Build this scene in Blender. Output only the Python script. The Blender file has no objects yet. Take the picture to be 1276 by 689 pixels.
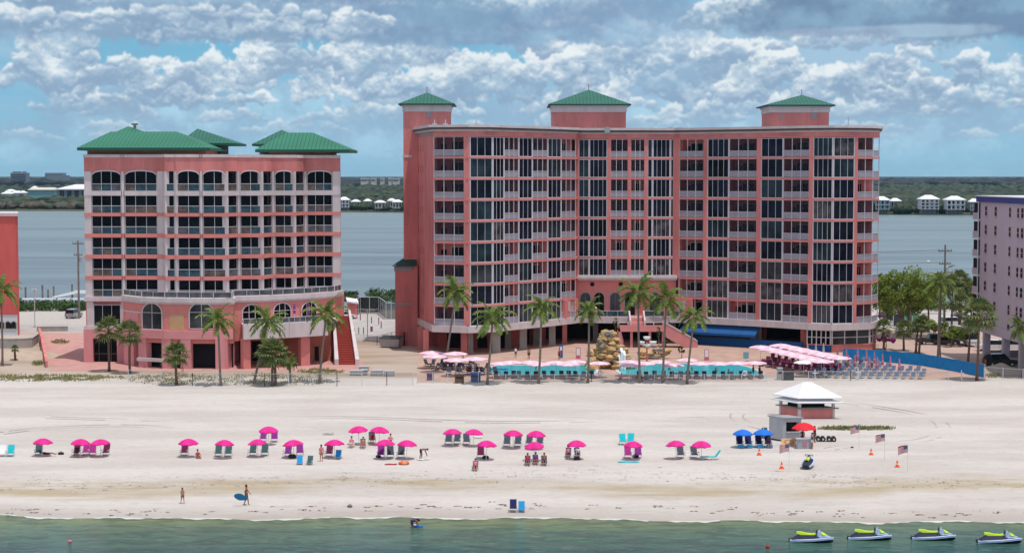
import bpy, bmesh, math, random
import numpy as np
from mathutils import Vector, Matrix
random.seed(7)
R = math.radians
scene = bpy.context.scene
COL = scene.collection
# ------------------------------------------------------------------ camera
W0, H0, FPX = 1276.0, 689.0, 2200.0
CAMZ, HORIZ = 28.5, 219.5
TP = (H0/2-HORIZ)/FPX
PITCH = math.atan(TP)
cp, sp = math.cos(PITCH), math.sin(PITCH)
def ray(u, v):
    xc = (u-W0/2)/FPX; yc = -(v-H0/2)/FPX
    return xc, cp+yc*sp, -sp+yc*cp
def G(u, v, z=0.0):
    "point at height z seen at photo pixel u,v"
    dx, dy, dz = ray(u, v); t = (z-CAMZ)/dz
    return Vector((dx*t, dy*t, z))
def D(u, v, Y):
    "point at distance Y seen at photo pixel u,v"
    dx, dy, dz = ray(u, v); t = Y/dy
    return Vector((dx*t, Y, CAMZ+dz*t))
def zat(v, Y): return D(638, v, Y).z
cam_d = bpy.data.cameras.new('camera'); cam = bpy.data.objects.new('camera', cam_d); COL.objects.link(cam)
cam.location = (0, 0, CAMZ); cam.rotation_euler = (R(90)-PITCH, 0, 0)
cam_d.sensor_width = 36; cam_d.lens = FPX/W0*36
cam_d.clip_start = 0.5; cam_d.clip_end = 90000
scene.camera = cam
# ------------------------------------------------------------------ materials
def rgb(r, g, b): # sRGB 0-255 -> linear
    f = lambda c: ((c/255.0+0.055)/1.055)**2.4 if c > 10 else c/255/12.92
    return (f(r), f(g), f(b), 1)
MATS = {}
def newmat(name):
    m = bpy.data.materials.new(name); m.use_nodes = True
    nt = m.node_tree; b = nt.nodes['Principled BSDF']
    MATS[name] = m
    return m, nt, b
def N(nt, typ, **kw):
    n = nt.nodes.new(typ)
    for k, v in kw.items():
        if hasattr(n, k): setattr(n, k, v)
        else: n.inputs[k.replace('_', ' ')].default_value = v
    return n
def lk(nt, a, b): nt.links.new(a, b)
def mat(name, col, rough=0.7, var=0.12, scale=0.6, spec=0.4, metal=0.0, bump=0.0, bscale=8.0, detail=5, streak=False, emit=None, coat=0):
    m, nt, b = newmat(name)
    if len(col) == 3: col = (*col, 1)
    b.inputs['Roughness'].default_value = rough
    b.inputs['Specular IOR Level'].default_value = spec
    b.inputs['Metallic'].default_value = metal
    b.inputs['Coat Weight'].default_value = coat
    geo = N(nt, 'ShaderNodeNewGeometry')
    mp = N(nt, 'ShaderNodeMapping')
    mp.inputs['Scale'].default_value = (1, 1, 0.25) if streak else (1, 1, 1)
    lk(nt, geo.outputs['Position'], mp.inputs['Vector'])
    no = N(nt, 'ShaderNodeTexNoise'); no.inputs['Scale'].default_value = scale; no.inputs['Detail'].default_value = detail; no.inputs['Roughness'].default_value = 0.65
    lk(nt, mp.outputs[0], no.inputs['Vector'])
    mr = N(nt, 'ShaderNodeMapRange'); mr.inputs['From Min'].default_value = 0.3; mr.inputs['From Max'].default_value = 0.7
    mr.inputs['To Min'].default_value = 1-var; mr.inputs['To Max'].default_value = 1+var
    lk(nt, no.outputs['Fac'], mr.inputs['Value'])
    mx = N(nt, 'ShaderNodeVectorMath', operation='MULTIPLY'); mx.inputs[0].default_value = col[:3]
    cb = N(nt, 'ShaderNodeCombineXYZ')
    for i in range(3): lk(nt, mr.outputs[0], cb.inputs[i])
    lk(nt, cb.outputs[0], mx.inputs[1]); lk(nt, mx.outputs[0], b.inputs['Base Color'])
    if bump:
        n2 = N(nt, 'ShaderNodeTexNoise'); n2.inputs['Scale'].default_value = bscale; n2.inputs['Detail'].default_value = 6
        lk(nt, geo.outputs['Position'], n2.inputs['Vector'])
        bp = N(nt, 'ShaderNodeBump'); bp.inputs['Strength'].default_value = bump; bp.inputs['Distance'].default_value = 0.1
        lk(nt, n2.outputs['Fac'], bp.inputs['Height']); lk(nt, bp.outputs[0], b.inputs['Normal'])
    return m
def foliage(name, c1, c2, trans=0.25, scale=3.0):
    m, nt, b = newmat(name)
    geo = N(nt, 'ShaderNodeNewGeometry')
    no = N(nt, 'ShaderNodeTexNoise'); no.inputs['Scale'].default_value = scale; no.inputs['Detail'].default_value = 4
    lk(nt, geo.outputs['Position'], no.inputs['Vector'])
    cr = N(nt, 'ShaderNodeValToRGB'); cr.color_ramp.elements[0].color = (*c1, 1); cr.color_ramp.elements[1].color = (*c2, 1)
    cr.color_ramp.elements[0].position = 0.35; cr.color_ramp.elements[1].position = 0.65
    lk(nt, no.outputs['Fac'], cr.inputs[0]); lk(nt, cr.outputs[0], b.inputs['Base Color'])
    b.inputs['Roughness'].default_value = 0.55; b.inputs['Specular IOR Level'].default_value = 0.25
    if trans:
        tr = N(nt, 'ShaderNodeBsdfTranslucent'); lk(nt, cr.outputs[0], tr.inputs['Color'])
        ms = N(nt, 'ShaderNodeMixShader'); ms.inputs[0].default_value = trans
        out = nt.nodes['Material Output']
        lk(nt, b.outputs[0], ms.inputs[1]); lk(nt, tr.outputs[0], ms.inputs[2]); lk(nt, ms.outputs[0], out.inputs['Surface'])
    return m
mat('pink', (0.62, 0.215, 0.20), 0.85, 0.26, 0.30, 0.2, streak=True)
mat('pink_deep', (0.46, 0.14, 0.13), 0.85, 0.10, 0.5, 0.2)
mat('pink_light', (0.68, 0.29, 0.30), 0.85, 0.06, 0.5, 0.2)
mat('pink_slab', (0.66, 0.235, 0.21), 0.8, 0.06, 0.8, 0.2)
mat('red_wall', (0.62, 0.13, 0.12), 0.85, 0.15, 0.4, 0.2, streak=True)
mat('orange_wall', (0.62, 0.22, 0.15), 0.85, 0.12, 0.9, 0.2)
mat('white_trim', (0.60, 0.525, 0.53), 0.7, 0.12, 0.7, 0.3, streak=True)
mat('mullion', (0.62, 0.59, 0.63), 0.5, 0.05, 1.0, 0.3)
mat('brown_trim', (0.13, 0.09, 0.08), 0.7, 0.1)
mat('grey_trim', (0.33, 0.31, 0.32), 0.8, 0.1)
mat('lilac_rail', (0.33, 0.31, 0.36), 0.6, 0.10, 1.0)
mat('mauve', (0.49, 0.42, 0.48), 0.85, 0.05, 0.4, 0.2, streak=True)
mat('blue_band', (0.04, 0.06, 0.25), 0.7, 0.06)
mat('blue_canvas', (0.006, 0.085, 0.27), 0.75, 0.12, 1.2)
mat('fence_blue', (0.004, 0.22, 0.55), 0.75, 0.14, 0.8)
mat('concrete', (0.38, 0.36, 0.34), 0.9, 0.14, 0.8, bump=0.2)
mat('concrete_dark', (0.20, 0.20, 0.19), 0.9, 0.2, 0.8)
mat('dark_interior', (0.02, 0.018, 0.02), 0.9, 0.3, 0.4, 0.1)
mat('asphalt', (0.10, 0.10, 0.10), 0.9, 0.15, 0.5)
mat('red_step', (0.33, 0.05, 0.035), 0.75, 0.12, 1.5)
mat('terracotta_paint', (0.64, 0.25, 0.24), 0.8, 0.10, 0.6)
mat('wood', (0.33, 0.20, 0.11), 0.8, 0.15, 2.0)
mat('plywood', (0.55, 0.34, 0.18), 0.8, 0.10, 1.0)
mat('pole_wood', (0.20, 0.17, 0.15), 0.9, 0.2, 1.0)
mat('grey_metal', (0.38, 0.39, 0.41), 0.5, 0.06, 1.0, metal=0.3)
mat('light_metal', (0.62, 0.63, 0.65), 0.4, 0.04, 1.0, metal=0.3)
mat('black_plastic', (0.018, 0.018, 0.02), 0.5, 0.1)
mat('rubber', (0.02, 0.02, 0.02), 0.8, 0.1)
mat('white_paint', (0.80, 0.80, 0.80), 0.45, 0.03, 1.0)
mat('magenta_fabric', (0.80, 0.012, 0.27), 0.75, 0.10, 1.5)
mat('magenta_panel', (0.62, 0.008, 0.20), 0.75, 0.10, 1.5)
mat('red_fabric', (0.72, 0.010, 0.025), 0.75, 0.08, 1.5)
mat('blue_fabric', (0.005, 0.15, 0.62), 0.75, 0.08, 1.5)
mat('pale_pink_fabric', (0.80, 0.46, 0.58), 0.75, 0.10, 1.0)
mat('pale_stripe', (0.82, 0.60, 0.68), 0.75, 0.06, 1.0)
mat('white_fabric', (0.80, 0.79, 0.78), 0.75, 0.05, 1.0)
mat('green_sling', (0.05, 0.12, 0.12), 0.8, 0.1, 3)
mat('grey_sling', (0.07, 0.09, 0.12), 0.8, 0.1, 3)
mat('maroon_sling', (0.14, 0.012, 0.06), 0.8, 0.1, 3)
mat('magenta_sling', (0.42, 0.03, 0.26), 0.8, 0.1, 3)
mat('purple_sling', (0.24, 0.03, 0.26), 0.8, 0.1, 3)
mat('navy_sling', (0.012, 0.015, 0.10), 0.8, 0.1, 3)
mat('cyan_fabric', (0.01, 0.50, 0.56), 0.8, 0.05, 3)
mat('sky_blue_fabric', (0.01, 0.30, 0.62), 0.8, 0.05, 3)
mat('lounger_mesh', (0.05, 0.05, 0.07), 0.8, 0.1, 3)
mat('lounger_blue', (0.12, 0.16, 0.24), 0.8, 0.1, 3)
mat('navy_part', (0.006, 0.008, 0.045), 0.65, 0.05, 1)
mat('hull_white', (0.48, 0.58, 0.78), 0.25, 0.03, 1, coat=0.4)
mat('lime_seat', (0.60, 0.85, 0.02), 0.45, 0.05, 2)
mat('orange', (0.85, 0.10, 0.01), 0.6, 0.05, 2)
mat('skin', (0.42, 0.20, 0.13), 0.6, 0.05, 3)
mat('skin_tan', (0.26, 0.11, 0.06), 0.6, 0.05, 3)
mat('hair', (0.02, 0.012, 0.008), 0.6, 0.1, 3)
mat('cloth_dark', (0.02, 0.02, 0.035), 0.85, 0.1, 3)
mat('cloth_red', (0.45, 0.03, 0.04), 0.85, 0.1, 3)
mat('cloth_pink', (0.60, 0.18, 0.25), 0.85, 0.1, 3)
mat('cloth_white', (0.70, 0.70, 0.70), 0.85, 0.05, 3)
mat('cloth_blue', (0.04, 0.12, 0.35), 0.85, 0.1, 3)
mat('cloth_purple', (0.12, 0.04, 0.18), 0.85, 0.1, 3)
mat('rock_tan', (0.50, 0.31, 0.14), 0.9, 0.45, 1.2, bump=0.6, bscale=2.5)
mat('rock_grey', (0.28, 0.24, 0.22), 0.9, 0.3, 1.5, bump=0.6, bscale=3)
mat('trunk', (0.22, 0.18, 0.15), 0.95, 0.25, 4, bump=0.3)
mat('trunk_brown', (0.16, 0.09, 0.06), 0.95, 0.25, 4, bump=0.3)
mat('hut_grey', (0.42, 0.43, 0.45), 0.7, 0.08, 1)
mat('metal_roof_white', (0.78, 0.78, 0.79), 0.45, 0.04, 1)
mat('roof_dark', (0.05, 0.05, 0.055), 0.8, 0.2, 1)
mat('dark_green_roof', (0.01, 0.06, 0.05), 0.6, 0.1, 1)
mat('car_dark', (0.012, 0.014, 0.018), 0.25, 0.02, 1, coat=0.6)
mat('car_white', (0.75, 0.76, 0.78), 0.3, 0.02, 1, coat=0.5)
mat('car_silver', (0.36, 0.37, 0.39), 0.3, 0.02, 1, metal=0.4, coat=0.5)
mat('car_red', (0.50, 0.02, 0.03), 0.3, 0.02, 1, coat=0.5)
mat('green_screen', (0.03, 0.36, 0.22), 0.8, 0.08, 1)
mat('flag_red', (0.50, 0.02, 0.05), 0.8, 0.0)
mat('flag_blue', (0.02, 0.025, 0.14), 0.8, 0.0)
mat('teal_board', (0.005, 0.15, 0.28), 0.4, 0.1, 2)
mat('bollard_purple', (0.25, 0.05, 0.20), 0.7, 0.1, 2)
mat('house_white', (0.62, 0.64, 0.68), 0.8, 0.04, 0.1)
mat('house_cream', (0.55, 0.52, 0.46), 0.8, 0.04, 0.1)
mat('house_teal', (0.20, 0.38, 0.42), 0.8, 0.04, 0.1)
mat('house_grey', (0.20, 0.23, 0.27), 0.8, 0.04, 0.1)
mat('seaweed', (0.17, 0.06, 0.04), 0.9, 0.3, 2)
mat('bougainvillea', (0.38, 0.03, 0.28), 0.8, 0.3, 2)
foliage('palm_leaf', (0.075, 0.125, 0.025), (0.21, 0.28, 0.06), 0.3)
foliage('palm_leaf_dull', (0.09, 0.13, 0.04), (0.22, 0.25, 0.09), 0.25)
foliage('tree_leaf', (0.11, 0.18, 0.025), (0.28, 0.36, 0.07), 0.35, 0.6)
foliage('mangrove_leaf', (0.035, 0.075, 0.02), (0.08, 0.15, 0.035), 0.15, 0.5)
foliage('forest_leaf', (0.010, 0.024, 0.012), (0.038, 0.058, 0.026), 0.0, 0.016)
foliage('forest_far', (0.006, 0.012, 0.013), (0.018, 0.028, 0.026), 0.0, 0.01)  # darker copy for the horizon woods, cloud shade put into the leaf colour
foliage('scrub_leaf', (0.050, 0.044, 0.035), (0.10, 0.085, 0.062), 0.0, 0.05)
foliage('grass_blade', (0.16, 0.19, 0.055), (0.38, 0.35, 0.18), 0.1, 0.8)
# glass
def glass(name, col, rough=0.08, spec=0.5, var=0.5, scale=0.35):
    m, nt, b = newmat(name)
    geo = N(nt, 'ShaderNodeNewGeometry')
    no = N(nt, 'ShaderNodeTexNoise'); no.inputs['Scale'].default_value = scale; no.inputs['Detail'].default_value = 3
    lk(nt, geo.outputs['Position'], no.inputs['Vector'])
    cr = N(nt, 'ShaderNodeValToRGB')
    cr.color_ramp.elements[0].color = tuple(c*(1-var) for c in col)+(1,); cr.color_ramp.elements[1].color = tuple(c*(1+var) for c in col)+(1,)
    cr.color_ramp.elements[0].position = 0.38; cr.color_ramp.elements[1].position = 0.62
    lk(nt, no.outputs['Fac'], cr.inputs[0]); lk(nt, cr.outputs[0], b.inputs['Base Color'])
    b.inputs['Roughness'].default_value = rough; b.inputs['Specular IOR Level'].default_value = spec; 
    bp = N(nt, 'ShaderNodeBump'); bp.inputs['Strength'].default_value = 0.05; bp.inputs['Distance'].default_value = 0.1
    lk(nt, no.outputs['Fac'], bp.inputs['Height']); lk(nt, bp.outputs[0], b.inputs['Normal'])
    return m
glass('glass_navy', (0.010, 0.013, 0.026), 0.06, 0.10)
glass('glass_black', (0.006, 0.007, 0.010), 0.06, 0.08)
glass('glass_teal', (0.018, 0.03, 0.04), 0.05, 0.2)
glass('glass_curtain', (0.07, 0.065, 0.07), 0.12, 0.12, 0.6, 0.8)
glass('glass_grey', (0.05, 0.055, 0.06), 0.1, 0.15)
glass('car_glass', (0.01, 0.012, 0.015), 0.05, 0.5)
glass('pane_blue', (0.035, 0.075, 0.10), 0.15, 0.25, 0.3, 1)
glass('pane_brown', (0.12, 0.095, 0.085), 0.15, 0.25, 0.3, 1)
glass('pane_grey', (0.10, 0.105, 0.12), 0.15, 0.25, 0.3, 1)
def screen(name, col, op):
    m, nt, b = newmat(name); b.inputs['Base Color'].default_value = (*col, 1); b.inputs['Roughness'].default_value = 0.9; b.inputs['Specular IOR Level'].default_value = 0.1
    tr = N(nt, 'ShaderNodeBsdfTransparent'); ms = N(nt, 'ShaderNodeMixShader'); ms.inputs[0].default_value = op
    out = nt.nodes['Material Output']; lk(nt, tr.outputs[0], ms.inputs[1]); lk(nt, b.outputs[0], ms.inputs[2]); lk(nt, ms.outputs[0], out.inputs['Surface'])
screen('insect_screen', (0.03, 0.028, 0.04), 0.55)
screen('wire_mesh', (0.35, 0.35, 0.36), 0.16)
screen('dark_mesh', (0.04, 0.05, 0.05), 0.75)
screen('clear_panel', (0.45, 0.50, 0.52), 0.22)
# green seam roof
def seam_roof(name, col, spacing=0.55):
    m, nt, b = newmat(name)
    tc = N(nt, 'ShaderNodeUVMap')
    sx = N(nt, 'ShaderNodeSeparateXYZ'); lk(nt, tc.outputs[0], sx.inputs[0])
    md = N(nt, 'ShaderNodeMath', operation='MODULO'); md.inputs[1].default_value = spacing
    ad = N(nt, 'ShaderNodeMath', operation='ADD'); ad.inputs[1].default_value = 500*spacing
    lk(nt, sx.outputs[0], ad.inputs[0]); lk(nt, ad.outputs[0], md.inputs[0])
    lt = N(nt, 'ShaderNodeMath', operation='LESS_THAN'); lt.inputs[1].default_value = 0.11; lk(nt, md.outputs[0], lt.inputs[0])
    no = N(nt, 'ShaderNodeTexNoise'); no.inputs['Scale'].default_value = 0.8; no.inputs['Detail'].default_value = 5
    mx = N(nt, 'ShaderNodeMixRGB'); mx.inputs[1].default_value = (*col, 1); mx.inputs[2].default_value = tuple(min(1, c*0.55) for c in col)+(1,)
    lk(nt, lt.outputs[0], mx.inputs[0])
    m2 = N(nt, 'ShaderNodeMixRGB', blend_type='MULTIPLY'); m2.inputs[0].default_value = 0.6
    lk(nt, mx.outputs[0], m2.inputs[1]); lk(nt, no.outputs['Fac'], m2.inputs[2]); lk(nt, m2.outputs[0], b.inputs['Base Color'])
    bp = N(nt, 'ShaderNodeBump'); bp.inputs['Strength'].default_value = 0.6; bp.inputs['Distance'].default_value = 0.06
    lk(nt, lt.outputs[0], bp.inputs['Height']); lk(nt, bp.outputs[0], b.inputs['Normal'])
    b.inputs['Roughness'].default_value = 0.55; b.inputs['Specular IOR Level'].default_value = 0.3
    return m
seam_roof('green_roof', (0.045, 0.27, 0.165), 0.62)
seam_roof('green_roof_dull', (0.04, 0.21, 0.15), 0.62)
mat('green_fascia', (0.006, 0.085, 0.055), 0.5, 0.05)
# ------------------------------------------------------------------ object helpers
def tag(o, label=None, cat=None, group=None, kind=None):
    if label: o['label'] = label
    if cat: o['category'] = cat
    if group: o['group'] = group
    if kind: o['kind'] = kind
    return o
def empty(name, loc, label, cat, group=None, rz=0):
    o = bpy.data.objects.new(name, None); COL.objects.link(o)
    o.location = loc; o.rotation_euler = (0, 0, rz); o.empty_display_size = 0.2
    return tag(o, label, cat, group)
def copy_tree(o, parent=None, kids=True):
    c = o.copy(); COL.objects.link(c); c.parent = parent
    if kids:
        for ch in [x for x in o.children]: copy_tree(ch, c)
    return c
class MB:
    def __init__(s): s.v = []; s.f = []; s.m = []; s.uv = {}; s.sm = False
    def face(s, pts, m=0, uv=None):
        i = len(s.v); s.v += [tuple(p) for p in pts]; s.f.append(tuple(range(i, i+len(pts)))); s.m.append(m)
        if uv: s.uv[len(s.f)-1] = uv
    def box(s, x0, x1, y0, y1, z0, z1, m=0):
        p = [(x, y, z) for z in (z0, z1) for x, y in ((x0, y0), (x1, y0), (x1, y1), (x0, y1))]
        s.hexa(p, m)
    def hexa(s, p, m=0):
        i = len(s.v); s.v += [tuple(q) for q in p]
        for f in ((3, 2, 1, 0), (4, 5, 6, 7), (0, 1, 5, 4), (1, 2, 6, 5), (2, 3, 7, 6), (3, 0, 4, 7)):
            s.f.append(tuple(i+k for k in f)); s.m.append(m)
    def prism(s, poly, z0, z1, m=0):
        "poly: ccw xy list"
        n = len(poly); i = len(s.v)
        s.v += [(x, y, z0) for x, y in poly]+[(x, y, z1) for x, y in poly]
        s.f.append(tuple(i+k for k in reversed(range(n)))); s.m.append(m)
        s.f.append(tuple(i+n+k for k in range(n))); s.m.append(m)
        for k in range(n):
            j = (k+1) % n; s.f.append((i+k, i+j, i+n+j, i+n+k)); s.m.append(m)
    def bar(s, a, b, w, h=None, m=0):
        a = Vector(a); b = Vector(b); h = h or w; d = (b-a)
        if d.length < 1e-6: return
        d.normalize(); up = Vector((0, 0, 1)) if abs(d.z) < 0.95 else Vector((0, 1, 0))
        sx = d.cross(up).normalized()*w/2; sz = sx.cross(d).normalized()*h/2
        s.hexa([a-sx-sz, a+sx-sz, b+sx-sz, b-sx-sz, a-sx+sz, a+sx+sz, b+sx+sz, b-sx+sz], m)
    def tube(s, pts, rad, n=8, m=0, cap=True):
        pts = [Vector(p) for p in pts]; rings = []
        for k, p in enumerate(pts):
            d = (pts[min(k+1, len(pts)-1)]-pts[max(k-1, 0)]).normalized()
            up = Vector((0, 1, 0)) if abs(d.z) > 0.7 else Vector((0, 0, 1))
            a = d.cross(up).normalized(); b = a.cross(d).normalized()
            r = rad[k] if hasattr(rad, '__len__') else rad
            i = len(s.v); rings.append(i)
            for j in range(n):
                t = 2*math.pi*j/n; s.v.append(tuple(p+a*math.cos(t)*r+b*math.sin(t)*r))
        for k in range(len(pts)-1):
            for j in range(n):
                j2 = (j+1) % n; s.f.append((rings[k]+j, rings[k]+j2, rings[k+1]+j2, rings[k+1]+j)); s.m.append(m)
        if cap:
            s.f.append(tuple(rings[0]+j for j in reversed(range(n)))); s.m.append(m)
            s.f.append(tuple(rings[-1]+j for j in range(n))); s.m.append(m)
    def lathe(s, prof, n=16, c=(0, 0, 0), m=0, mfun=None):
        i = len(s.v)
        for r, z in prof:
            for j in range(n):
                t = 2*math.pi*j/n; s.v.append((c[0]+r*math.cos(t), c[1]+r*math.sin(t), c[2]+z))
        for k in range(len(prof)-1):
            for j in range(n):
                j2 = (j+1) % n; s.f.append((i+k*n+j, i+k*n+j2, i+(k+1)*n+j2, i+(k+1)*n+j)); s.m.append(mfun(j) if mfun else m)
    def build(s, name, mats, parent=None, off=None, smooth=False, label=None):
        me = bpy.data.meshes.new(name)
        o3 = Vector(off) if off is not None else Vector((0, 0, 0))
        if off is None and parent is not None and getattr(parent, 'world_parts', False): o3 = parent.location
        vs = [(x-o3.x, y-o3.y, z-o3.z) for x, y, z in s.v]
        me.from_pydata(vs, [], s.f)
        if isinstance(mats, str): mats = [mats]
        for q in mats: me.materials.append(MATS[q])
        me.polygons.foreach_set('material_index', s.m)
        if s.uv:
            ul = me.uv_layers.new(name='UVMap')
            for fi, uvs in s.uv.items():
                for li, uvc in zip(me.polygons[fi].loop_indices, uvs): ul.data[li].uv = uvc
        if smooth: me.polygons.foreach_set('use_smooth', [True]*len(me.polygons))
        bm = bmesh.new(); bm.from_mesh(me); bmesh.ops.recalc_face_normals(bm, faces=bm.faces) if not s.sm else None; bm.to_mesh(me); bm.free()
        me.update()
        o = bpy.data.objects.new(name, me); COL.objects.link(o)
        if parent is not None: o.parent = parent
        if label: o['label'] = label
        return o
ROOTS = {}
def root_world(name, loc, label, cat, group=None):
    e = empty(name, loc, label, cat, group); ROOTS[e.name] = Vector(loc)
    return e
def wbuild(mb, name, mats, root, parent=None, **kw):
    "mb in world coordinates, becomes part of root (unrotated)"
    off = ROOTS[root.name]
    return mb.build(name, mats, parent or root, off=off, **kw)
def ordinal(i):
    w = ['first', 'second', 'third', 'fourth', 'fifth', 'sixth', 'seventh', 'eighth', 'ninth', 'tenth', 'eleventh', 'twelfth', 'thirteenth', 'fourteenth', 'fifteenth', 'sixteenth', 'seventeenth', 'eighteenth', 'nineteenth', 'twentieth']
    t = {2: 'twenty', 3: 'thirty', 4: 'forty', 5: 'fifty', 6: 'sixty', 7: 'seventy', 8: 'eighty', 9: 'ninety'}
    if i < 20: return w[i]
    n = i+1
    if n % 10 == 0: return t[n//10].replace('y', 'ieth')
    return t[n//10]+'-'+w[n % 10-1]
def hip_roof(mb, x0, x1, y0, y1, z0, zr, rx0, rx1, ry, fascia=0.35, m=0, mf=1, ry1=None):
    "hip roof with ridge from (rx0,ry) to (rx1,ry) at zr"
    A, B, C, E = (x0, y0, z0), (x1, y0, z0), (x1, y1, z0), (x0, y1, z0)
    P, Q = (rx0, ry, zr), (rx1, ry, zr)
    def uvx(pts, ax):
        return [(p[ax], p[2]) for p in pts]
    if rx1-rx0 > 0.05:
        for pts, ax in (((A, B, Q, P), 0), ((C, E, P, Q), 0), ((B, C, Q), 1), ((E, A, P), 1)): mb.face(pts, m, uvx(pts, ax))
    else:
        for pts, ax in (((A, B, P), 0), ((C, E, P), 0), ((B, C, P), 1), ((E, A, P), 1)): mb.face(pts, m, uvx(pts, ax))
    mb.box(x0-0.01, x1+0.01, y0-0.01, y1+0.01, z0-fascia, z0-0.003, mf)
# facet frame: local coords along a plan segment
class Facet:
    def __init__(s, A, B):
        s.A = Vector((A[0], A[1])); s.B = Vector((B[0], B[1])); d = s.B-s.A; s.L = d.length; s.d = d.normalized()
        s.n = Vector((-s.d.y, s.d.x))   # inward (away from camera when A is left of B)
    def p(s, a, t): 
        q = s.A+s.d*a+s.n*t; return (q.x, q.y)
    def box(s, mb, a0, a1, t0, t1, z0, z1, m=0):
        P = [s.p(a0, t0), s.p(a1, t0), s.p(a1, t1), s.p(a0, t1)]
        mb.hexa([(x, y, z0) for x, y in P]+[(x, y, z1) for x, y in P], m)
    def quad(s, mb, a0, a1, t, z0, z1, m=0):
        x0, y0 = s.p(a0, t); x1, y1 = s.p(a1, t); mb.face([(x0, y0, z0), (x1, y1, z0), (x1, y1, z1), (x0, y0, z1)], m)
# ------------------------------------------------------------------ cloud field, computed (no file is loaded)
def cloud_canvas():
    rg = np.random.default_rng(11)
    CW, CH = 2600, 500; U0, V1 = -662.0, 222.0   # column 0 is photo column U0, last row (bottom) is V1
    def fbm(beta, seed, sx=1.0, sy=1.0, lo=0.0):
        r = np.random.default_rng(seed); wn = r.standard_normal((CH, CW))
        fx = np.fft.fftfreq(CW)*sx; fy = np.fft.fftfreq(CH)*sy
        k = np.sqrt(fx[None, :]**2+fy[:, None]**2); k[0, 0] = 1
        a = k**(-beta/2); a[k < lo] = 0; a[0, 0] = 0
        f = np.real(np.fft.ifft2(np.fft.fft2(wn)*a)); return (f-f.mean())/f.std()
    VV, UU = np.mgrid[0:CH, 0:CW].astype(np.float64); UU += U0; VV = VV-(CH-1)+V1
    el = (V1-VV)/(V1+0.0)              # 0 horizon .. 1 top of frame .. 2.2 beyond
    def c3(r, g, b): return np.array(rgb(r, g, b)[:3])
    def lerp(a, b, t): return a*(1-t[..., None])+b*t[..., None]
    ss = lambda x, a, b: (lambda t: t*t*(3-2*t))(np.clip((x-a)/(b-a), 0, 1))
    # blue behind
    img = lerp(c3(150, 188, 208)*np.ones((CH, CW, 3)), c3(124, 178, 204), ss(el, 0.0, 0.75))
    img = lerp(img, c3(92, 160, 198), ss(el, 0.7, 1.6))
    # high thin veil
    veil = ss(fbm(3.4, 5, 3.0, 1.0, 0.002), -0.6, 1.6)*0.75*ss(el, 0.05, 0.4)
    img = lerp(img, c3(176, 195, 212), veil)
    n_edge = fbm(3.3, 21, 1.15, 1, 0.010); n_fine = fbm(2.7, 22, 1.1, 1, 0.03); n_big = fbm(3.6, 23, 1.6, 1, 0.004); n_lit = fbm(4.4, 24, 1.2, 1, 0.011)
    wx = fbm(3.4, 31, 1, 1, 0.008)*4.5; wy = fbm(3.4, 32, 1, 1, 0.008)*3.0
    def cloud(u, v, wd, ht, shade=0.5, seed=0, soft=1.0, op=0.95, bright=1.0):
        "one cumulus: flat-ish base at v, puffs heaped above it"
        nonlocal img
        r = np.random.default_rng(seed+1000)
        x0, x1 = int(max(0, u-wd*0.75-U0)), int(min(CW, u+wd*0.75-U0)); y0, y1 = int(max(0, v-ht*1.7-V1+CH-1)), int(min(CH, v+ht*0.7-V1+CH-1))
        if x1-x0 < 4 or y1-y0 < 4: return
        U = UU[y0:y1, x0:x1]+wx[y0:y1, x0:x1]*ht/28; Vv = VV[y0:y1, x0:x1]+wy[y0:y1, x0:x1]*ht/28
        D = np.zeros(U.shape)-1.0; nrm = np.zeros(U.shape)
        npf = int(7+wd/max(ht, 6)*5)
        for i in range(npf):
            a = r.uniform(-1, 1); env = (1-abs(a)**1.8)
            pu = u+a*wd*0.46; rad = ht*r.uniform(0.22, 0.46)*(0.55+0.45*env); pv = v-rad*0.5-env*ht*r.uniform(0.0, 0.70)
            q = 1-((U-pu)**2/(rad*1.25)**2+(Vv-pv)**2/rad**2)
            h = np.sqrt(np.clip(q, 0, 1)); 
            nrm = np.where(q > D, np.clip((pv-Vv)/rad, -1, 1), nrm); D = np.maximum(D, q)
        ne = n_edge[y0:y1, x0:x1]; nf = n_fine[y0:y1, x0:x1]
        Dn = D+0.24*ne+0.05*nf
        Dn = Dn-np.clip((Vv-(v-ht*0.02))/(ht*0.16), 0, 3)*0.9     # flatten the base
        al = ss(Dn, -0.04*soft, 0.30*soft)*op
        hgt = np.clip((v-Vv)/ht, 0, 1.2)
        nl = n_lit[y0:y1, x0:x1]; gy = np.gradient(nl*1.25+ne*0.24, axis=0)
        lit = 0.38+0.40*nrm+0.50*(hgt-0.38)+np.clip(gy*1.0, -0.26, 0.30)+0.06*nl+0.03*nf+0.08*n_big[y0:y1, x0:x1]
        lit = np.clip(lit, 0, 1)*bright
        dark = c3(127, 151, 177); mid = c3(176, 191, 206); hi = c3(236, 234, 232)
        dark = dark*shade+c3(160, 178, 198)*(1-shade)
        col = lerp(dark*np.ones(U.shape+(3,)), mid, ss(lit, 0.05, 0.50)); col = lerp(col, hi, ss(lit, 0.42, 0.98))
        hazef = np.clip(1-el[y0:y1, x0:x1]*2.2, 0, 0.50)
        col = lerp(col, c3(160, 187, 205), hazef)
        img[y0:y1, x0:x1] = lerp(img[y0:y1, x0:x1], col, al*(0.55+0.45*np.clip(el[y0:y1, x0:x1]*2.4, 0, 1)))
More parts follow.
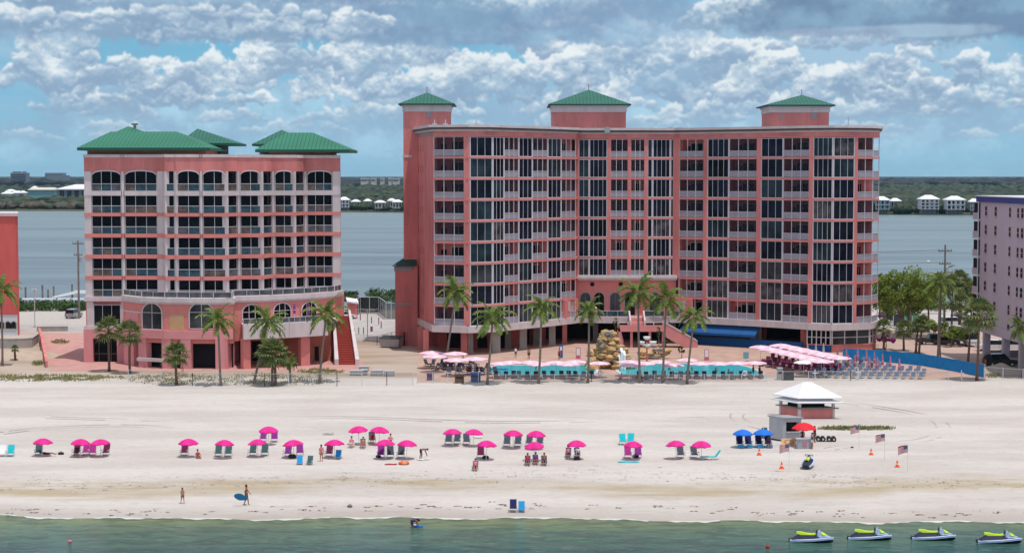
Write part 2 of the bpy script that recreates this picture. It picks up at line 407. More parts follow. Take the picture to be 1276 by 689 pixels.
    def sheet(u, v, wu, wv, col, op, seed, thr=0.0):
        "grey layered cloud base"
        nonlocal img
        g = np.exp(-(((UU-u)/wu)**2)**1.5-(((VV-v)/wv)**2)**1.5)
        n = fbm(3.8, seed, 2.6, 1.0, 0.003); a = ss(g+0.20*n-0.05*n_fine, 0.32+thr, 0.75+thr)*op
        cc = lerp(np.ones((CH, CW, 3))*c3(*col), c3(col[0]+24, col[1]+30, col[2]+24), ss(n+0.5*n_edge, -0.6, 2.2))
        img = lerp(img, cc, a)
    for uu in (60, 300, 560): sheet(uu, 150, 300, 50, (150, 176, 198), 0.8, 80+uu, 0.1)
    for uu in (850, 1080): sheet(uu, 140, 260, 46, (152, 176, 198), 0.85, 80+uu, 0.05)
    # far rows first (low, small, pale), then nearer and larger
    for row, (vb, ht, wd, num, sh) in enumerate(((203, 6, 60, 22, 0.2), (192, 8, 80, 22, 0.2), (180, 11, 90, 22, 0.3), (166, 14, 100, 24, 0.35), (152, 19, 105, 17, 0.45), (138, 24, 120, 14, 0.5))):
        for i in range(num*1):
            u = -650+2560*(i+rg.uniform(-0.45, 0.45))/num; 
            if row < 4 and rg.random() < 0.30: continue
            if vb > 145 and -100 < u < 110 and rg.random() < 0.6: continue
            if vb > 150 and 1100 < u < 1300 and rg.random() < 0.6: continue
            cloud(u, vb+rg.uniform(-5, 5), wd*rg.uniform(0.7, 1.5), ht*rg.uniform(0.8, 1.3), sh, seed=row*100+i, soft=1.3, op=0.85)
    hand = [(30, 112, 130, 22, .4), (170, 122, 130, 34, .5), (85, 104, 62, 52, .5), (160, 108, 90, 38, .5), (250, 132, 170, 26, .5), (270, 114, 120, 36, .5), (345, 98, 80, 42, .45), (455, 122, 160, 44, .55), (455, 92, 110, 46, .5), (560, 118, 120, 50, .55), (370, 82, 60, 40, .4), (520, 84, 120, 36, .5),
            (600, 128, 130, 44, .5), (690, 118, 110, 50, .5), (660, 58, 60, 46, .5), (760, 112, 150, 54, .55), (840, 118, 150, 50, .55), (905, 96, 120, 48, .5), (830, 88, 120, 40, .5), (960, 122, 150, 44, .5), (985, 106, 90, 34, .5), (1040, 130, 140, 34, .5), (1090, 118, 110, 40, .55), (1140, 132, 120, 30, .5),
            (1195, 110, 44, 34, .5), (1215, 140, 130, 26, .5), (1262, 108, 70, 34, .5), (1300, 120, 120, 40, .5), (1120, 88, 90, 20, .4), (780, 60, 90, 30, .5), (720, 36, 120, 36, .5)]
    for i, (u, v, wd, ht, sh) in enumerate(hand): cloud(u, v+3, wd*1.12, ht*1.25, sh, seed=500+i, bright=1.12)
    for s in (-1, 1):
        for i in range(16): u = 638+s*(700+rg.uniform(0, 560)); cloud(u, rg.uniform(70, 130), rg.uniform(90, 170), rg.uniform(30, 52), 0.5, seed=700+i+40*s)
    # layered banks across the top
    sheet(230, 22, 420, 38, (136, 155, 180), 0.93, 61); sheet(540, 30, 150, 30, (128, 150, 178), 0.9, 62); sheet(760, 20, 120, 34, (132, 154, 182), 0.8, 65, 0.05)
    for i, (u, v, wd, ht, sh) in enumerate([(330, 58, 330, 34, .7), (180, 50, 260, 30, .6), (60, 40, 160, 26, .6), (300, 34, 420, 22, .7), (430, 48, 120, 30, .5), (540, 14, 200, 24, .6), (600, 18, 120, 20, .5), (120, 14, 260, 20, .6), (380, 12, 240, 18, .6), (870, 42, 60, 34, .4), (930, 48, 110, 44, .5), (965, 46, 70, 26, .5), (715, 12, 50, 26, .3)]):
        cloud(u, v, wd, ht, sh, seed=900+i, soft=1.5, op=0.85)
    sheet(150, -6, 260, 14, (136, 152, 178), 0.75, 66); sheet(570, 50, 150, 9, (132, 156, 182), 0.75, 67); sheet(470, 2, 160, 9, (128, 146, 176), 0.7, 68)
    cloud(1060, 66, 240, 22, .4, seed=950, soft=1.6); cloud(1120, 62, 170, 20, .4, seed=951, soft=1.6)
    sheet(1130, 20, 240, 32, (112, 134, 162), 0.95, 63); sheet(1240, 40, 200, 20, (116, 138, 166), 0.82, 64); sheet(1080, 46, 150, 7, (160, 172, 192), 0.6, 69)
    for i in range(40):
        u = rg.uniform(-640, 1900); cloud(u, rg.uniform(-250, -30), rg.uniform(150, 420), rg.uniform(40, 90), 0.6, seed=1200+i, soft=1.3)
    # soften slightly
    k = np.array([0.25, 0.5, 0.25])
    for ax in (0, 1): img = sum(kk*np.roll(img, s, ax) for kk, s in zip(k, (-1, 0, 1)))
    lo = np.clip(1-(V1-VV)/60.0, 0, 1); img = lerp(img, c3(150, 188, 207), lo*0.6)
    return img*np.array([0.90, 0.985, 1.03]), U0, V1
# ------------------------------------------------------------------ light and sky
SUN = Vector((0.17, -0.18, 1.0)).normalized()
sd = bpy.data.lights.new('sun', 'SUN'); so = bpy.data.objects.new('sun', sd); COL.objects.link(so)
sd.energy = 3.1; sd.angle = R(0.55); sd.color = (1.0, 0.95, 0.88)
so.location = (0, 0, 200); so.rotation_euler = (-SUN).to_track_quat('-Z', 'Y').to_euler()
w = bpy.data.worlds.new('World'); scene.world = w; w.use_nodes = True
nt = w.node_tree; bg = nt.nodes['Background']
sky = N(nt, 'ShaderNodeTexSky'); sky.sky_type = 'NISHITA'; sky.sun_disc = False
sky.sun_elevation = math.asin(SUN.z); sky.sun_rotation = math.atan2(SUN.x, SUN.y)
sky.air_density = 1.0; sky.dust_density = 0.4; sky.ozone_density = 2.0; sky.altitude = 30
bg.inputs['Strength'].default_value = 0.15
# cloud field over direction (azimuth, elevation), fading into the whitened sky higher up
cl, cU0, cV1 = cloud_canvas()
ch, cw = cl.shape[:2]
CI = bpy.data.images.new('cloud_field', cw, ch, float_buffer=True, alpha=False)
CI.colorspace_settings.name = 'Linear Rec.709'
_a = np.ones((ch, cw, 4), dtype=np.float32); _a[..., :3] = cl[::-1]; CI.pixels.foreach_set(_a.ravel()); CI.update(); CI.pack()
def M(op, a, b=None):
    n = nt.nodes.new('ShaderNodeMath'); n.operation = op
    for i, x in enumerate((a, b)):
        if x is None: continue
        if isinstance(x, (int, float)): n.inputs[i].default_value = x
        else: lk(nt, x, n.inputs[i])
    return n.outputs[0]
tc = N(nt, 'ShaderNodeTexCoord'); sx = N(nt, 'ShaderNodeSeparateXYZ'); lk(nt, tc.outputs['Generated'], sx.inputs[0])
az = M('ARCTAN2', sx.outputs[0], sx.outputs[1]); el = M('ARCSINE', sx.outputs[2])
uu = M('DIVIDE', M('ADD', M('MULTIPLY', az, FPX), 638.0-cU0), float(cw))
vv = M('DIVIDE', M('ADD', M('MULTIPLY', M('MAXIMUM', el, 0.0), FPX), cV1-HORIZ), float(ch))
cv = nt.nodes.new('ShaderNodeCombineXYZ'); lk(nt, uu, cv.inputs[0]); lk(nt, M('MINIMUM', vv, 0.995), cv.inputs[1])
im = nt.nodes.new('ShaderNodeTexImage'); im.image = CI; im.extension = 'MIRROR'; im.interpolation = 'Cubic'; lk(nt, cv.outputs[0], im.inputs[0])
sc_ = nt.nodes.new('ShaderNodeVectorMath'); sc_.operation = 'SCALE'; lk(nt, im.outputs[0], sc_.inputs[0]); sc_.inputs['Scale'].default_value = 1.10/0.15
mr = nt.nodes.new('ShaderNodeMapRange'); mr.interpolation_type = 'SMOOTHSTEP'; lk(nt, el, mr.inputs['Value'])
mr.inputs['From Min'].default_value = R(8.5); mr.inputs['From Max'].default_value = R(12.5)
mx = nt.nodes.new('ShaderNodeMixRGB'); up = nt.nodes.new('ShaderNodeMixRGB'); up.inputs[0].default_value = 0.50; lk(nt, sky.outputs[0], up.inputs[1]); up.inputs[2].default_value = (0.86/0.15, 0.84/0.15, 0.82/0.15, 1)   # even grey-white for broken cloud overhead, added to raise the fill light
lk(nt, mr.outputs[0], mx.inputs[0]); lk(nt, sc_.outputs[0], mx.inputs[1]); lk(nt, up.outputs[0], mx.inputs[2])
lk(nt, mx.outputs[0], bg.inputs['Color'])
w.cycles.sampling_method = 'MANUAL'; w.cycles.sample_map_resolution = 512
scene.view_settings.view_transform = 'Standard'; scene.view_settings.look = 'None'
scene.view_settings.exposure = 0.0; scene.view_settings.gamma = 1.0; scene.view_settings.use_curve_mapping = False
# ------------------------------------------------------------------ ground
WL = -0.7            # water level
def gz(y):
    pts = [(-400, -6), (100, -3.0), (140, -1.25), (150, -0.66), (156, -0.38), (163, -0.05), (166, 0.0), (388, 0.0), (397, -1.6), (420, -4), (1440, -4), (1500, -0.9), (1506, 0.3), (80000, 0.3)]
    for (a, za), (b, zb) in zip(pts, pts[1:]):
        if a <= y <= b: return za+(zb-za)*(y-a)/(b-a)
    return 0
def shore_off(x): # wobble of the near beach's waterline
    return 0.6*math.sin(x*0.05+0.6)+0.45*math.sin(x*0.13+2)+0.35*math.sin(x*0.37)+0.22*math.sin(x*0.71+1)+0.15*math.sin(x*1.3+2)-0.045*x-0.25
ys = [-400, 0, 60, 100, 120, 130, 136]+list(np.arange(140, 170, 1.0))+[172, 176, 180, 190, 200, 220, 240, 260, 280, 300, 330, 360, 380, 388, 392, 397, 420, 700, 1000, 1180]+list(range(1200, 1700, 12))+[1800, 2200, 3000, 5000, 9000, 20000, 40000, 80000]
xs = [-60000, -20000, -8000, -3000, -1500, -800, -400, -200, -140]+list(np.arange(-100, 101, 2.0))+[140, 200, 400, 800, 1500, 3000, 8000, 20000, 60000]
mb = MB(); mb.sm = True
for y in ys:
    for x in xs:
        if y < 165:
            off = shore_off(max(-100, min(100, x))); z = gz(y-off*max(0, min(1, (165-y)/10.0)))
        elif 380 < y < 420: z = gz(y-5*math.sin(x*0.021)-2*math.sin(x*0.07))
        elif 1100 < y < 2000: z = gz(y+110+0.235*max(-620, min(620, x))+9*math.sin(x*0.013)+5*math.sin(x*0.041))
        else: z = gz(y)
        if 163 < y < 250: z += 0.05*math.sin(x*0.11+y*0.3)*math.sin(y*0.21+x*0.03)
        mb.v.append((x, y, z))
nx = len(xs)
for j in range(len(ys)-1):
    for i in range(nx-1):
        a = j*nx+i; mb.f.append((a, a+1, a+nx+1, a+nx)); mb.m.append(0)
# sand / land material
m, nt2, b = newmat('ground')
geo = N(nt2, 'ShaderNodeNewGeometry'); sp_ = N(nt2, 'ShaderNodeSeparateXYZ'); lk(nt2, geo.outputs['Position'], sp_.inputs[0])
def g_noise(sx_, sy_, scale, detail=6, rough=0.6, off=0.0):
    mp = N(nt2, 'ShaderNodeMapping'); mp.inputs['Scale'].default_value = (sx_, sy_, 1); mp.inputs['Location'].default_value = (off, off*1.7, 0)
    lk(nt2, geo.outputs['Position'], mp.inputs['Vector'])
    n = N(nt2, 'ShaderNodeTexNoise'); n.inputs['Scale'].default_value = scale; n.inputs['Detail'].default_value = detail; n.inputs['Roughness'].default_value = rough
    lk(nt2, mp.outputs[0], n.inputs['Vector']); return n.outputs['Fac']
def gm(op, a, b=None, clamp=False):
    n = nt2.nodes.new('ShaderNodeMath'); n.operation = op; n.use_clamp = clamp
    for i, x in enumerate((a, b)):
        if x is None: continue
        if isinstance(x, (int, float)): n.inputs[i].default_value = x
        else: lk(nt2, x, n.inputs[i])
    return n.outputs[0]
def gs(x, a, b, lo=0.0, hi=1.0):
    n = nt2.nodes.new('ShaderNodeMapRange'); n.interpolation_type = 'SMOOTHSTEP'; lk(nt2, x, n.inputs['Value'])
    for k, q in zip(('From Min', 'From Max', 'To Min', 'To Max'), (a, b, lo, hi)): n.inputs[k].default_value = q
    return n.outputs[0]
def gmix(f, a, b2):
    n = nt2.nodes.new('ShaderNodeMixRGB')
    for i, x in enumerate((f, a, b2)):
        if isinstance(x, tuple): n.inputs[i].default_value = x if len(x) == 4 else (*x, 1)
        elif isinstance(x, (int, float)): n.inputs[i].default_value = x
        else: lk(nt2, x, n.inputs[i])
    return n.outputs[0]
X, Y, Z = sp_.outputs
big = g_noise(0.3, 1, 0.12, 6); fine = g_noise(0.7, 1.6, 1.1, 8, 0.7, 5); lines = g_noise(0.12, 1.6, 0.45, 7, 0.62, 11)
dry = gmix(gs(big, 0.38, 0.64), (0.50, 0.455, 0.42, 1), (0.58, 0.54, 0.505, 1))
dry = gmix(gs(fine, 0.48, 0.70, 0.0, 0.34), dry, (0.31, 0.275, 0.26, 1))
dry = gmix(gs(lines, 0.56, 0.72, 0.0, 0.30), dry, (0.32, 0.285, 0.27, 1))
# tan wrack band, wavy
wob = gm('MULTIPLY', gm('SUBTRACT', g_noise(1, 1, 0.035, 4, 0.6, 3), 0.5), 18.0)
yy = gm('ADD', Y, wob)
band = gm('MULTIPLY', gs(yy, 157.0, 161.0), gs(yy, 162.5, 166.0, 1.0, 0.0))
bandn = gm('MULTIPLY', band, gs(g_noise(0.25, 1.2, 0.25, 6, 0.6, 21), 0.40, 0.58, 0.25, 1.0))
c = gmix(gm('MULTIPLY', bandn, 0.80), dry, (0.36, 0.285, 0.165, 1))
# debris flecks
fl = gs(g_noise(0.45, 1.5, 1.1, 5, 0.7, 31), 0.60, 0.68)
fz = gm('MULTIPLY', gs(Y, 160.0, 163.0), gs(Y, 165.0, 168.0, 1.0, 0.0))
c = gmix(gm('MULTIPLY', gm('MULTIPLY', fl, fz), 0.6), c, (0.22, 0.19, 0.15, 1))
# wet sand by the water
wet = gs(Z, -0.70, -0.36, 1.0, 0.0)
c = gmix(gm('MULTIPLY', wet, 0.42), c, (0.31, 0.25, 0.20, 1))
under = gs(Z, -1.0, -0.70, 1.0, 0.0)
c = gmix(under, c, (0.22, 0.24, 0.16, 1))
# behind the beach: grey-tan made ground
back = gs(gm('ADD', Y, gm('MULTIPLY', gm('SUBTRACT', big, 0.5), 8.0)), 247.0, 251.0)
c = gmix(back, c, gmix(gs(big, 0.4, 0.6), (0.36, 0.28, 0.215, 1), (0.46, 0.385, 0.32, 1)))
c = gmix(gs(Y, 300.0, 330.0), c, gmix(gs(fine, 0.3, 0.7), (0.42, 0.385, 0.36, 1), (0.50, 0.47, 0.44, 1)))
far = gs(Y, 700.0, 900.0)
c = gmix(far, c, gmix(gs(g_noise(0.3, 0.3, 0.02, 5), 0.4, 0.6), (0.03, 0.045, 0.02, 1), (0.085, 0.085, 0.05, 1)))
lk(nt2, c, b.inputs['Base Color']); b.inputs['Roughness'].default_value = 0.95; b.inputs['Specular IOR Level'].default_value = 0.15
lk(nt2, gm('SUBTRACT', 0.95, gm('MULTIPLY', wet, 0.5)), b.inputs['Roughness'])
bp = N(nt2, 'ShaderNodeBump'); bp.inputs['Strength'].default_value = 0.8; bp.inputs['Distance'].default_value = 0.3
bh = gm('ADD', gm('MULTIPLY', g_noise(1, 1, 2.2, 5, 0.65, 2), 0.6), gm('MULTIPLY', g_noise(0.5, 1, 0.35, 4, 0.6, 8), 1.4))
lk(nt2, bh, bp.inputs['Height']); lk(nt2, bp.outputs[0], b.inputs['Normal'])
g = mb.build('ground', 'ground', smooth=True); tag(g, kind='structure')
# ------------------------------------------------------------------ water
def water(name, shallow, mid, deep, y0, y1, y2, rough, bstr, s1, s2, sxx=1.0, spec=0.5, transp=None):
    global nt2
    m, nt2, b = newmat(name)
    global geo
    geo = N(nt2, 'ShaderNodeNewGeometry'); s = N(nt2, 'ShaderNodeSeparateXYZ'); lk(nt2, geo.outputs['Position'], s.inputs[0])
    n1 = g_noise(0.35*sxx, 1.2, s1, 6, 0.6); n2 = g_noise(0.55*sxx, 1.5, s2, 5, 0.65, 7)
    yw = gm('ADD', s.outputs[1], gm('MULTIPLY', gm('SUBTRACT', n1, 0.5), (y1-y0)*0.9))
    c = gmix(gs(yw, y0, y1), deep, mid); c = gmix(gs(yw, y1, y2), c, shallow)
    if bstr < 0.9:
        c = gmix(gs(n1, 0.38, 0.62, 0.0, 0.75), c, tuple(q*1.28 for q in mid[:3])+(1,)); c = gmix(gs(g_noise(0.06, 0.5, 0.05, 5, 0.6, 44), 0.50, 0.66, 0.0, 0.6), c, tuple(q*0.72 for q in deep[:3])+(1,))
    if bstr > 0.9:
        c = gmix(gs(n2, 0.44, 0.60, 0.0, 0.45), c, tuple(q*0.45 for q in deep[:3])+(1,))
        c = gmix(gs(g_noise(0.7, 2.4, s2*1.9, 4, 0.6, 33), 0.55, 0.68, 0.0, 0.40), c, tuple(min(1, q*2.3) for q in mid[:3])+(1,))
    lk(nt2, c, b.inputs['Base Color']); b.inputs['Roughness'].default_value = rough; b.inputs['IOR'].default_value = 1.33; b.inputs['Specular IOR Level'].default_value = spec
    bp = N(nt2, 'ShaderNodeBump'); bp.inputs['Strength'].default_value = bstr; bp.inputs['Distance'].default_value = 0.5
    hh = gm('ADD', gm('MULTIPLY', n1, 1.0), gm('MULTIPLY', n2, 0.6)); lk(nt2, hh, bp.inputs['Height']); lk(nt2, bp.outputs[0], b.inputs['Normal'])
water('sea_water', (0.155, 0.205, 0.095, 1), (0.065, 0.135, 0.095, 1), (0.008, 0.065, 0.078, 1), 132.0, 142.5, 149.5, 0.16, 1.0, 0.22, 0.62, spec=0.22)
water('bay_water', (0.145, 0.20, 0.215, 1), (0.135, 0.185, 0.205, 1), (0.11, 0.15, 0.18, 1), 500, 900, 1400, 0.35, 0.5, 0.02, 0.12, 0.4, spec=0.25)
mb = MB(); mb.face([(-3000, -400, WL), (3000, -400, WL), (3000, 162, WL), (-3000, 162, WL)]); o = mb.build('sea_water', 'sea_water'); tag(o, kind='structure')
mb = MB(); mb.face([(-9000, 385, WL), (9000, 385, WL), (9000, 1900, WL), (-9000, 1900, WL)]); o = mb.build('bay_water', 'bay_water'); tag(o, kind='structure')
# foam / shallow edge sheet: thin wet line of swash, following the waterline
mat('foam', (0.55, 0.53, 0.46), 0.5, 0.2, 0.8)
# ================================================================== MAIN HOTEL
FL0 = 4.66; FH = 3.37; NF = 9
def fz(k): return FL0+FH*k
TOP = fz(NF)
# facade line: pixel column -> distance
prof = [(541, 282), (583, 280), (612, 281.5), (645, 286.5), (682, 292), (717, 298.5), (717.1, 301), (760, 300.5), (801, 300.5), (843, 301), (843.1, 300.5), (880, 297.5), (941, 292.5), (974, 289.3), (1007, 286.2), (1036, 284.6), (1064, 285.4), (1085, 287), (1093, 291)]
def dist(u):
    for (a, da), (b, db) in zip(prof, prof[1:]):
        if a <= u <= b: return da+(db-da)*(u-a)/(b-a) if b-a > 0.5 else db
    return prof[0][1] if u < prof[0][0] else prof[-1][1]
def FP(u, dd=0.0, side=0):
    d = dist(u-0.06 if side < 0 else u+0.06 if side > 0 else u)+dd
    p = D(u, 410, d); return (p.x, p.y)
HR = root_world('main_hotel', (8, 292, 0), 'large pink hotel with three green pyramid towers and rows of screened balconies', 'hotel')
body = MB(); slab = MB(); trim = MB(); pil = MB()
# (u0, u1, type, panes)   B balcony, G glass, P pink pier
bays = [(541, 579, 'B', 3), (579, 585.3, 'P', 0), (585.3, 614, 'G', 3), (614, 628.2, 'G', 3), (628.2, 646, 'B', 3), (646, 663.3, 'G', 3), (663.3, 682, 'B', 3), (682, 699, 'G', 3), (699, 716.9, 'B', 3),
        (717.2, 720.5, 'P', 0), (720.5, 733.5, 'G', 2), (733.5, 756.5, 'G', 4), (756.5, 760, 'P', 0), (760, 782, 'B', 3), (782, 785, 'P', 0), (785, 802.5, 'B', 3), (802.5, 806, 'P', 0), (806, 812, 'G', 1), (812, 834.5, 'G', 4), (834.5, 838.5, 'G', 1), (838.5, 845.5, 'P', 0),
        (845.5, 876, 'B', 3), (876, 880, 'P', 0), (880, 907.3, 'G', 4), (907.3, 942, 'B', 3), (942, 946.5, 'P', 0), (946.5, 974.5, 'G', 3), (974.5, 1007, 'B', 3), (1007, 1011, 'P', 0), (1011, 1036, 'G', 4), (1036, 1063, 'G', 3), (1063, 1066, 'P', 0), (1066, 1085.5, 'B', 2), (1085.5, 1093, 'B', 1)]
BD = 1.9  # balcony depth
outline = [FP(u) for u, d in prof if u not in (717.1, 843.1)]
outline = []
for u, d in prof: outline.append(FP(u, 0, -1 if u in (717,) else 0) if u not in (717.1, 843.1) else FP(u, 0, 1))
backL = D(513, 400, 304); backR = D(1085, 400, 312)
inner = []
def offset_in(pts, t):
    out = []
    for i, p in enumerate(pts):
        a = Vector(pts[max(0, i-1)]); b = Vector(pts[min(len(pts)-1, i+1)]); d = (b-a).normalized(); n = Vector((-d.y, d.x))
        q = Vector(p)+n*t; out.append((q.x, q.y))
    return out
clean = [FP(u) for u in (541, 583, 612, 645, 682, 716.9)]+[FP(720, 0.2), FP(760), FP(801), FP(840), FP(846), FP(880), FP(941), FP(974), FP(1007), FP(1036), FP(1064), FP(1085), FP(1093)]
inn = offset_in(clean, BD)
inn[0] = (clean[0][0]-0.15, clean[0][1]+BD)
back = [(backR.x, backR.y), (D(900, 400, 318).x, 318), (D(640, 400, 318).x, 318), (backL.x, backL.y)]
# solid core behind the balconies
core = inn+back
wallm = MB()
wallm.prism([(p[0], p[1]) for p in core], FL0, TOP+0.02)
# west side wall runs flush from the front corner to the back
Lc = clean[0]; sw = Facet((backL.x, backL.y), (Lc[0]+0.05, Lc[1]))
sw.box(wallm, 0, sw.L, 0.0, 0.5, FL0, TOP+0.02)
# fascia above top storey (parapet)
fac_poly = clean+[(backR.x+0.4, backR.y), (backL.x-0.3, backL.y)]
for k in range(len(clean)-1):
    f = Facet(clean[k], clean[k+1]); f.box(wallm, -0.02, f.L+0.02, -0.04, 0.4, TOP-0.18, TOP+0.95)
wbuild(wallm, 'wall', 'pink', HR)
# roof deck, cornice
roof = MB(); roof.prism([(x, y+0.3) for x, y in clean]+back, TOP+0.05, TOP+0.9); wbuild(roof, 'roof_deck', 'grey_trim', HR)
cor = MB()
loop = [(backL.x-0.35, backL.y)]+clean+[(backR.x+0.5, backR.y)]
loop[1] = (clean[0][0]-0.25, clean[0][1]-0.25)
for k in range(len(loop)-1):
    f = Facet(loop[k], loop[k+1])
    f.box(cor, -0.1, f.L+0.1, -0.18, 0.5, TOP+0.62, TOP+0.90, 0)
    f.box(cor, -0.14, f.L+0.14, -0.42, 0.5, TOP+0.903, TOP+1.22, 1)
    f.box(cor, -0.2, f.L+0.2, -0.62, 0.55, TOP+1.223, TOP+1.62, 2)
wbuild(cor, 'cornice', ['white_trim', 'brown_trim', 'white_trim'], HR)
# slab edges for every storey
for k in range(1, NF+1):
    for i in range(len(clean)-1):
        if k <= 1 and 5 <= i <= 8: continue
        f = Facet(clean[i], clean[i+1])
        f.box(slab, -0.01, f.L+0.01, -0.10, BD+0.02, fz(k)-0.30 if k < NF else fz(k)-0.22, fz(k)+0.0)
wbuild(slab, 'floor_slab', 'pink_slab', HR)
# deck band above the ground floor
band = MB()
pts = [(backL.x-0.3, backL.y), (clean[0][0]-0.3, clean[0][1]-0.5)]+[FP(u, -0.6) for u in (560, 583, 612, 645, 682, 705, 716.9)]+[FP(722, -1.5)]
pts2 = [FP(722, -1.5), FP(760, -2.2), FP(801, -2.2), FP(838, -1.5), FP(848, -0.8), FP(880, -0.6), FP(941, -0.6), FP(974, -0.6), FP(1007, -0.6), FP(1036, -0.6), FP(1064, -0.5), FP(1085, -0.4), (FP(1093)[0]+0.5, FP(1093)[1]-0.2), (backR.x+0.5, backR.y)]
for P in (pts, pts2):
    for a, b2 in zip(P, P[1:]):
        f = Facet(a, b2); f.box(band, -0.03, f.L+0.03, 0, 1.0, 3.62, FL0+0.02)
wbuild(band, 'deck_band', 'white_trim', HR)
deck = MB(); deck.prism([(x, y+0.3) for x, y in pts]+[(x, y+0.3) for x, y in pts2[1:]]+back, 3.75, FL0-0.02)
wbuild(deck, 'podium_deck', 'pink_light', HR)
# bays
def glass_bay(root, f, a0, a1, z0, z1, panes, tm=0.10, gname='glass_navy', wt=0.055, t0=-0.06, name='window'):
    fr = MB(); f.box(fr, a0, a0+tm, t0, 0.16, z0, z1); f.box(fr, a1-tm, a1, t0, 0.16, z0, z1)
    f.box(fr, a0+tm, a1-tm, t0+0.02, 0.16, z0, z0+0.10); f.box(fr, a0+tm, a1-tm, t0+0.02, 0.16, z1-0.08, z1)
    for i in range(1, panes):
        c = a0+(a1-a0)*i/panes; f.box(fr, c-wt/2, c+wt/2, t0+0.02, 0.14, z0+0.10, z1-0.08)
    o = wbuild(fr, name, 'mullion', root)
    pn = MB(); f.box(pn, a0+0.03, a1-0.03, 0.05, 0.12, z0+0.03, z1-0.03)
    wbuild(pn, 'pane', gname, root, parent=o)
    return o
sidewalls = MB(); backfill = MB()
rnd = random.Random(3)
for (u0, u1, ty, pn) in bays:
    recess = 720 < u0 < 838.6
    A, B = FP(u0, 0, 1), FP(u1, 0, -1)
    f = Facet(A, B); L = f.L
    ks = range(2, NF) if (recess and u0 > 719) else range(NF)
    if ty == 'P':
        z0 = fz(2) if recess else FL0
        pil = MB(); f.box(pil, -0.05, L+0.05, -0.12, BD+0.1, z0, TOP); wbuild(pil, 'pier', 'pink', HR)
        continue
    # party walls either side of the bay
    f.box(sidewalls, -0.07, 0.07, 0.02, BD+0.15, fz(2) if recess else FL0, TOP)
    for k in ks:
        z0, z1 = fz(k)+0.003, fz(k+1)-0.303
        if ty == 'G':
            glass_bay(HR, f, 0.02, L-0.02, z0, z1, pn, tm=0.17 if L > 2 else 0.1, gname=(rnd.choice(['glass_navy']*7+['glass_teal']*4+['glass_curtain', 'glass_black']) if k > 2 else rnd.choice(['glass_navy', 'glass_navy', 'glass_curtain', 'glass_grey', 'glass_teal'])))
        else:
            # balcony: posts and head rail, then railing, door and small window
            pm = MB()
            for i in range(pn+1):
                c = L*i/pn; c = min(max(c, 0.05), L-0.05)
                f.box(pm, c-0.045, c+0.045, -0.05, 0.06, z0, z1+0.01)
            f.box(pm, 0.09, L-0.09, -0.04, 0.04, z1-0.05, z1+0.005)
            o = wbuild(pm, 'balcony', 'mullion', HR)
            rl = MB(); f.box(rl, 0.05, L-0.05, -0.02, 0.02, z0+0.06, z0+1.0, 0); f.box(rl, 0.05, L-0.05, -0.06, 0.045, z0+1.003, z0+1.07, 1)
            wbuild(rl, 'railing', ['lilac_rail', 'mullion'], HR, parent=o)
            if L > 1.6 and (rnd.random() < 0.93 if k > 3 else rnd.random() < 0.6) and u0 < 1080:
                sc2 = MB(); f.quad(sc2, 0.09, L-0.09, 0.07, z0+1.0, z1-0.05); wbuild(sc2, 'insect_screen', 'insect_screen', HR, parent=o)
            if L > 1.6:
                dm = MB(); dw = min(2.3, L*0.55); dc = L*(0.68 if u0 < 700 else 0.55) if L > 2.2 else L*0.5
                tt = BD-0.34
                f.box(dm, dc-dw/2, dc+dw/2, tt, tt+0.3, z0+0.02, z0+2.45, 0)
                for c in (dc-dw/2, dc, dc+dw/2-0.06): f.box(dm, c, c+0.06, tt-0.03, tt-0.003, z0+0.02, z0+2.45, 1)
                f.box(dm, dc-dw/2+0.061, dc+dw/2-0.061, tt-0.028, tt-0.003, z0+2.39, z0+2.452, 1)
                wbuild(dm, 'glass_door', ['glass_black', 'mullion'], HR, parent=o)
            if L > 3.6:
                wm = MB(); f.box(wm, L*0.12, L*0.28, BD-0.34, BD+0.02, z0+1.15, z0+1.95, 0)
                wbuild(wm, 'small_window', ['glass_black'], HR, parent=o)
wbuild(sidewalls, 'party_wall', 'pink', HR)
# narrow blind recesses on the west wall
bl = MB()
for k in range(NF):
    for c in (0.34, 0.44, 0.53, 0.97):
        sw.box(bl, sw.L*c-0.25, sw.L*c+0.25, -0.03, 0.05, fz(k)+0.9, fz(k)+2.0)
wbuild(bl, 'blind_niche', 'pink_deep', HR)
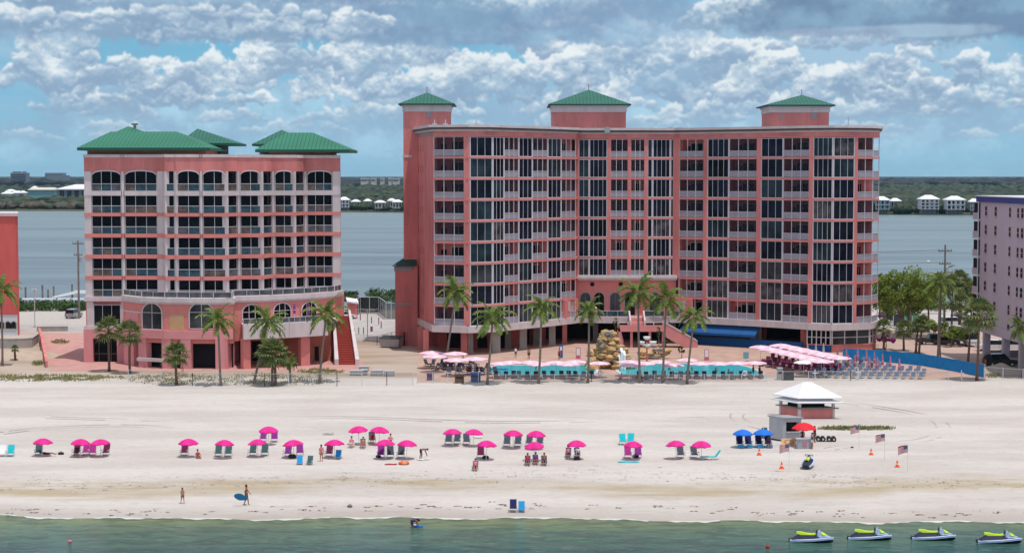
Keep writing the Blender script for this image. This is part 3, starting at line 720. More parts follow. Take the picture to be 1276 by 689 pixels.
# arcade in the recess (two lower storeys)
RA, RB = FP(720, 0.3), FP(842, 0.3)
fa = Facet(RA, RB); L = fa.L
arc = MB(); zA, zB = FL0, fz(2)
fa.box(arc, 0, L, 0, 0.3, zB-1.1, zB-0.3)
wbuild(arc, 'arcade_wall', 'pink_slab', HR)
led = MB(); fa.box(led, -0.1, L+0.1, -1.1, 0.2, zB-0.30, zB+0.05, 0); fa.box(led, -0.1, L+0.1, -0.8, 0.2, zB-0.62, zB-0.303, 0); fa.box(led, -0.1, L+0.1, -0.95, 0.2, zB+0.053, zB+0.25, 0)
wbuild(led, 'arcade_ledge', 'white_trim', HR)
def uofs(u, f): # along-facet position of photo column u
    x = (u-638)/FPX; # solve A+d*s on ray X = x*Y*k
    k = D(u, 380, 1.0).x
    A = f.A; d = f.d
    return (k*A.y-A.x)/(d.x-k*d.y)
def arch_window(root, f, c, wd, z0, zs, rise, name='arched_window', surround='white_trim', gl='glass_grey', t=-0.08, mulls=2, tw=0.16, cross=True, n=10):
    fr = MB()
    def arcp(r, rz, i): 
        a = math.pi*i/n; return c-math.cos(a)*r, zs+math.sin(a)*rz
    for i in range(n):
        (a0, q0), (a1, q1) = arcp(wd/2, rise, i), arcp(wd/2, rise, i+1)
        (b0, r0), (b1, r1) = arcp(wd/2+tw, rise+tw, i), arcp(wd/2+tw, rise+tw, i+1)
        P = lambda a, tt, z: (*f.p(a, tt), z)
        fr.hexa([P(a0, t, q0), P(a1, t, q1), P(a1, 0.05, q1), P(a0, 0.05, q0), P(b0, t, r0), P(b1, t, r1), P(b1, 0.05, r1), P(b0, 0.05, r0)])
    f.box(fr, c-wd/2-tw, c-wd/2, t, 0.05, z0, zs-0.002); f.box(fr, c+wd/2, c+wd/2+tw, t, 0.05, z0, zs-0.002)
    f.box(fr, c-wd/2, c+wd/2, t+0.01, 0.05, z0-0.12, z0)
    for i in range(1, mulls):
        q = c-wd/2+wd*i/mulls; h = math.sqrt(max(0, 1-((q-c)/(wd/2))**2))*rise
        f.box(fr, q-0.04, q+0.04, t+0.03, 0.03, z0, zs+h-0.01)
    if cross: f.box(fr, c-wd/2, c+wd/2, t+0.035, 0.028, zs-0.04, zs+0.04)
    o = wbuild(fr, name, surround, root)
    g = MB(); i0 = len(g.v)
    pl = [(c-wd/2, z0), (c+wd/2, z0)]+[(c+math.cos(math.pi*i/n)*wd/2, zs+math.sin(math.pi*i/n)*rise) for i in range(n+1)]
    front = [(*f.p(a, -0.02), z) for a, z in pl]; backp = [(*f.p(a, 0.04), z) for a, z in pl]
    g.face(front); g.face(backp[::-1])
    wbuild(g, 'pane', gl, root, parent=o)
    return o
arw = MB(); fa.box(arw, 0, L, 0.02, 0.32, zA, zB-1.1)
wbuild(arw, 'arcade_back', 'pink_slab', HR)
for u in (729.5, 746.5, 766.5, 785, 816): arch_window(HR, fa, uofs(u, fa), 1.7, zA+0.1, zA+3.1, 0.85, gl='glass_black' if u in (746.5, 785) else 'glass_grey', surround='grey_trim', t=-0.05)
rd = MB()
for u in (738, 773.5, 826):
    s = uofs(u, fa)
    for i in range(12):
        a = 2*math.pi*i/12; b_ = 2*math.pi*(i+1)/12
        P = lambda an, r, t: (*fa.p(s+math.cos(an)*r, t), zB-1.35+math.sin(an)*r)
        rd.face([P(a, 0, -0.05), P(a, 0.38, -0.05), P(b_, 0.38, -0.05)])
wbuild(rd, 'round_vent', 'dark_interior', HR)
# small pink corner kiosks at either side of arcade with white shutters
ck = MB(); sh = MB()
for ua, ub in ((703, 719), (841, 862)):
    f = Facet(FP(ua, -0.4, 1 if ua > 800 else -1), FP(ub, -0.4 if ub > 800 else -0.4, -1 if ub < 800 else 1))
    ck = MB(); f.box(ck, 0, f.L, -0.2, 0.4, FL0+0.01, fz(1)-0.32); o = wbuild(ck, 'side_wall_panel', 'pink_slab', HR)
    for c in (0.28, 0.55): sh = MB(); f.box(sh, f.L*c-0.3, f.L*c+0.3, -0.26, -0.2, FL0+1.1, FL0+2.7); wbuild(sh, 'shutter', 'white_trim', HR, parent=o)
# terrace balustrade in the recess with little pink posts and white lamps
bal = MB()
for (ua, ub) in ((720, 741), (743, 783), (803, 828), (830, 846)):
    A = FP(ua, -2.1+ (0.5 if ua < 725 or ua > 828 else 0)); B = FP(ub, -2.1+(0.5 if ub > 845 else 0)); f = Facet(A, B)
    f.box(bal, 0, f.L, -0.02, 0.02, FL0+0.12, FL0+1.0, 0); f.box(bal, 0, f.L, -0.05, 0.05, FL0+1.003, FL0+1.08, 1); 
    n = max(2, int(f.L/1.4))
    for i in range(n+1): f.box(bal, f.L*i/n-0.03, f.L*i/n+0.03, -0.045, 0.045, FL0+0.02, FL0+1.0, 1)
wbuild(bal, 'terrace_railing', ['pane_blue', 'mullion'], HR)
for u in (742, 829):
    p = FP(u, -2.1); q = MB(); q.box(p[0]-0.3, p[0]+0.3, p[1]-0.3, p[1]+0.3, FL0+0.02, FL0+1.25)
    o = wbuild(q, 'terrace_post', 'pink_slab', HR)
    q = MB(); q.lathe([(0.0, 0), (0.2, 0.05), (0.28, 0.25), (0.2, 0.45), (0, 0.5)], 10, (p[0], p[1], FL0+1.25)); wbuild(q, 'globe_lamp', 'white_paint', HR, parent=o)
# undercroft: floor back wall, columns
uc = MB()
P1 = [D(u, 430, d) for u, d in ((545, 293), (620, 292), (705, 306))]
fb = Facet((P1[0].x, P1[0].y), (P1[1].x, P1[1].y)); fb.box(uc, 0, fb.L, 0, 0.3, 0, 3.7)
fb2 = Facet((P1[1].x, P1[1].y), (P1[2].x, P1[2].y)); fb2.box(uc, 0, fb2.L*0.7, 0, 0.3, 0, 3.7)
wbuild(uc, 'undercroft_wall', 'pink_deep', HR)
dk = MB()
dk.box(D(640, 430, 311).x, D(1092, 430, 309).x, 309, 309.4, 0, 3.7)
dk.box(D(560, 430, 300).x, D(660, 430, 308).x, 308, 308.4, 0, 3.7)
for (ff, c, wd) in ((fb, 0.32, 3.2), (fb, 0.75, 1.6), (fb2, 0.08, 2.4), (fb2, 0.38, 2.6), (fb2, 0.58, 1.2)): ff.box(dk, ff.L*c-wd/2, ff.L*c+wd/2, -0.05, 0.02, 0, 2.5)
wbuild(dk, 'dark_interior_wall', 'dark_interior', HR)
for (u, d, wd, mt) in ((524, 290, 0.9, 'pink'), (531, 285, 0.9, 'pink'), (578.5, 281.5, 1.05, 'pink_deep'), (586.5, 284, 0.8, 'concrete'), (618.5, 285, 1.3, 'concrete'), (633, 291, 1.0, 'concrete_dark'), (652, 291, 1.2, 'concrete'), (669, 297, 1.2, 'concrete_dark'), (688, 297, 1.1, 'concrete'), (703.5, 300, 0.8, 'pink'),
                       (742, 304, 0.9, 'concrete_dark'), (838, 302, 0.9, 'concrete_dark'), (938, 295.5, 0.9, 'concrete'), (952, 299, 0.7, 'pink_deep'), (1001.5, 289.5, 1.0, 'pink'), (1036, 286.5, 0.9, 'pink'), (1087, 290, 0.8, 'pink')):
    p = D(u, 440, d); q = MB(); q.box(p.x-wd/2, p.x+wd/2, p.y-wd/2, p.y+wd/2, 0, 3.75); q.box(p.x-wd/2-0.1, p.x+wd/2+0.1, p.y-wd/2-0.1, p.y+wd/2+0.1, 0.002, 0.25)
    wbuild(q, 'column', mt, HR)
# storefront at the right end of the ground floor
for (ua, ub, pn) in ((1006, 1035, 5), (1037, 1083, 3), (1084, 1091, 2)):
    f = Facet(FP(ua, 0.3), FP(ub, 0.3)); z0, z1 = 1.15, 3.60
    fr = MB(); n = pn
    for i in range(n+1): c = f.L*i/n; f.box(fr, c-0.08, c+0.08, -0.08, 0.12, z0, z1)
    for z in (z0, (z0+z1)/2-0.05, z1-0.12): f.box(fr, 0, f.L, -0.06, 0.10, z, z+0.12)
    o = wbuild(fr, 'shop_window', 'mullion', HR); g = MB(); f.box(g, 0, f.L, 0.0, 0.05, z0, z1); wbuild(g, 'pane', 'glass_grey' if ua > 1030 else 'glass_black', HR, parent=o)
    q = MB(); f.box(q, -0.05, f.L+0.05, -0.05, 0.3, 0, z0); wbuild(q, 'plinth', 'pink_slab' if ua > 1030 else 'blue_canvas', HR)
    q = MB(); f.box(q, -0.06, f.L+0.06, -0.2, 0.35, z0-0.02, z0+0.12, 0); wbuild(q, 'sill', 'pink_slab', HR)
# blue awning and blue dado below it
aw = MB(); A = FP(846, -1.4); B = FP(941, -1.4); f = Facet(A, B); n = 1
P = lambda a, t, z: (*f.p(a, t), z)
aw.hexa([P(0, 0, 2.15), P(f.L, 0, 2.15), P(f.L, 1.8, 3.2), P(0, 1.8, 3.2), P(0, 0, 2.22), P(f.L, 0, 2.22), P(f.L, 1.8, 3.60), P(0, 1.8, 3.60)])
aw.hexa([P(0, -0.02, 1.85), P(f.L, -0.02, 1.85), P(f.L, 0.03, 1.85), P(0, 0.03, 1.85), P(0, -0.02, 2.22), P(f.L, -0.02, 2.22), P(f.L, 0.03, 2.22), P(0, 0.03, 2.22)])
wbuild(aw, 'awning', 'blue_canvas', HR)
q = MB(); f2 = Facet(FP(846, 0.5), FP(1000, 1.2)); f2.box(q, 0, f2.L, 0, 0.2, 0, 1.35); wbuild(q, 'blue_dado', 'blue_canvas', HR)
q = MB(); f2.box(q, 0, f2.L*0.62, 2.6, 2.8, 0, 3.6, 0); f2.box(q, f2.L*0.3, f2.L*0.5, 2.5, 2.6, 1.4, 2.4, 1); wbuild(q, 'bar_wall', ['grey_trim', 'dark_interior'], HR)
# towers -----------------------------------------------------------
def tower(u0, u1, d0, depth, vtop, vwall0, veave0, veave1, apex_u, apex_v, zb, vents=(), mat_='pink'):
    x0 = D(u0, 150, d0).x; x1 = D(u1, 150, d0).x; zt = zat(vtop, d0); zw = zat(vwall0, d0)
    q = MB(); q.box(x0, x1, d0, d0+depth, zb, zw+0.01); o = wbuild(q, 'tower', mat_, HR)
    q = MB(); q.box(x0-0.12, x1+0.12, d0-0.12, d0+depth+0.12, zw, zt-0.5); q.box(x0-0.3, x1+0.3, d0-0.3, d0+depth+0.3, zt-0.5, zt-0.2); wbuild(q, 'tower_frieze', 'white_trim', HR, parent=o)
    q = MB(); ex0 = D(veave0, 131, d0-0.7).x; ex1 = D(veave1, 131, d0-0.7).x
    yc = d0+depth/2; xc = (ex0+ex1)/2 if apex_u is None else D(apex_u, apex_v, yc).x
    ov = 0.7
    hip_roof(q, ex0, ex1, d0-ov, d0+depth+ov, zt, zat(apex_v, yc), xc, xc, yc, 0.22)
    rr = wbuild(q, 'tower_roof', ['green_roof_dull', 'dark_green_roof'], HR, parent=o)
    q = MB(); q.tube([(xc, yc, zat(apex_v, yc)-0.1), (xc, yc, zat(apex_v, yc)+0.9)], [0.06, 0.03], 6); q.lathe([(0, 0), (0.14, 0.08), (0, 0.25)], 8, (xc, yc, zat(apex_v, yc)+0.7)); wbuild(q, 'finial', 'cloth_red', HR, parent=o)
    for (uu, vv, ww, hh) in vents:
        c = D(uu, vv, d0-0.06); q = MB(); q.box(c.x-ww/2, c.x+ww/2, d0-0.06, d0+0.1, c.z-hh/2, c.z+hh/2)
        wbuild(q, 'louvre', 'grey_trim', HR, parent=o)
    return o
tower(502.5, 560, 297, 8.5, 129.5, 139.5, 496.5, 566.5, 532, 115.5, 0, [(534.5, 143, 0.8, 0.9)])
tower(688.5, 780, 309, 12, 130, 140, 683.5, 786.5, 733.5, 112, TOP, [])
tower(959.5, 1033, 301, 10, 131, 140.5, 954, 1041, 999, 118.5, TOP, [(1014, 144.5, 1.0, 1.0), (973, 146, 0.5, 0.9)])
# low wing at the west foot, with dark roof
q = MB(); xa = D(492.5, 400, 296).x; xb = D(513, 400, 296).x; zt = zat(331, 296)
q.box(xa, xb+1, 296, 308, 0, zt); wbuild(q, 'side_wing', 'pink', HR)
q = MB(); q.box(xa-0.15, xb+0.1, 295.85, 308.2, zt-0.9, zt-0.1); q.box(xa-0.1, xb+0.1, 295.9, 308.1, zat(380, 296), zat(380, 296)+0.35); wbuild(q, 'side_wing_band', 'grey_trim', HR)
q = MB(); q.hexa([(xa-0.6, 295.4, zt-0.1), (xb+0.8, 295.4, zt-0.1), (xb+0.8, 308.5, zt-0.1), (xa-0.6, 308.5, zt-0.1), (xa+1.6, 297.5, zt+1.3), (xb+0.8, 297.5, zt+1.3), (xb+0.8, 306, zt+1.3), (xa+1.6, 306, zt+1.3)]); wbuild(q, 'side_wing_roof', 'dark_green_roof', HR)
q = MB(); tx = D(502.5, 200, 297).x; q.box(tx-0.12, D(513.5, 200, 297).x, 296.9, 305.6, zat(196.5, 297), zat(193.5, 297)); wbuild(q, 'string_course', 'white_trim', HR)
for (uu, vv) in ((541.5, 152.5), (555, 151), (593.5, 150.5)):
    c = D(uu, 155, 287); q = MB(); q.box(c.x-0.35, c.x+0.35, 286.6, 287.4, TOP+0.8, TOP+2.0); q.tube([(c.x, 287, TOP+2), (c.x, 287, TOP+2.6)], 0.08, 6); wbuild(q, 'roof_vent', 'light_metal', HR)
for (uu, d, h) in ((757, 300, 1.9), (836, 303, 1.9), (1057, 290, 3.2), (848, 303, 1.8)):
    c = D(uu, 155, d); q = MB(); q.tube([(c.x, d, TOP+0.8), (c.x, d, TOP+h)], 0.05, 6); q.box(c.x-0.5, c.x+0.4, d-0.3, d+0.3, TOP+0.8, TOP+1.75); wbuild(q, 'roof_antenna', 'grey_metal', HR)
q = MB()
# west ground-floor wall under the side
q.box(D(513, 430, 297).x-0.6, D(524, 430, 297).x, 296.5, 306, 0, 3.8); wbuild(q, 'ground_wall', 'pink', HR)
q = MB(); 
for u in (502, 505.5): c = D(u, 420, 295.9); q.box(c.x-0.35, c.x+0.35, 295.85, 296.1, 0, 2.3)
wbuild(q, 'service_door', 'pink_deep', HR)
# ------------------------------------------------ terrace stairs (part of the hotel)
st = MB(); pw = MB()
ty = FP(795, -2.2)[1]
xl, xr = D(785, 400, ty).x, D(801, 400, ty).x
ly = ty-3.2; lz = 3.3
n = 8
for i in range(n): st.box(xl, xr, ty-3.2*(i+1)/n, ty-3.2*i/n+0.02, 2.8, FL0-(FL0-lz)*(i+1)/n)
st.box(xl-2.3, xr+3.0, ly-2.4, ly, 2.9, lz)
# two flights: left runs down to the left-front, right runs down to the right
lr = D(868, 440, ly-1.2); 
n = 16
xs0 = xr+3.0; xe = D(868, 445, ly-1.2).x
for i in range(n):
    a = xs0+(xe-xs0)*i/n; b_ = xs0+(xe-xs0)*(i+1)/n
    z = lz*(1-(i+1)/n); st.box(a, b_, ly-2.3, ly-0.1, max(0, z-0.5), z+0.02)
xl0 = xl-2.3; xle = D(776, 445, ly-1.2).x
for i in range(n):
    a = xl0+(xle-xl0)*i/n; b_ = xl0+(xle-xl0)*(i+1)/n
    z = lz*(1-(i+1)/n); st.box(b_, a, ly-2.3, ly-0.1, max(0, z-0.5), z+0.02)
wbuild(st, 'terrace_stair', 'terracotta_paint', HR)
def slope_wall(mb, x0, z0, x1, z1, y0, y1, h, base, m=0, cap=None):
    mb.hexa([(x0, y0, z0+base), (x1, y0, z1+base), (x1, y1, z1+base), (x0, y1, z0+base), (x0, y0, z0+h), (x1, y0, z1+h), (x1, y1, z1+h), (x0, y1, z0+h)], m)
    if cap is not None: mb.hexa([(x0, y0-0.06, z0+h+0.003), (x1, y0-0.06, z1+h+0.003), (x1, y1+0.06, z1+h+0.003), (x0, y1+0.06, z0+h+0.003), (x0, y0-0.06, z0+h+0.16), (x1, y0-0.06, z1+h+0.16), (x1, y1+0.06, z1+h+0.16), (x0, y1+0.06, z0+h+0.16)], cap)
slope_wall(pw, xs0, lz, xe, 0.1, ly-2.6, ly-2.3, 0.95, -1.3, 0, 1); slope_wall(pw, xs0, lz, xe, 0.1, ly-0.1, ly+0.15, 0.95, -1.0, 0, 1)
slope_wall(pw, xl0, lz, xle, 0.1, ly-2.6, ly-2.3, 0.95, -1.3, 0, 1); slope_wall(pw, xl0, lz, xle, 0.1, ly-0.1, ly+0.15, 0.95, -1.0, 0, 1)
pw.box(xl0, xs0, ly-2.6, ly-2.4, lz-0.6, lz+0.5, 0); pw.box(xl0, xs0, ly-2.55, ly-2.45, lz+0.9, lz+1.0, 1)
for a in (xl0, xl0+1.6, xs0-1.6, xs0): pw.box(a-0.08, a+0.08, ly-2.58, ly-2.42, lz+0.5, lz+1.0, 1)
for a in (xl-0.25, xr): pw.hexa([(a, ly, lz-0.5), (a+0.25, ly, lz-0.5), (a+0.25, ty, FL0-0.4), (a, ty, FL0-0.4), (a, ly, lz+1.0), (a+0.25, ly, lz+1.0), (a+0.25, ty, FL0+1.1), (a, ty, FL0+1.1)], 1)
wbuild(pw, 'stair_parapet', ['terracotta_paint', 'white_trim'], HR)
for a in (xl0, xl0+2.2, xs0-2.2, xs0): q = MB(); q.box(a-0.2, a+0.2, ly-2.2, ly-1.8, 0, lz-0.4); wbuild(q, 'stair_pier', 'terracotta_paint', HR)

# ================================================================== LEFT HOTEL
LR = root_world('smaller_hotel', (-46, 275, 0), 'smaller pink hotel with arched top windows, wide green hip roofs and an arcaded podium', 'hotel')
def LP(u, d): p = D(u, 400, d); return (p.x, p.y)
d0 = 269.7
# stepped facade: list of plan points (u, d)
lf = [(107.3, 270.5), (153.5, 270.5), (156.5, 270.5), (198, 270.5), (204, 270.0), (207.5, 268.8), (219.5, 268.8), (221.5, 268.6), (251, 268.6), (253.5, 268.6), (283.5, 268.6), (285.5, 269.0), (297.5, 271.4), (300, 271.4), (327, 271.6), (329, 272.0), (340.5, 275.2), (343, 275.2), (367.5, 275.4), (369.5, 275.8), (380.5, 278.8), (383, 278.8), (415.5, 279.0), (424.5, 279.0)]
lpts = [LP(u, d) for u, d in lf]
ROWS = [(213.5, 237.8), (244.2, 265.3), (270.2, 291.3), (296.7, 317.5), (323, 344), (349.3, 370)]   # openings, photo rows at d0
rz = [(zat(b_, d0), zat(a, d0)) for a, b_ in ROWS]
zroof = zat(193.5, d0); zpod = rz[5][0]-0.35
bays = [('L0', 0, 1, 3), ('L1', 2, 3, 3), ('N', 5, 6, 1), ('W', 7, 8, 2), ('W', 9, 10, 2), ('N', 11, 12, 1), ('W', 13, 14, 2), ('N', 15, 16, 1), ('W', 17, 18, 2), ('N', 19, 20, 1), ('L', 21, 22, 3)]
IN = 0.9
lin = [(x, y+1.35) for x, y in lpts]; lin[0] = (lpts[0][0]+0.3, lpts[0][1]+1.35); lin[-1] = (lpts[-1][0]-0.3, lpts[-1][1]+1.35)
backy = 292
BRX = (421.5-638)/2200*backy
wm = MB(); wm.prism(lin+[(BRX-0.4, backy), (lin[0][0], backy)], 0, zroof-0.1)
# attic wall
za = zat(211.0, d0)
for a, b_ in zip(lpts, lpts[1:]):
    f = Facet(a, b_); f.box(wm, -0.01, f.L+0.01, 0, 0.8, rz[0][1]-0.02, zroof-0.35)
f = Facet((lpts[0][0], backy), lpts[0]); f.box(wm, 0, f.L-0.12, 0.01, 0.5, zpod, zroof-0.38)
f = Facet(lpts[-1], (BRX, backy)); f.box(wm, 0.12, f.L, 0.01, 0.5, zpod, zroof-0.38)
wbuild(wm, 'wall', 'pink', LR)
q = MB()
lp2 = [(lpts[0][0], backy)]+lpts+[(BRX, backy)]
for a, b_ in zip(lp2, lp2[1:]):
    f = Facet(a, b_); f.box(q, -0.05, f.L+0.05, -0.12, 0.6, zroof-0.35, zroof+0.1)
q.prism([(x, y+0.4) for x, y in lpts]+[(BRX-0.2, backy), (lpts[0][0]+0.2, backy)], zroof-0.4, zroof-0.05)
wbuild(q, 'parapet_coping', 'white_trim', LR)
# bands between rows
pb = MB(); wb = MB()
for r in range(6):
    z1 = rz[r][0]; z0 = rz[r+1][1] if r < 5 else zpod
    mb_ = wb if r == 0 else pb
    for a, b_ in zip(lpts, lpts[1:]):
        f = Facet(a, b_)
        if r == 0: f.box(wb, -0.05, f.L+0.05, -0.13, IN+0.1, z0+0.02, z1-0.02)
        elif r < 5: f.box(pb, -0.05, f.L+0.05, -0.15, IN+0.1, z0+0.06, z1-0.02)
        else: f.box(wb, -0.02, f.L+0.02, -0.02, IN+0.1, z0, z1-0.02)
wbuild(wb, 'white_band', 'white_trim', LR); wbuild(pb, 'pink_band', 'pink_slab', LR)
# piers: white vertical strips between the bays
pr = MB(); used = []
for (nm, i, j, pn) in bays: used.append((i, j))
edge = [(lpts[0], lpts[0])]
for k in range(len(lpts)-1):
    if (k, k+1) in used: continue
    f = Facet(lpts[k], lpts[k+1]); f.box(pr, -0.03, f.L+0.03, -0.06, IN+0.05, zpod, rz[0][1]-0.03)
f = Facet(lpts[0], lpts[1]); f.box(pr, 0, 1.05, -0.06, IN+0.05, zpod, rz[0][1]-0.03)
wbuild(pr, 'pier', 'white_trim', LR)
rnd = random.Random(5)
glz = ['pane_blue', 'pane_brown', 'pane_grey']
for (nm, i, j, pn) in bays:
    f = Facet(lpts[i], lpts[j]); a0, a1 = (1.1 if nm == 'L0' else 0.10), f.L-0.10
    for r in range(6):
        z0, z1 = rz[r]
        fr = MB(); 
        top = z1
        if r == 0 and nm != 'N':
            # arched head: cut by spandrels in front of the glass
            n = 8; c = (a0+a1)/2; hw = (a1-a0)/2; rise = 0.62; zs = z1-rise
            for q_ in range(n):
                t0_, t1_ = -1+2*q_/n, -1+2*(q_+1)/n
                h0, h1 = zs+rise*math.sqrt(max(0, 1-t0_**2)), zs+rise*math.sqrt(max(0, 1-t1_**2))
                P = lambda a, t, z: (*f.p(a, t), z)
                A0, A1 = c+hw*t0_, c+hw*t1_
                fr.hexa([P(A0, -0.07, h0), P(A1, -0.07, h1), P(A1, 0.3, h1), P(A0, 0.3, h0), P(A0, -0.07, h0+0.16), P(A1, -0.07, h1+0.16), P(A1, 0.3, h1+0.16), P(A0, 0.3, h0+0.16)])
        fr_t = 0.07
        for q_ in range(pn+1):
            c = a0+(a1-a0)*q_/pn; c = min(max(c, a0+0.04), a1-0.04)
            hh = z1-0.03
            if r == 0 and nm != 'N': tt = (c-(a0+a1)/2)/((a1-a0)/2); hh = z1-0.62+0.62*math.sqrt(max(0, 1-tt*tt))
            f.box(fr, c-fr_t/2, c+fr_t/2, 0.08, 0.16, z0, hh)
        f.box(fr, a0+0.05, a1-0.05, 0.06, 0.15, z0+1.0, z0+1.08)
        o = wbuild(fr, 'balcony_window', 'mullion', LR)
        g = MB(); f.box(g, a0-0.05, a1+0.05, 0.28, 0.34, z0, z1-0.02); wbuild(g, 'dark_glass', 'glass_black', LR, parent=o)
        ra = MB(); 
        for q_ in range(pn):
            c0, c1 = a0+(a1-a0)*q_/pn+0.04, a0+(a1-a0)*(q_+1)/pn-0.04
            mi = 0 if rnd.random() < (0.55 if i < 12 else 0.2) else rnd.choice((1, 1, 2))
            f.box(ra, c0, c1, 0.10, 0.13, z0+0.02, z0+0.99, mi)
        wbuild(ra, 'railing_panel', glz, LR, parent=o)
    # spandrel fill above arches is the attic wall; light pink facets at the narrow bays
sp2 = MB()
for (nm, i, j, pn) in bays:
    f = Facet(lpts[i], lpts[j]); a0, a1 = (1.1 if nm == 'L0' else 0.10), f.L-0.10
    if nm == 'N': continue
    n = 8; c = (a0+a1)/2; hw = (a1-a0)/2; rise = 0.62; z1 = rz[0][1]; zs = z1-rise
    for q_ in range(n):
        t0_, t1_ = -1+2*q_/n, -1+2*(q_+1)/n
        h0, h1 = zs+rise*math.sqrt(max(0, 1-t0_**2))+0.15, zs+rise*math.sqrt(max(0, 1-t1_**2))+0.15
        P = lambda a, t, z: (*f.p(a, t), z); A0, A1 = c+hw*t0_, c+hw*t1_
        sp2.hexa([P(A0, -0.03, h0), P(A1, -0.03, h1), P(A1, 0.5, h1), P(A0, 0.5, h0), P(A0, -0.03, z1+0.2), P(A1, -0.03, z1+0.2), P(A1, 0.5, z1+0.2), P(A0, 0.5, z1+0.2)])
wbuild(sp2, 'arch_spandrel', 'pink', LR)
# recessed orange wall under the roofs and the roofs
q = MB(); zo = zat(187.5, d0+1)
q.box(LP(108, d0)[0], LP(259, 272)[0], 271.5, 284, zroof, zo+0.3); wbuild(q, 'penthouse_wall', 'orange_wall', LR)
q = MB(); q.box(LP(325, d0)[0], LP(413, 280)[0], 279.8, 290, zroof, zat(189, 280)+0.3); wbuild(q, 'penthouse_wall', 'orange_wall', LR)
q = MB(); q.box(LP(232, 284)[0], LP(278, 284)[0], 283, 291, zroof, zat(179, 283)); wbuild(q, 'penthouse_wall', 'brown_trim', LR)
q = MB(); q.box(LP(325, 287)[0], LP(372, 287)[0], 287, 291.5, zroof, zat(180, 287)); wbuild(q, 'penthouse_wall', 'grey_trim', LR)
q = MB(); ze = zat(184.2, 269.6)
hip_roof(q, D(96, 186, 269.6).x, D(261.5, 186, 269.6).x, 269.6, 286, ze, zat(164.2, 277), D(138, 164, 277).x, D(220, 164, 277).x, 277, 0.42)
wbuild(q, 'main_roof', ['green_roof', 'green_fascia'], LR)
q = MB(); hip_roof(q, D(318, 189, 278).x, D(436, 189, 278).x, 278, 291.5, zat(186.5, 278), zat(165.5, 284), D(357, 165, 284).x, D(390, 165, 284).x, 284, 0.42)
wbuild(q, 'main_roof', ['green_roof', 'green_fascia'], LR)
q = MB(); hip_roof(q, D(222, 181, 281).x, D(294, 181, 281).x, 281, 292, zat(178.5, 281), zat(160.5, 286), D(246, 161, 286).x, D(246.3, 161, 286).x, 286, 0.35)
wbuild(q, 'back_roof', ['green_roof_dull', 'green_fascia'], LR)
q = MB(); hip_roof(q, D(314, 182, 285).x, D(388, 182, 285).x, 285, 296, zat(179.5, 285), zat(162, 290), D(351, 162, 290).x, D(351.3, 162, 290).x, 290, 0.35)
wbuild(q, 'back_roof', ['green_roof_dull', 'green_fascia'], LR)
q = MB(); hip_roof(q, D(136, 166, 284).x, D(184, 166, 284).x, 284, 292, zat(168, 284), zat(157.5, 288), D(160, 158, 288).x, D(160.3, 158, 288).x, 288, 0.3)
wbuild(q, 'back_roof', ['green_roof', 'green_fascia'], LR)
q = MB(); c = D(168, 160, 287); q.tube([(c.x, 287, zat(166, 287)), (c.x, 287, zat(154, 287))], 0.25, 8); q.box(c.x-0.5, c.x+0.5, 286.8, 287.2, zat(156, 287), zat(154, 287)); wbuild(q, 'chimney', 'concrete_dark', LR)
# ---- lower west wing and podium
zg = 3.75                                     # podium floor
lw = MB(); f = Facet(LP(107.3, 270.2), LP(153.5, 270.2)); f.box(lw, 0.02, f.L, 0.42, 1.5, 0, zpod); f.box(lw, 0, f.L, 0, 0.41, zat(410, d0), zat(407.5, d0))
xw = f.L
f.box(lw, 0, 0.2, 0, 0.45, zg, zpod)
wbuild(lw, 'podium_wall', 'pink', LR)
q = MB(); f.box(q, -0.25, xw+0.2, -0.25, 0.8, zat(375.5, d0), zat(369.8, d0)); wbuild(q, 'white_band', 'white_trim', LR); q = MB(); f.box(q, 0.15, 1.15, -0.05, 0.45, zat(407, d0), zat(376, d0)); wbuild(q, 'pier', 'white_trim', LR); q = MB(); f.box(q, xw-0.35, xw+0.1, -0.05, 0.45, zat(407, d0), zat(376, d0)); wbuild(q, 'pier', 'white_trim', LR); q = MB(); f.box(q, -0.3, xw+0.2, -0.3, 0.5, zat(410, d0)-0.02, zat(406.5, d0))
wbuild(q, 'white_band', 'white_trim', LR)
glass_bay(LR, f, 1.15, xw-0.35, zat(406, d0), zat(380, d0), 3, gname='glass_black', t0=-0.02, name='podium_window')
q = MB(); f.box(q, -0.3, 1.1, -0.5, 0.8, 0, zat(421.5, d0)-0.004); f.box(q, xw-0.9, xw+0.4, -0.5, 0.8, 0, zat(421.5, d0)-0.004); f.box(q, -0.3, xw+0.4, -0.5, 0.9, zat(421.5, d0), zat(410, d0)-0.025)
wbuild(q, 'base_pier', 'pink_light', LR)
q = MB(); f.box(q, 1.1, xw-0.9, 0.3, 0.4, 0, zat(421.5, d0)); o = wbuild(q, 'base_opening', 'glass_black', LR)
q = MB()
for c in (0.33, 0.66): f.box(q, xw*c-0.04, xw*c+0.04, 0.2, 0.29, 0, zat(421.5, d0))
f.box(q, 1.1, xw-0.9, 0.2, 0.29, 1.2, 1.3); wbuild(q, 'frame', 'brown_trim', LR, parent=o)
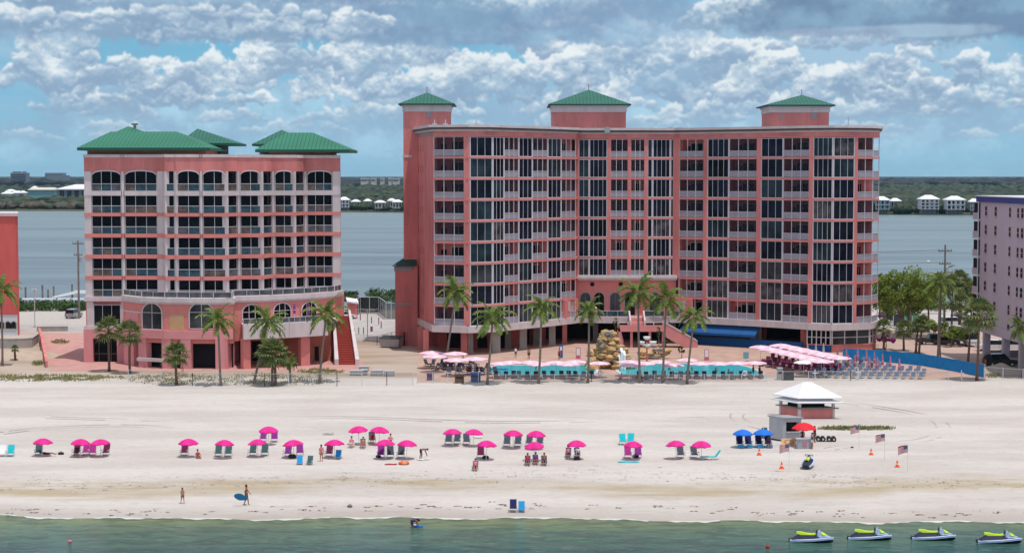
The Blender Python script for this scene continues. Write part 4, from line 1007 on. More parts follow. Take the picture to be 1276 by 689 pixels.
# podium front: bowed wall
pp = [(153.8, 267.5), (176, 263.0), (205, 261.3), (236, 260.6), (266, 260.4), (290, 260.8), (292, 264.5), (340, 267.0), (380, 270.5), (418, 275.5), (426, 279)]
ppt = [LP(u, d) for u, d in pp]
zl0, zl1 = zat(377.0, 261), zat(371.5, 261)
pwm = MB(); pwm.prism([(x, y+0.5) for x, y in ppt]+[(ppt[-1][0], 283), (ppt[0][0], 272)], zg, zl0)
for a, b_ in zip(ppt, ppt[1:]):
    f = Facet(a, b_); f.box(pwm, -0.02, f.L+0.02, 0, 0.6, zg, zl0)
wbuild(pwm, 'podium_wall', 'orange_wall' if False else 'pink_slab', LR)
q = MB()
for a, b_ in zip(ppt, ppt[1:]):
    f = Facet(a, b_); f.box(q, -0.05, f.L+0.05, -0.35, 1.0, zl0+0.01, zl1); f.box(q, -0.05, f.L+0.05, -0.2, 1.0, zl0-0.25, zl0+0.005)
q.prism([(x, y+0.6) for x, y in ppt]+[(ppt[-1][0], 281), (ppt[0][0], 271)], zl0+0.05, zl1-0.05)
wbuild(q, 'podium_ledge', 'white_trim', LR)
q = MB()
for a, b_ in zip(ppt, ppt[1:]):
    f = Facet(a, b_); f.box(q, 0, f.L, 0.14, 0.17, zl1+0.1, zl1+0.85, 0); f.box(q, -0.02, f.L+0.02, 0.1, 0.2, zl1+0.853, zl1+0.93, 1)
    n = max(1, int(f.L/1.5))
    for i in range(n+1): f.box(q, f.L*i/n-0.035, f.L*i/n+0.035, 0.115, 0.195, zl1, zl1+0.85, 1)
wbuild(q, 'terrace_railing', ['pane_grey', 'mullion'], LR)
# big arched windows in the podium
for (k, u, wd, vb, vs, rs, cr) in ((1, 189.5, 3.4, 409, 389, 1.35, True), (3, 251, 3.5, 409, 389, 1.35, True), (6, 314, 2.9, 400, 389.5, 1.1, True), (7, 351.5, 2.9, 400, 387.5, 1.1, True), (8, 385, 3.0, 400, 386, 1.1, True)):
    f = Facet(ppt[k], ppt[k+1]); dd = pp[k][1]
    arch_window(LR, f, uofs(u, f), wd, zat(vb, dd), zat(vs, dd), rs, gl='glass_grey' if k < 6 else 'glass_black', t=-0.1, mulls=2 if k < 6 else 3)
q = MB(); f = Facet(ppt[2], ppt[3]); a, b_ = uofs(211, f), uofs(229, f); f.box(q, a, b_, -0.05, 0.03, zat(411, 261), zat(392, 261)); 
wbuild(q, 'boarded_bay', 'plywood', LR)
q = MB(); f = Facet(ppt[0], ppt[1]); a, b_ = uofs(157, f), uofs(172, f); f.box(q, a, b_, -0.05, 0.03, zat(409, 265), zat(389, 265)); wbuild(q, 'shutter', 'pink_light', LR)
q = MB(); f.box(q, 0, f.L, -0.08, 0.02, zat(389, 265), zat(387.5, 265)); wbuild(q, 'canopy_strip', 'white_trim', LR)
# podium base with pink piers and dark openings
bs = MB(); dkk = MB()
base_v = [(153.8, 166), (172, 181), (201, 212), (225, 237), (268, 280), (283, 292)]
zt = zat(411.5, 261)
for a, b_ in zip(ppt[:6], ppt[1:6]):
    f = Facet(a, b_); f.box(bs, -0.03, f.L+0.03, -0.5, 0.6, zat(422, 261), zt)
for (ua, ub) in base_v:
    A = LP(ua, dist_l(ua) if False else np.interp(ua, [p[0] for p in pp], [p[1] for p in pp])-0.5); B = LP(ub, np.interp(ub, [p[0] for p in pp], [p[1] for p in pp])-0.5)
    f = Facet(A, B); q = MB(); f.box(q, 0, f.L, 0, 1.1, 0, zat(422, 261)-0.004); wbuild(q, 'base_pier', 'pink_light', LR)
wbuild(bs, 'base_beam', 'pink_light', LR)
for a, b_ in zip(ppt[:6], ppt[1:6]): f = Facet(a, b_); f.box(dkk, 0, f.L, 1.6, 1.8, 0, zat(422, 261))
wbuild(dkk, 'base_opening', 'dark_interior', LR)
q = MB(); f = Facet(ppt[1], ppt[2]); f.box(q, uofs(174, f), uofs(206, f), -0.9, -0.5, 1.0, 1.5); wbuild(q, 'white_barrier', 'white_trim', LR)
# lower restaurant terrace on the right with stairs down to the sand
tp = [LP(303, 259.5), LP(360, 262.5), LP(408, 266.5)]
zT = zat(404, 262)
q = MB(); q.prism(tp+[LP(424, 276), LP(300, 266)], zT-0.5, zT)
for a, b_ in zip(tp, tp[1:]): f = Facet(a, b_); f.box(q, 0, f.L, -0.2, 0.3, zat(421, 262), zT+0.15)
wbuild(q, 'terrace_band', 'white_trim', LR)
q = MB()
for a, b_ in zip(tp, tp[1:]):
    f = Facet(a, b_); f.box(q, 0, f.L, 0.0, 0.04, zT+0.25, zT+0.95, 0); f.box(q, 0, f.L, -0.03, 0.07, zT+0.953, zT+1.03, 1)
    for i in range(8): f.box(q, f.L*i/7-0.03, f.L*i/7+0.03, -0.02, 0.06, zT+0.15, zT+0.95, 1)
wbuild(q, 'terrace_railing', ['pane_grey', 'mullion'], LR)
for (ua, ub) in ((303, 312), (338, 349), (375, 386)):
    A, B = LP(ua, np.interp(ua, [303, 408], [260, 266.5])), LP(ub, np.interp(ub, [303, 408], [260, 266.5])); f = Facet(A, B); q = MB(); f.box(q, 0, f.L, 0, 1.2, 0, zat(421, 262)+0.05); wbuild(q, 'base_pier', 'pink_slab', LR)
q = MB(); q.box(LP(300, 272)[0], LP(412, 272)[0], 272, 272.3, 0, zT-0.4, 0); q.box(LP(392, 272)[0], LP(397, 272)[0], 271.9, 272, 0, 2.2, 1); q.box(LP(314, 272)[0], LP(330, 272)[0], 271.9, 272, 0, 3, 1); wbuild(q, 'base_wall', ['orange_wall', 'dark_interior'], LR)
q = MB()
ya, yb = 278.0, 266.0; n = 22
x0t, x1t = D(417, 403, ya).x, D(434, 403, ya).x; x0b, x1b = D(421, 453, yb).x, D(444, 453, yb).x
for i in range(n):
    s0, s1 = i/n, (i+1)/n; y1_, y0_ = ya+(yb-ya)*s0, ya+(yb-ya)*s1; z = zT*(1-s0)
    xx0, xx1 = x0t+(x0b-x0t)*s0, x1t+(x1b-x1t)*s0
    q.box(xx0, xx1, y0_, y1_, 0, max(0.05, z))
wbuild(q, 'beach_stair', 'red_step', LR)
q = MB()
for (xa_, xb_) in ((x0t-0.35, x0b-0.35), (x1t, x1b)):
    q.hexa([(xb_-0.1, yb-0.3, 0), (xb_+0.5, yb-0.3, 0), (xa_+0.35, ya, 0), (xa_, ya, 0), (xb_-0.1, yb-0.3, 0.9), (xb_+0.5, yb-0.3, 0.9), (xa_+0.35, ya, zT+1.0), (xa_, ya, zT+1.0)])
wbuild(q, 'stair_parapet', 'white_trim', LR)
# ================================================================== SETTING: paving, patches
def sheet(name, px, mname, z, kind='structure', extra=None):
    pts = [G(u, v, 0) for u, v in px]; mb = MB(); mb.sm = True
    mb.face([(p.x, p.y, z) for p in pts][::-1]); o = mb.build(name, mname); tag(o, kind=kind)
    if o.data.polygons[0].normal.z < 0:
        o.data.flip_normals()
    return o
mat('pink_paving', (0.50, 0.27, 0.24), 0.9, 0.14, 0.5, bump=0.1)
mat('deck_paving', (0.46, 0.31, 0.25), 0.9, 0.18, 0.35, bump=0.1)
mat('road', (0.40, 0.38, 0.36), 0.9, 0.15, 0.2, bump=0.1)
mat('parking_right', (0.46, 0.34, 0.29), 0.9, 0.12, 0.2, bump=0.1)
mat('pool_tile', (0.012, 0.40, 0.46), 0.25, 0.22, 1.2)
sheet('pool_deck', [(520, 476), (1228, 473), (1228, 456), (1056, 440), (940, 417), (700, 415), (520, 428)], 'deck_paving', 0.012)
sheet('hotel_terrace_paving', [(60, 462), (470, 462), (445, 448), (90, 448)], 'pink_paving', 0.010)
sheet('ramp_paving', [(58, 456), (107, 456), (112, 415), (52, 415)], 'pink_paving', 0.014)
sheet('road', [(-300, 413), (112, 413), (112, 404), (-300, 404)], 'road', 0.008)
sheet('parking_lot', [(430, 424), (495, 424), (495, 400), (430, 400)], 'road', 0.010)
sheet('parking_ground', [(1095, 440), (1230, 456), (1420, 470), (1420, 412), (1095, 412)], 'parking_right', 0.008)
# grass and weeds on the sand: scattered blades
def grass_patch(name, cu, cv, ru, rv, num, h, seed):
    rg = random.Random(seed); mb = MB(); mb.sm = True
    for i in range(num):
        while True:
            a, b_ = rg.uniform(-1, 1), rg.uniform(-1, 1)
            if a*a+b_*b_ < rg.uniform(0.3, 1.1): break
        if math.sin(a*9+seed)*math.sin(b_*5+a*4) < -0.45: continue
        p = G(cu+a*ru, cv+b_*rv, 0); hh = h*rg.uniform(0.4, 1.2); t = rg.uniform(0, 6.28); w_ = rg.uniform(0.05, 0.14)
        dx, dy = math.cos(t)*w_, math.sin(t)*w_; lx, ly = rg.uniform(-.1, .1), rg.uniform(-.1, .1)
        mb.face([(p.x-dx, p.y-dy, 0), (p.x+dx, p.y+dy, 0), (p.x+lx, p.y+ly, hh)])
    o = mb.build(name, 'grass_blade'); tag(o, 'low yellow-green grass and weeds growing in patches on the sand', 'grass', kind='stuff'); return o
grass_patch('grass', 60, 471, 100, 4.5, 2600, 0.30, 1); grass_patch('grass', 215, 472, 55, 8, 1500, 0.25, 2); grass_patch('grass', 330, 473, 95, 8, 1700, 0.25, 3)
grass_patch('grass', 400, 463, 30, 4, 900, 0.3, 4); grass_patch('grass', 75, 426, 12, 3, 500, 0.3, 5); grass_patch('grass', 1066, 534, 52, 2.2, 1500, 0.35, 6)
grass_patch('grass', 47, 453, 8, 3, 300, 0.35, 7); grass_patch('grass', 1238, 468, 10, 3, 200, 0.3, 8)
# seaweed line near the water: many small clumps
rg = random.Random(5); mb = MB(); mb.sm = True
for i in range(120):
    u = rg.uniform(-100, 1376); v = rg.choice([634.5, 636.5, 632.5])+4*math.sin(u*0.006+1)+rg.uniform(-2, 2)+ (u-638)*0.003
    p = G(u, v, -0.5); p.z = gz(p.y-shore_off(p.x)*max(0, min(1, (165-p.y)/10)))
    for k in range(rg.randint(3, 9)):
        a, b_, r_ = rg.uniform(-.35, .35), rg.uniform(-.12, .12), rg.uniform(0.04, 0.11)
        mb.face([(p.x+a-r_, p.y+b_-r_*.6, p.z+.03), (p.x+a+r_, p.y+b_-r_*.5, p.z+.05), (p.x+a+r_*.7, p.y+b_+r_, p.z+.04), (p.x+a-r_, p.y+b_+r_*.8, p.z+.02)])
tag(mb.build('seaweed', 'seaweed'), 'dark red seaweed scraps washed up along the waterline', 'seaweed', kind='stuff')
rg = random.Random(6); mb = MB(); mb.sm = True
for i in range(420):
    u = rg.uniform(-100, 1376); v = 597+7*math.sin(u*0.004+2)+rg.gauss(0, 4.5)+ (5 if 380 < u < 620 else 0)
    p = G(u, v, 0); p.z = gz(p.y)
    for k in range(rg.randint(2, 6)):
        a, b_, r_ = rg.uniform(-.6, .6), rg.uniform(-.15, .15), rg.uniform(0.03, 0.09)
        mb.face([(p.x+a-r_, p.y+b_-r_*.6, p.z+.03), (p.x+a+r_, p.y+b_-r_*.5, p.z+.05), (p.x+a+r_*.7, p.y+b_+r_, p.z+.04), (p.x+a-r_, p.y+b_+r_*.8, p.z+.02)])
tag(mb.build('beach_debris', 'concrete_dark'), 'dark bits of dried wrack scattered along the beach', 'beach wrack', kind='stuff')
# ================================================================== PALMS AND TREES
def frond(mb, base, ang, elev, length, rg, nleaf=13, width=0.62, droop=1.0):
    p = Vector(base); d = Vector((math.cos(ang)*math.cos(elev), math.sin(ang)*math.cos(elev), math.sin(elev)))
    n = 7; pts = [p.copy()]; dirs = [d.copy()]
    for i in range(n):
        d = (d+Vector((0, 0, -0.30*droop*(0.45+i/n)))).normalized(); p = p+d*length/n; pts.append(p.copy()); dirs.append(d.copy())
    for i in range(n):
        s = pts[i+1]-pts[i]; sd_ = s.cross(Vector((0, 0, 1))).normalized()*0.035
        mb.face([pts[i]-sd_, pts[i]+sd_, pts[i+1]+sd_*.6, pts[i+1]-sd_*.6])
    for k in range(nleaf):
        t = 0.12+0.88*(k+0.5)/nleaf; x = t*n; i = min(n-1, int(x)); q = pts[i].lerp(pts[i+1], x-i); d = dirs[i]
        s = d.cross(Vector((0, 0, 1)));
        if s.length < 0.1: s = Vector((1, 0, 0))
        s.normalize(); L = width*length*0.36*(math.sin(math.pi*min(1, t*0.93+0.10))**0.6)*rg.uniform(0.85, 1.15)
        for sg in (-1, 1):
            tip = q+s*sg*L*0.85+d*L*0.55+Vector((0, 0, -L*rg.uniform(0.35, 0.75)))
            w_ = d*length*0.036
            mid = q.lerp(tip, 0.5)+Vector((0, 0, L*0.09))
            mb.face([q-w_, q+w_, mid+w_*0.9, mid-w_*0.9]); mb.face([mid-w_*0.9, mid+w_*0.9, tip])
def coco_crown(seed, R_=2.7, nf=19, droop=1.0):
    rg = random.Random(seed); mb = MB(); mb.sm = True
    for i in range(nf):
        a = i*2.399+rg.uniform(-.25, .25); e = R(72)-R(100)*(i/nf)**1.05+rg.uniform(-.12, .12)
        frond(mb, (0, 0, 0), a, e, R_*rg.uniform(0.85, 1.12), rg, droop=droop)
    rgz = random.Random(seed+1)
    return mb
def fan_crown(seed, R_=1.5, nf=30):
    rg = random.Random(seed); mb = MB(); mb.sm = True
    for i in range(nf):
        a = i*2.399+rg.uniform(-.2, .2); e = R(80)-R(125)*(i/nf)+rg.uniform(-.12, .12)
        d = Vector((math.cos(a)*math.cos(e), math.sin(a)*math.cos(e), math.sin(e))); L = R_*rg.uniform(0.45, 0.65)
        c = d*L; s = d.cross(Vector((0, 0, 1))).normalized(); up = s.cross(d).normalized()
        mb.face([-s*.03, s*.03, c+s*.03, c-s*.03])
        for k in range(11):
            t = R(-95)+R(190)*k/10; bl = R_*0.62*rg.uniform(0.85, 1.1)
            dd = (d*math.cos(t)+s*math.sin(t)*0.95).normalized(); tip = c+dd*bl+Vector((0, 0, -bl*0.28))-up*0.05
            ww = dd.cross(up).normalized()*0.075; m_ = c+dd*bl*0.55+Vector((0, 0, -bl*0.04))
            mb.face([c, m_-ww, tip, m_+ww])
    return mb
crowns = {}
def crown_mesh(kind, seed):
    key = (kind, seed)
    if key not in crowns:
        mb = coco_crown(seed) if kind == 'c' else fan_crown(seed)
        me = bpy.data.meshes.new('crown'); me.from_pydata([tuple(x) for x in mb.v], [], mb.f)
        me.materials.append(MATS['palm_leaf' if kind == 'c' else 'palm_leaf_dull']); me.update(); crowns[key] = me
    return crowns[key]
def palm(u, vb, vt, label, kind='c', lean=0.0, leany=0.0, size=1.0, seed=0, group='coconut palms in front of the hotels', tr=None, z0=0.0):
    p = G(u, vb, 0); top = D(u, vt, p.y).z
    e = empty('coconut_palm' if kind == 'c' else 'fan_palm', (p.x, p.y, z0), label, 'palm tree', group)
    hc = max(1.0, top-z0-(1.8 if kind == 'c' else 1.45)*size)
    lx = lean/FPX*p.y; rr = (0.17 if kind == 'c' else 0.2)*(tr or 1)
    pts = [(lx*(t**1.0)+math.sin(t*3+seed)*0.12*(1-t)*t*2, leany*t, hc*t-(0.1 if t == 0 else 0)) for t in [i/8 for i in range(9)]]
    mb = MB(); mb.tube(pts, [rr*(1.35 if i == 0 else 1.0-0.035*i) for i in range(9)], 8)
    mb.build('trunk', 'trunk' if kind == 'c' else 'trunk_brown', e, off=(0, 0, 0), smooth=True)
    cr = bpy.data.objects.new('crown', crown_mesh(kind, seed % 5+1)); COL.objects.link(cr); cr.parent = e
    cr.location = pts[-1]; cr.rotation_euler = (0, 0, seed*1.3); cr.scale = (size*1.2,)*3
    sk = MB(); sk.sm = True; rg = random.Random(seed+50)
    for k in range(7):
        a = rg.uniform(0, 6.28); L_ = rg.uniform(.7, 1.3)*size; x0_, y0_, z0_ = pts[-1]
        for j in range(3):
            b_ = a+rg.uniform(-.3, .3); sk.face([(x0_, y0_, z0_-.05), (x0_+math.cos(b_)*.35*size, y0_+math.sin(b_)*.35*size, z0_-.25*L_), (x0_+math.cos(b_)*.30*size, y0_+math.sin(b_)*.30*size, z0_-L_), (x0_+math.cos(b_+.4)*.22*size, y0_+math.sin(b_+.4)*.22*size, z0_-L_*.8)])
    sk.build('dead_fronds', 'wood', e)
    if kind == 'c':
        cm = MB(); rg = random.Random(seed)
        for k in range(5):
            a = rg.uniform(0, 6.28); cm.lathe([(0, -.14), (.1, -.09), (.13, 0), (.1, .09), (0, .14)], 6, (pts[-1][0]+math.cos(a)*.22, pts[-1][1]+math.sin(a)*.22, pts[-1][2]-.2))
        cm.build('coconuts', 'wood', e, smooth=True)
    return e
PG = 'palms in front of the smaller hotel'; PM = 'coconut palms along the pool'; PR = 'palms by the right-hand parking'
palm(3, 456, 345, 'tall coconut palm cut by the left edge, in front of the red building', lean=0, seed=1, size=1.15, group=PG)
palm(136, 463, 396, 'fan palm left of its near twin, before the arcade of the smaller hotel', 'f', seed=2, size=1.25, group=PG)
palm(162, 465.5, 401, 'fan palm before the white barrier of the smaller hotel', 'f', seed=4, size=1.2, group=PG)
palm(220, 480, 427, 'shortest fan palm, standing alone on the weedy sand', 'f', seed=3, size=1.15, group=PG)
palm(275.5, 481, 383, 'straight coconut palm beside the big arched podium window', lean=-4, seed=5, group=PG)
palm(316, 478, 384, 'coconut palm leaning right before the restaurant terrace', lean=18, seed=6, group=PG, size=1.05)
palm(339, 481, 423, 'bushy low palm in front of the leaning palm', 'f', seed=7, size=1.3, group=PG)
palm(343, 480, 428, 'shorter trunk pressed against the bushy low palm', 'f', seed=8, size=1.2, group=PG)
palm(362, 477, 442, 'stunted young palm with a thin crown near the fence', 'c', seed=9, size=0.5, group=PG)
palm(398, 477, 373, 'coconut palm just left of the red outdoor stairs', lean=9, seed=10, size=1.15, group=PG)
palm(555, 459, 347, 'tallest leaning coconut palm over the pink umbrella group', lean=13, seed=11, size=1.1, group=PM)
palm(607, 479, 377, 'coconut palm leaning slightly right of the concrete column', lean=7, seed=12, size=1.15, group=PM)
palm(671, 478, 367, 'slim coconut palm beside the left pool end', lean=4, seed=13, group=PM)
palm(732.5, 477, 372, 'small-headed coconut palm just left of the rock waterfall', lean=2, seed=14, size=0.85, group=PM)
palm(797, 477, 345, 'large coconut palm in front of the terrace stairs', lean=-2, seed=15, size=1.2, group=PM)
palm(826, 477, 354, 'coconut palm right of the terrace stairs landing', lean=4, seed=16, size=1.1, group=PM)
palm(856, 478, 378, 'coconut palm leaning right in front of the blue awning', lean=8, seed=17, size=1.0, group=PM)
palm(1096, 404, 342, 'slender distant palm at the right corner of the big hotel', 'f', seed=18, size=0.9, group=PR)
palm(1103, 405, 345, 'slender distant palm right of its twin near the hotel corner', 'f', seed=19, size=0.8, group=PR)
palm(1101, 436, 398, 'low fan palm beside purple blossoms', 'f', seed=20, size=0.9, group=PR)
palm(1126, 437, 400, 'low fan palm in front of the green screen', 'f', seed=21, size=1.0, group=PR)
palm(1141, 440, 396, 'left trunk of the close pair of fan palms', 'f', lean=3, seed=22, size=0.9, group=PR)
palm(1145, 441, 393, 'right trunk of the close pair of fan palms', 'f', lean=4, seed=23, size=0.9, group=PR)
palm(1170, 446, 335, 'tall thick-trunked palm rising behind the blue fence', 'c', seed=24, size=1.15, tr=1.7, group=PR)
palm(1206, 453, 398, 'thin dark-trunked palm beside the grey truck', 'f', lean=2, seed=25, size=0.9, group=PR)
palm(1217, 474, 374, 'tall fan palm at the end of the blue fence', 'f', lean=2, seed=26, size=1.6, group=PR)
palm(1274, 470, 392, 'palm cut by the right edge before the mauve building', 'c', lean=-2, seed=27, size=0.9, group=PR)
for i, (u, vb, vt, lb) in enumerate([(1186, 412, 343, 'distant palm beside the right power pole'), (1195, 410, 338, 'highest of the distant palms beside the mauve building'), (1203, 411, 347, 'distant bushy palm left of the mauve building'), (1210, 413, 352, 'distant palm touching the mauve building'), (1157, 414, 350, 'distant palm behind the broad leafy tree'), (1197, 420, 366, 'lower distant palm above the grey truck')]):
    palm(u, vb, vt, lb, 'f', seed=30+i, size=1.25, group=PR)
palm(19, 449, 430, 'tiny young palm on the sandy slope below the concrete wall', 'f', seed=40, size=0.4, group=None)
# broadleaf tree
def leafy(name, base, h, rad, nclump, label, mname='tree_leaf', seed=1, trunk_r=0.35, flat=0.75, group=None, leaf=0.28, per=90, cat='tree', limbs=7):
    rg = random.Random(seed); e = empty(name, base, label, cat, group)
    tm = MB(); tm.tube([(0, 0, -0.1), (0.1, 0, h*0.25), (0.05, 0.1, h*0.45)], [trunk_r*1.3, trunk_r, trunk_r*0.8], 8)
    cl = []
    for i in range(limbs):
        a = i*2.4+rg.uniform(-.3, .3); r_ = rad*rg.uniform(0.45, 0.85); z = h*rg.uniform(0.55, 0.9)
        tm.tube([(0.05, 0.1, h*0.42), (math.cos(a)*r_*0.5, math.sin(a)*r_*0.5, (h*0.42+z)/2+0.3), (math.cos(a)*r_, math.sin(a)*r_, z)], [trunk_r*0.6, trunk_r*0.35, 0.05], 6)
    tm.build('trunk', 'trunk', e, smooth=True)
    for i in range(nclump):
        a = rg.uniform(0, 6.28); r_ = rad*math.sqrt(rg.random()); z = h*(0.42+0.50*rg.random()*(1-0.55*(r_/rad)**2)+0.05)
        cl.append((math.cos(a)*r_, math.sin(a)*r_, z, rad*rg.uniform(0.16, 0.30)))
    mb = MB(); mb.sm = True
    for (x, y, z, r_) in cl:
        for k in range(per):
            d = Vector((rg.gauss(0, 1), rg.gauss(0, 1), rg.gauss(0, 1))).normalized(); q = Vector((x, y, z))+Vector((d.x, d.y, d.z*flat))*r_*rg.uniform(0.55, 1.1)
            n = Vector((rg.gauss(0, 1), rg.gauss(0, 1), rg.gauss(0.8, 1))).normalized(); s = n.orthogonal().normalized()*leaf*rg.uniform(.6, 1.3); t = n.cross(s).normalized()*leaf*rg.uniform(.3, .6)
            mb.face([q-s, q+t, q+s, q-t])
    mb.build('crown', mname, e)
    return e
p = G(1132, 420, 0); leafy('broadleaf_tree', p, 12.5, 6.0, 90, 'broad light-green leafy tree behind the blue fence', seed=2, per=120)
p = G(1122, 414, 0); leafy('broadleaf_tree', p, 7.5, 3.4, 26, 'smaller leafy tree at the left foot of the broad tree', seed=3)
p = G(1163, 425, 0); leafy('shrub', p, 4.0, 2.4, 18, 'leafy shrub between the broad tree and the tall palm', seed=4, trunk_r=0.1, cat='shrub')
p = G(1185, 432, 0); leafy('shrub', p, 3.4, 2.2, 16, 'round shrub left of the grey truck', seed=5, trunk_r=0.1, cat='shrub')
p = G(1103, 436, 0); leafy('flowering_shrub', (p.x+0.4, p.y+1.5, 0), 2.6, 1.4, 14, 'purple flowering bush at the right corner of the hotel', 'bougainvillea', seed=6, trunk_r=0.08, cat='shrub', leaf=0.15)
p = G(435, 387, 0); leafy('shrub', p, 4.4, 3.3, 26, 'round mangrove bush right behind the smaller hotel', 'mangrove_leaf', seed=7, trunk_r=0.15, cat='shrub')
p = G(478, 384, 0); leafy('shrub', p, 3.9, 5.0, 34, 'wide mangrove bush behind the screened lot', 'mangrove_leaf', seed=8, trunk_r=0.15, cat='shrub')
# hedge of mangrove on the bay shore, left
rg = random.Random(9); mb = MB(); mb.sm = True
for i in range(210):
    u = rg.choice([rg.uniform(-60, 110), rg.uniform(-60, 110), rg.uniform(1090, 1300)]); q0 = G(u, 385.0+rg.uniform(-1.5, 3), 0); r_ = rg.uniform(0.7, 1.4)
    for k in range(70):
        d = Vector((rg.gauss(0, 1), rg.gauss(0, 1), abs(rg.gauss(0, 1)))).normalized(); q = Vector((q0.x, q0.y, 0.0))+Vector((d.x*1.4, d.y, d.z*1.5))*r_*rg.uniform(.6, 1.1)
        n = Vector((rg.gauss(0, 1), rg.gauss(0, 1), rg.gauss(.8, 1))).normalized(); s = n.orthogonal().normalized()*.3; t = n.cross(s).normalized()*.15
        mb.face([q-s, q+t, q+s, q-t])
tag(mb.build('mangrove_scrub', 'mangrove_leaf'), 'low dark green mangrove scrub along the bay shore', 'mangrove', kind='stuff')
# ================================================================== FAR SHORE
def ico(sub):
    bm = bmesh.new(); bmesh.ops.create_icosphere(bm, subdivisions=sub, radius=1); v = np.array([x.co[:] for x in bm.verts]); f = np.array([[q.index for q in x.verts] for x in bm.faces]); bm.free(); return v, f
I1, I2 = ico(1), ico(2)
def blobs(name, items, mname, label, cat, sub=1, jit=0.28, seed=0):
    bv, bf = (I1, I2)[sub-1]; rg = np.random.default_rng(seed); n = len(items); it = np.array(items)
    V_ = bv[None]*(1+rg.normal(0, jit, (n, len(bv), 1))); V_ = V_*it[:, None, 3:6]+it[:, None, 0:3]
    F_ = bf[None]+(np.arange(n)*len(bv))[:, None, None]
    me = bpy.data.meshes.new(name); me.vertices.add(n*len(bv)); me.vertices.foreach_set('co', V_.ravel()); nf = n*len(bf)
    me.loops.add(nf*3); me.loops.foreach_set('vertex_index', F_.ravel().astype(np.int32)); me.polygons.add(nf); me.polygons.foreach_set('loop_start', np.arange(0, nf*3, 3, dtype=np.int32))
    me.materials.append(MATS[mname]); me.update(); me.validate()
    o = bpy.data.objects.new(name, me); COL.objects.link(o); tag(o, label, cat, kind='stuff'); return o
def shoreY(u): return 1500-0.155*u
rg = random.Random(21); near = []; scrub = []; mid = []; farr = []
for i in range(2300):
    u = rg.uniform(-260, 1540); Y = shoreY(u)+14+abs(rg.gauss(0, 1))*240*rg.random(); x = (u-638)/FPX*Y
    left = u < 130; s = rg.uniform(2.2, 5.0) if not left else rg.uniform(2.0, 3.6)
    if 420 < u < 505 and Y < shoreY(u)+75 and rg.random() < 0.8: continue
    if 1085 < u < 1230 and Y < shoreY(u)+60 and rg.random() < 0.85: continue
    (scrub if left and rg.random() < 0.85 and Y < shoreY(u)+260 else near).append((x, Y, s*0.7, s*1.25, s*1.25, s*1.05))
for i in range(5200):
    u = rg.uniform(-260, 1540); Y = 1600*(3.2**(rg.random())); x = (u-638)/FPX*Y; s = rg.uniform(4, 7)
    mid.append((x, Y, s*0.6, s*2.0, s*1.8, s*(1.05 if u > 130 else 0.8)))
for i in range(4200):
    u = rg.uniform(-260, 1540); Y = 4300*(2.6**(rg.random())); x = (u-638)/FPX*Y; s = rg.uniform(6, 10)
    farr.append((x, Y, s*0.6, s*4.5, s*2.5, s*1.25+2))
blobs('forest', near, 'forest_leaf', 'dark green woods right behind the far bay shore', 'forest', 2, 0.22, 1)
blobs('scrub', scrub, 'scrub_leaf', 'grey-brown scrub on the far left shore', 'scrub', 2, 0.25, 2)
blobs('forest', mid, 'forest_leaf', 'wide belt of woods beyond the far shore houses', 'forest', 1, 0.22, 3)
blobs('distant_forest', farr, 'forest_far', 'thin bluish line of woods on the horizon', 'forest', 1, 0.2, 4)
# houses across the bay
def bay_house(u, vb, wpx, hpx, mname, label, storeys=2, roof='metal_roof_white', stilts=True, back=0, group='houses on the far bay shore', hip=True, name='waterfront_house'):
    Y = shoreY(u)+12+back; p = D(u, vb, Y); s = Y/FPX; Wd = wpx*s; Hh = hpx*s; z0 = 0.3
    e = root_world(name, (p.x, Y, z0), label, 'house', group)
    x0, x1 = p.x-Wd/2, p.x+Wd/2; dep = Wd*0.8; rh = Hh*0.24; zt = z0+Hh-rh; zs = z0+(Hh*0.22 if stilts else 0)
    q = MB(); q.box(x0, x1, Y, Y+dep, zs, zt); wbuild(q, 'wall', mname, e)
    if stilts:
        q = MB(); n = 5
        for i in range(n): a = x0+0.3+(Wd-0.6)*i/(n-1); q.box(a-.25, a+.25, Y+0.2, Y+.7, z0-0.5, zs)
        q.box(x0+1, x1-1, Y+2, Y+dep-1, z0-0.5, zs); wbuild(q, 'stilt_base', 'house_grey', e)
    q = MB(); rx = Wd*0.32 if hip else 0.01
    q.uv = {}
    hip_roof(q, x0-0.9, x1+0.9, Y-1.2, Y+dep+0.9, zt+0.35, zt+rh, x0+Wd*0.5-Wd*0.5+rx, x1-rx, Y+dep/2, 0.35); wbuild(q, 'roof', [roof, roof], e)
    sh_ = (zt-zs)/storeys
    for k in range(storeys):
        za_ = zs+sh_*k
        q = MB(); q.box(x0-0.2, x1+0.2, Y-1.3, Y, za_+0.02, za_+0.22); q.box(x0-0.15, x1+0.15, Y-1.3, Y-1.2, za_+0.9, za_+1.0)
        for i in range(6): a = x0+(Wd-.15)*i/5; q.box(a, a+.15, Y-1.3, Y-1.18, za_+.2, zt if k == storeys-1 else za_+sh_)
        wbuild(q, 'balcony', 'house_white', e)
        nw = max(3, int(Wd/3.2))
        for i in range(nw):
            a = x0+Wd*(i+0.5)/nw; q = MB(); q.box(a-Wd/nw*.3, a+Wd/nw*.3, Y-0.06, Y+0.05, za_+.5, za_+sh_*.82); wbuild(q, 'window', 'glass_black', e)
    return e
bay_house(1099.5, 265, 17, 21, 'house_teal', 'pale teal waterfront house beside the big hotel', 2)
bay_house(1116, 262, 12, 17, 'house_grey', 'low house with white gable roof behind the teal house', 1, back=60)
bay_house(1158.5, 266, 22, 23, 'house_white', 'left of the two tall white waterfront houses', 3)
bay_house(1191, 266, 22, 22, 'house_white', 'right of the two tall white waterfront houses, on darker stilts', 2)
bay_house(1214, 265, 10, 19, 'house_grey', 'grey-blue house half hidden by the mauve building', 2)
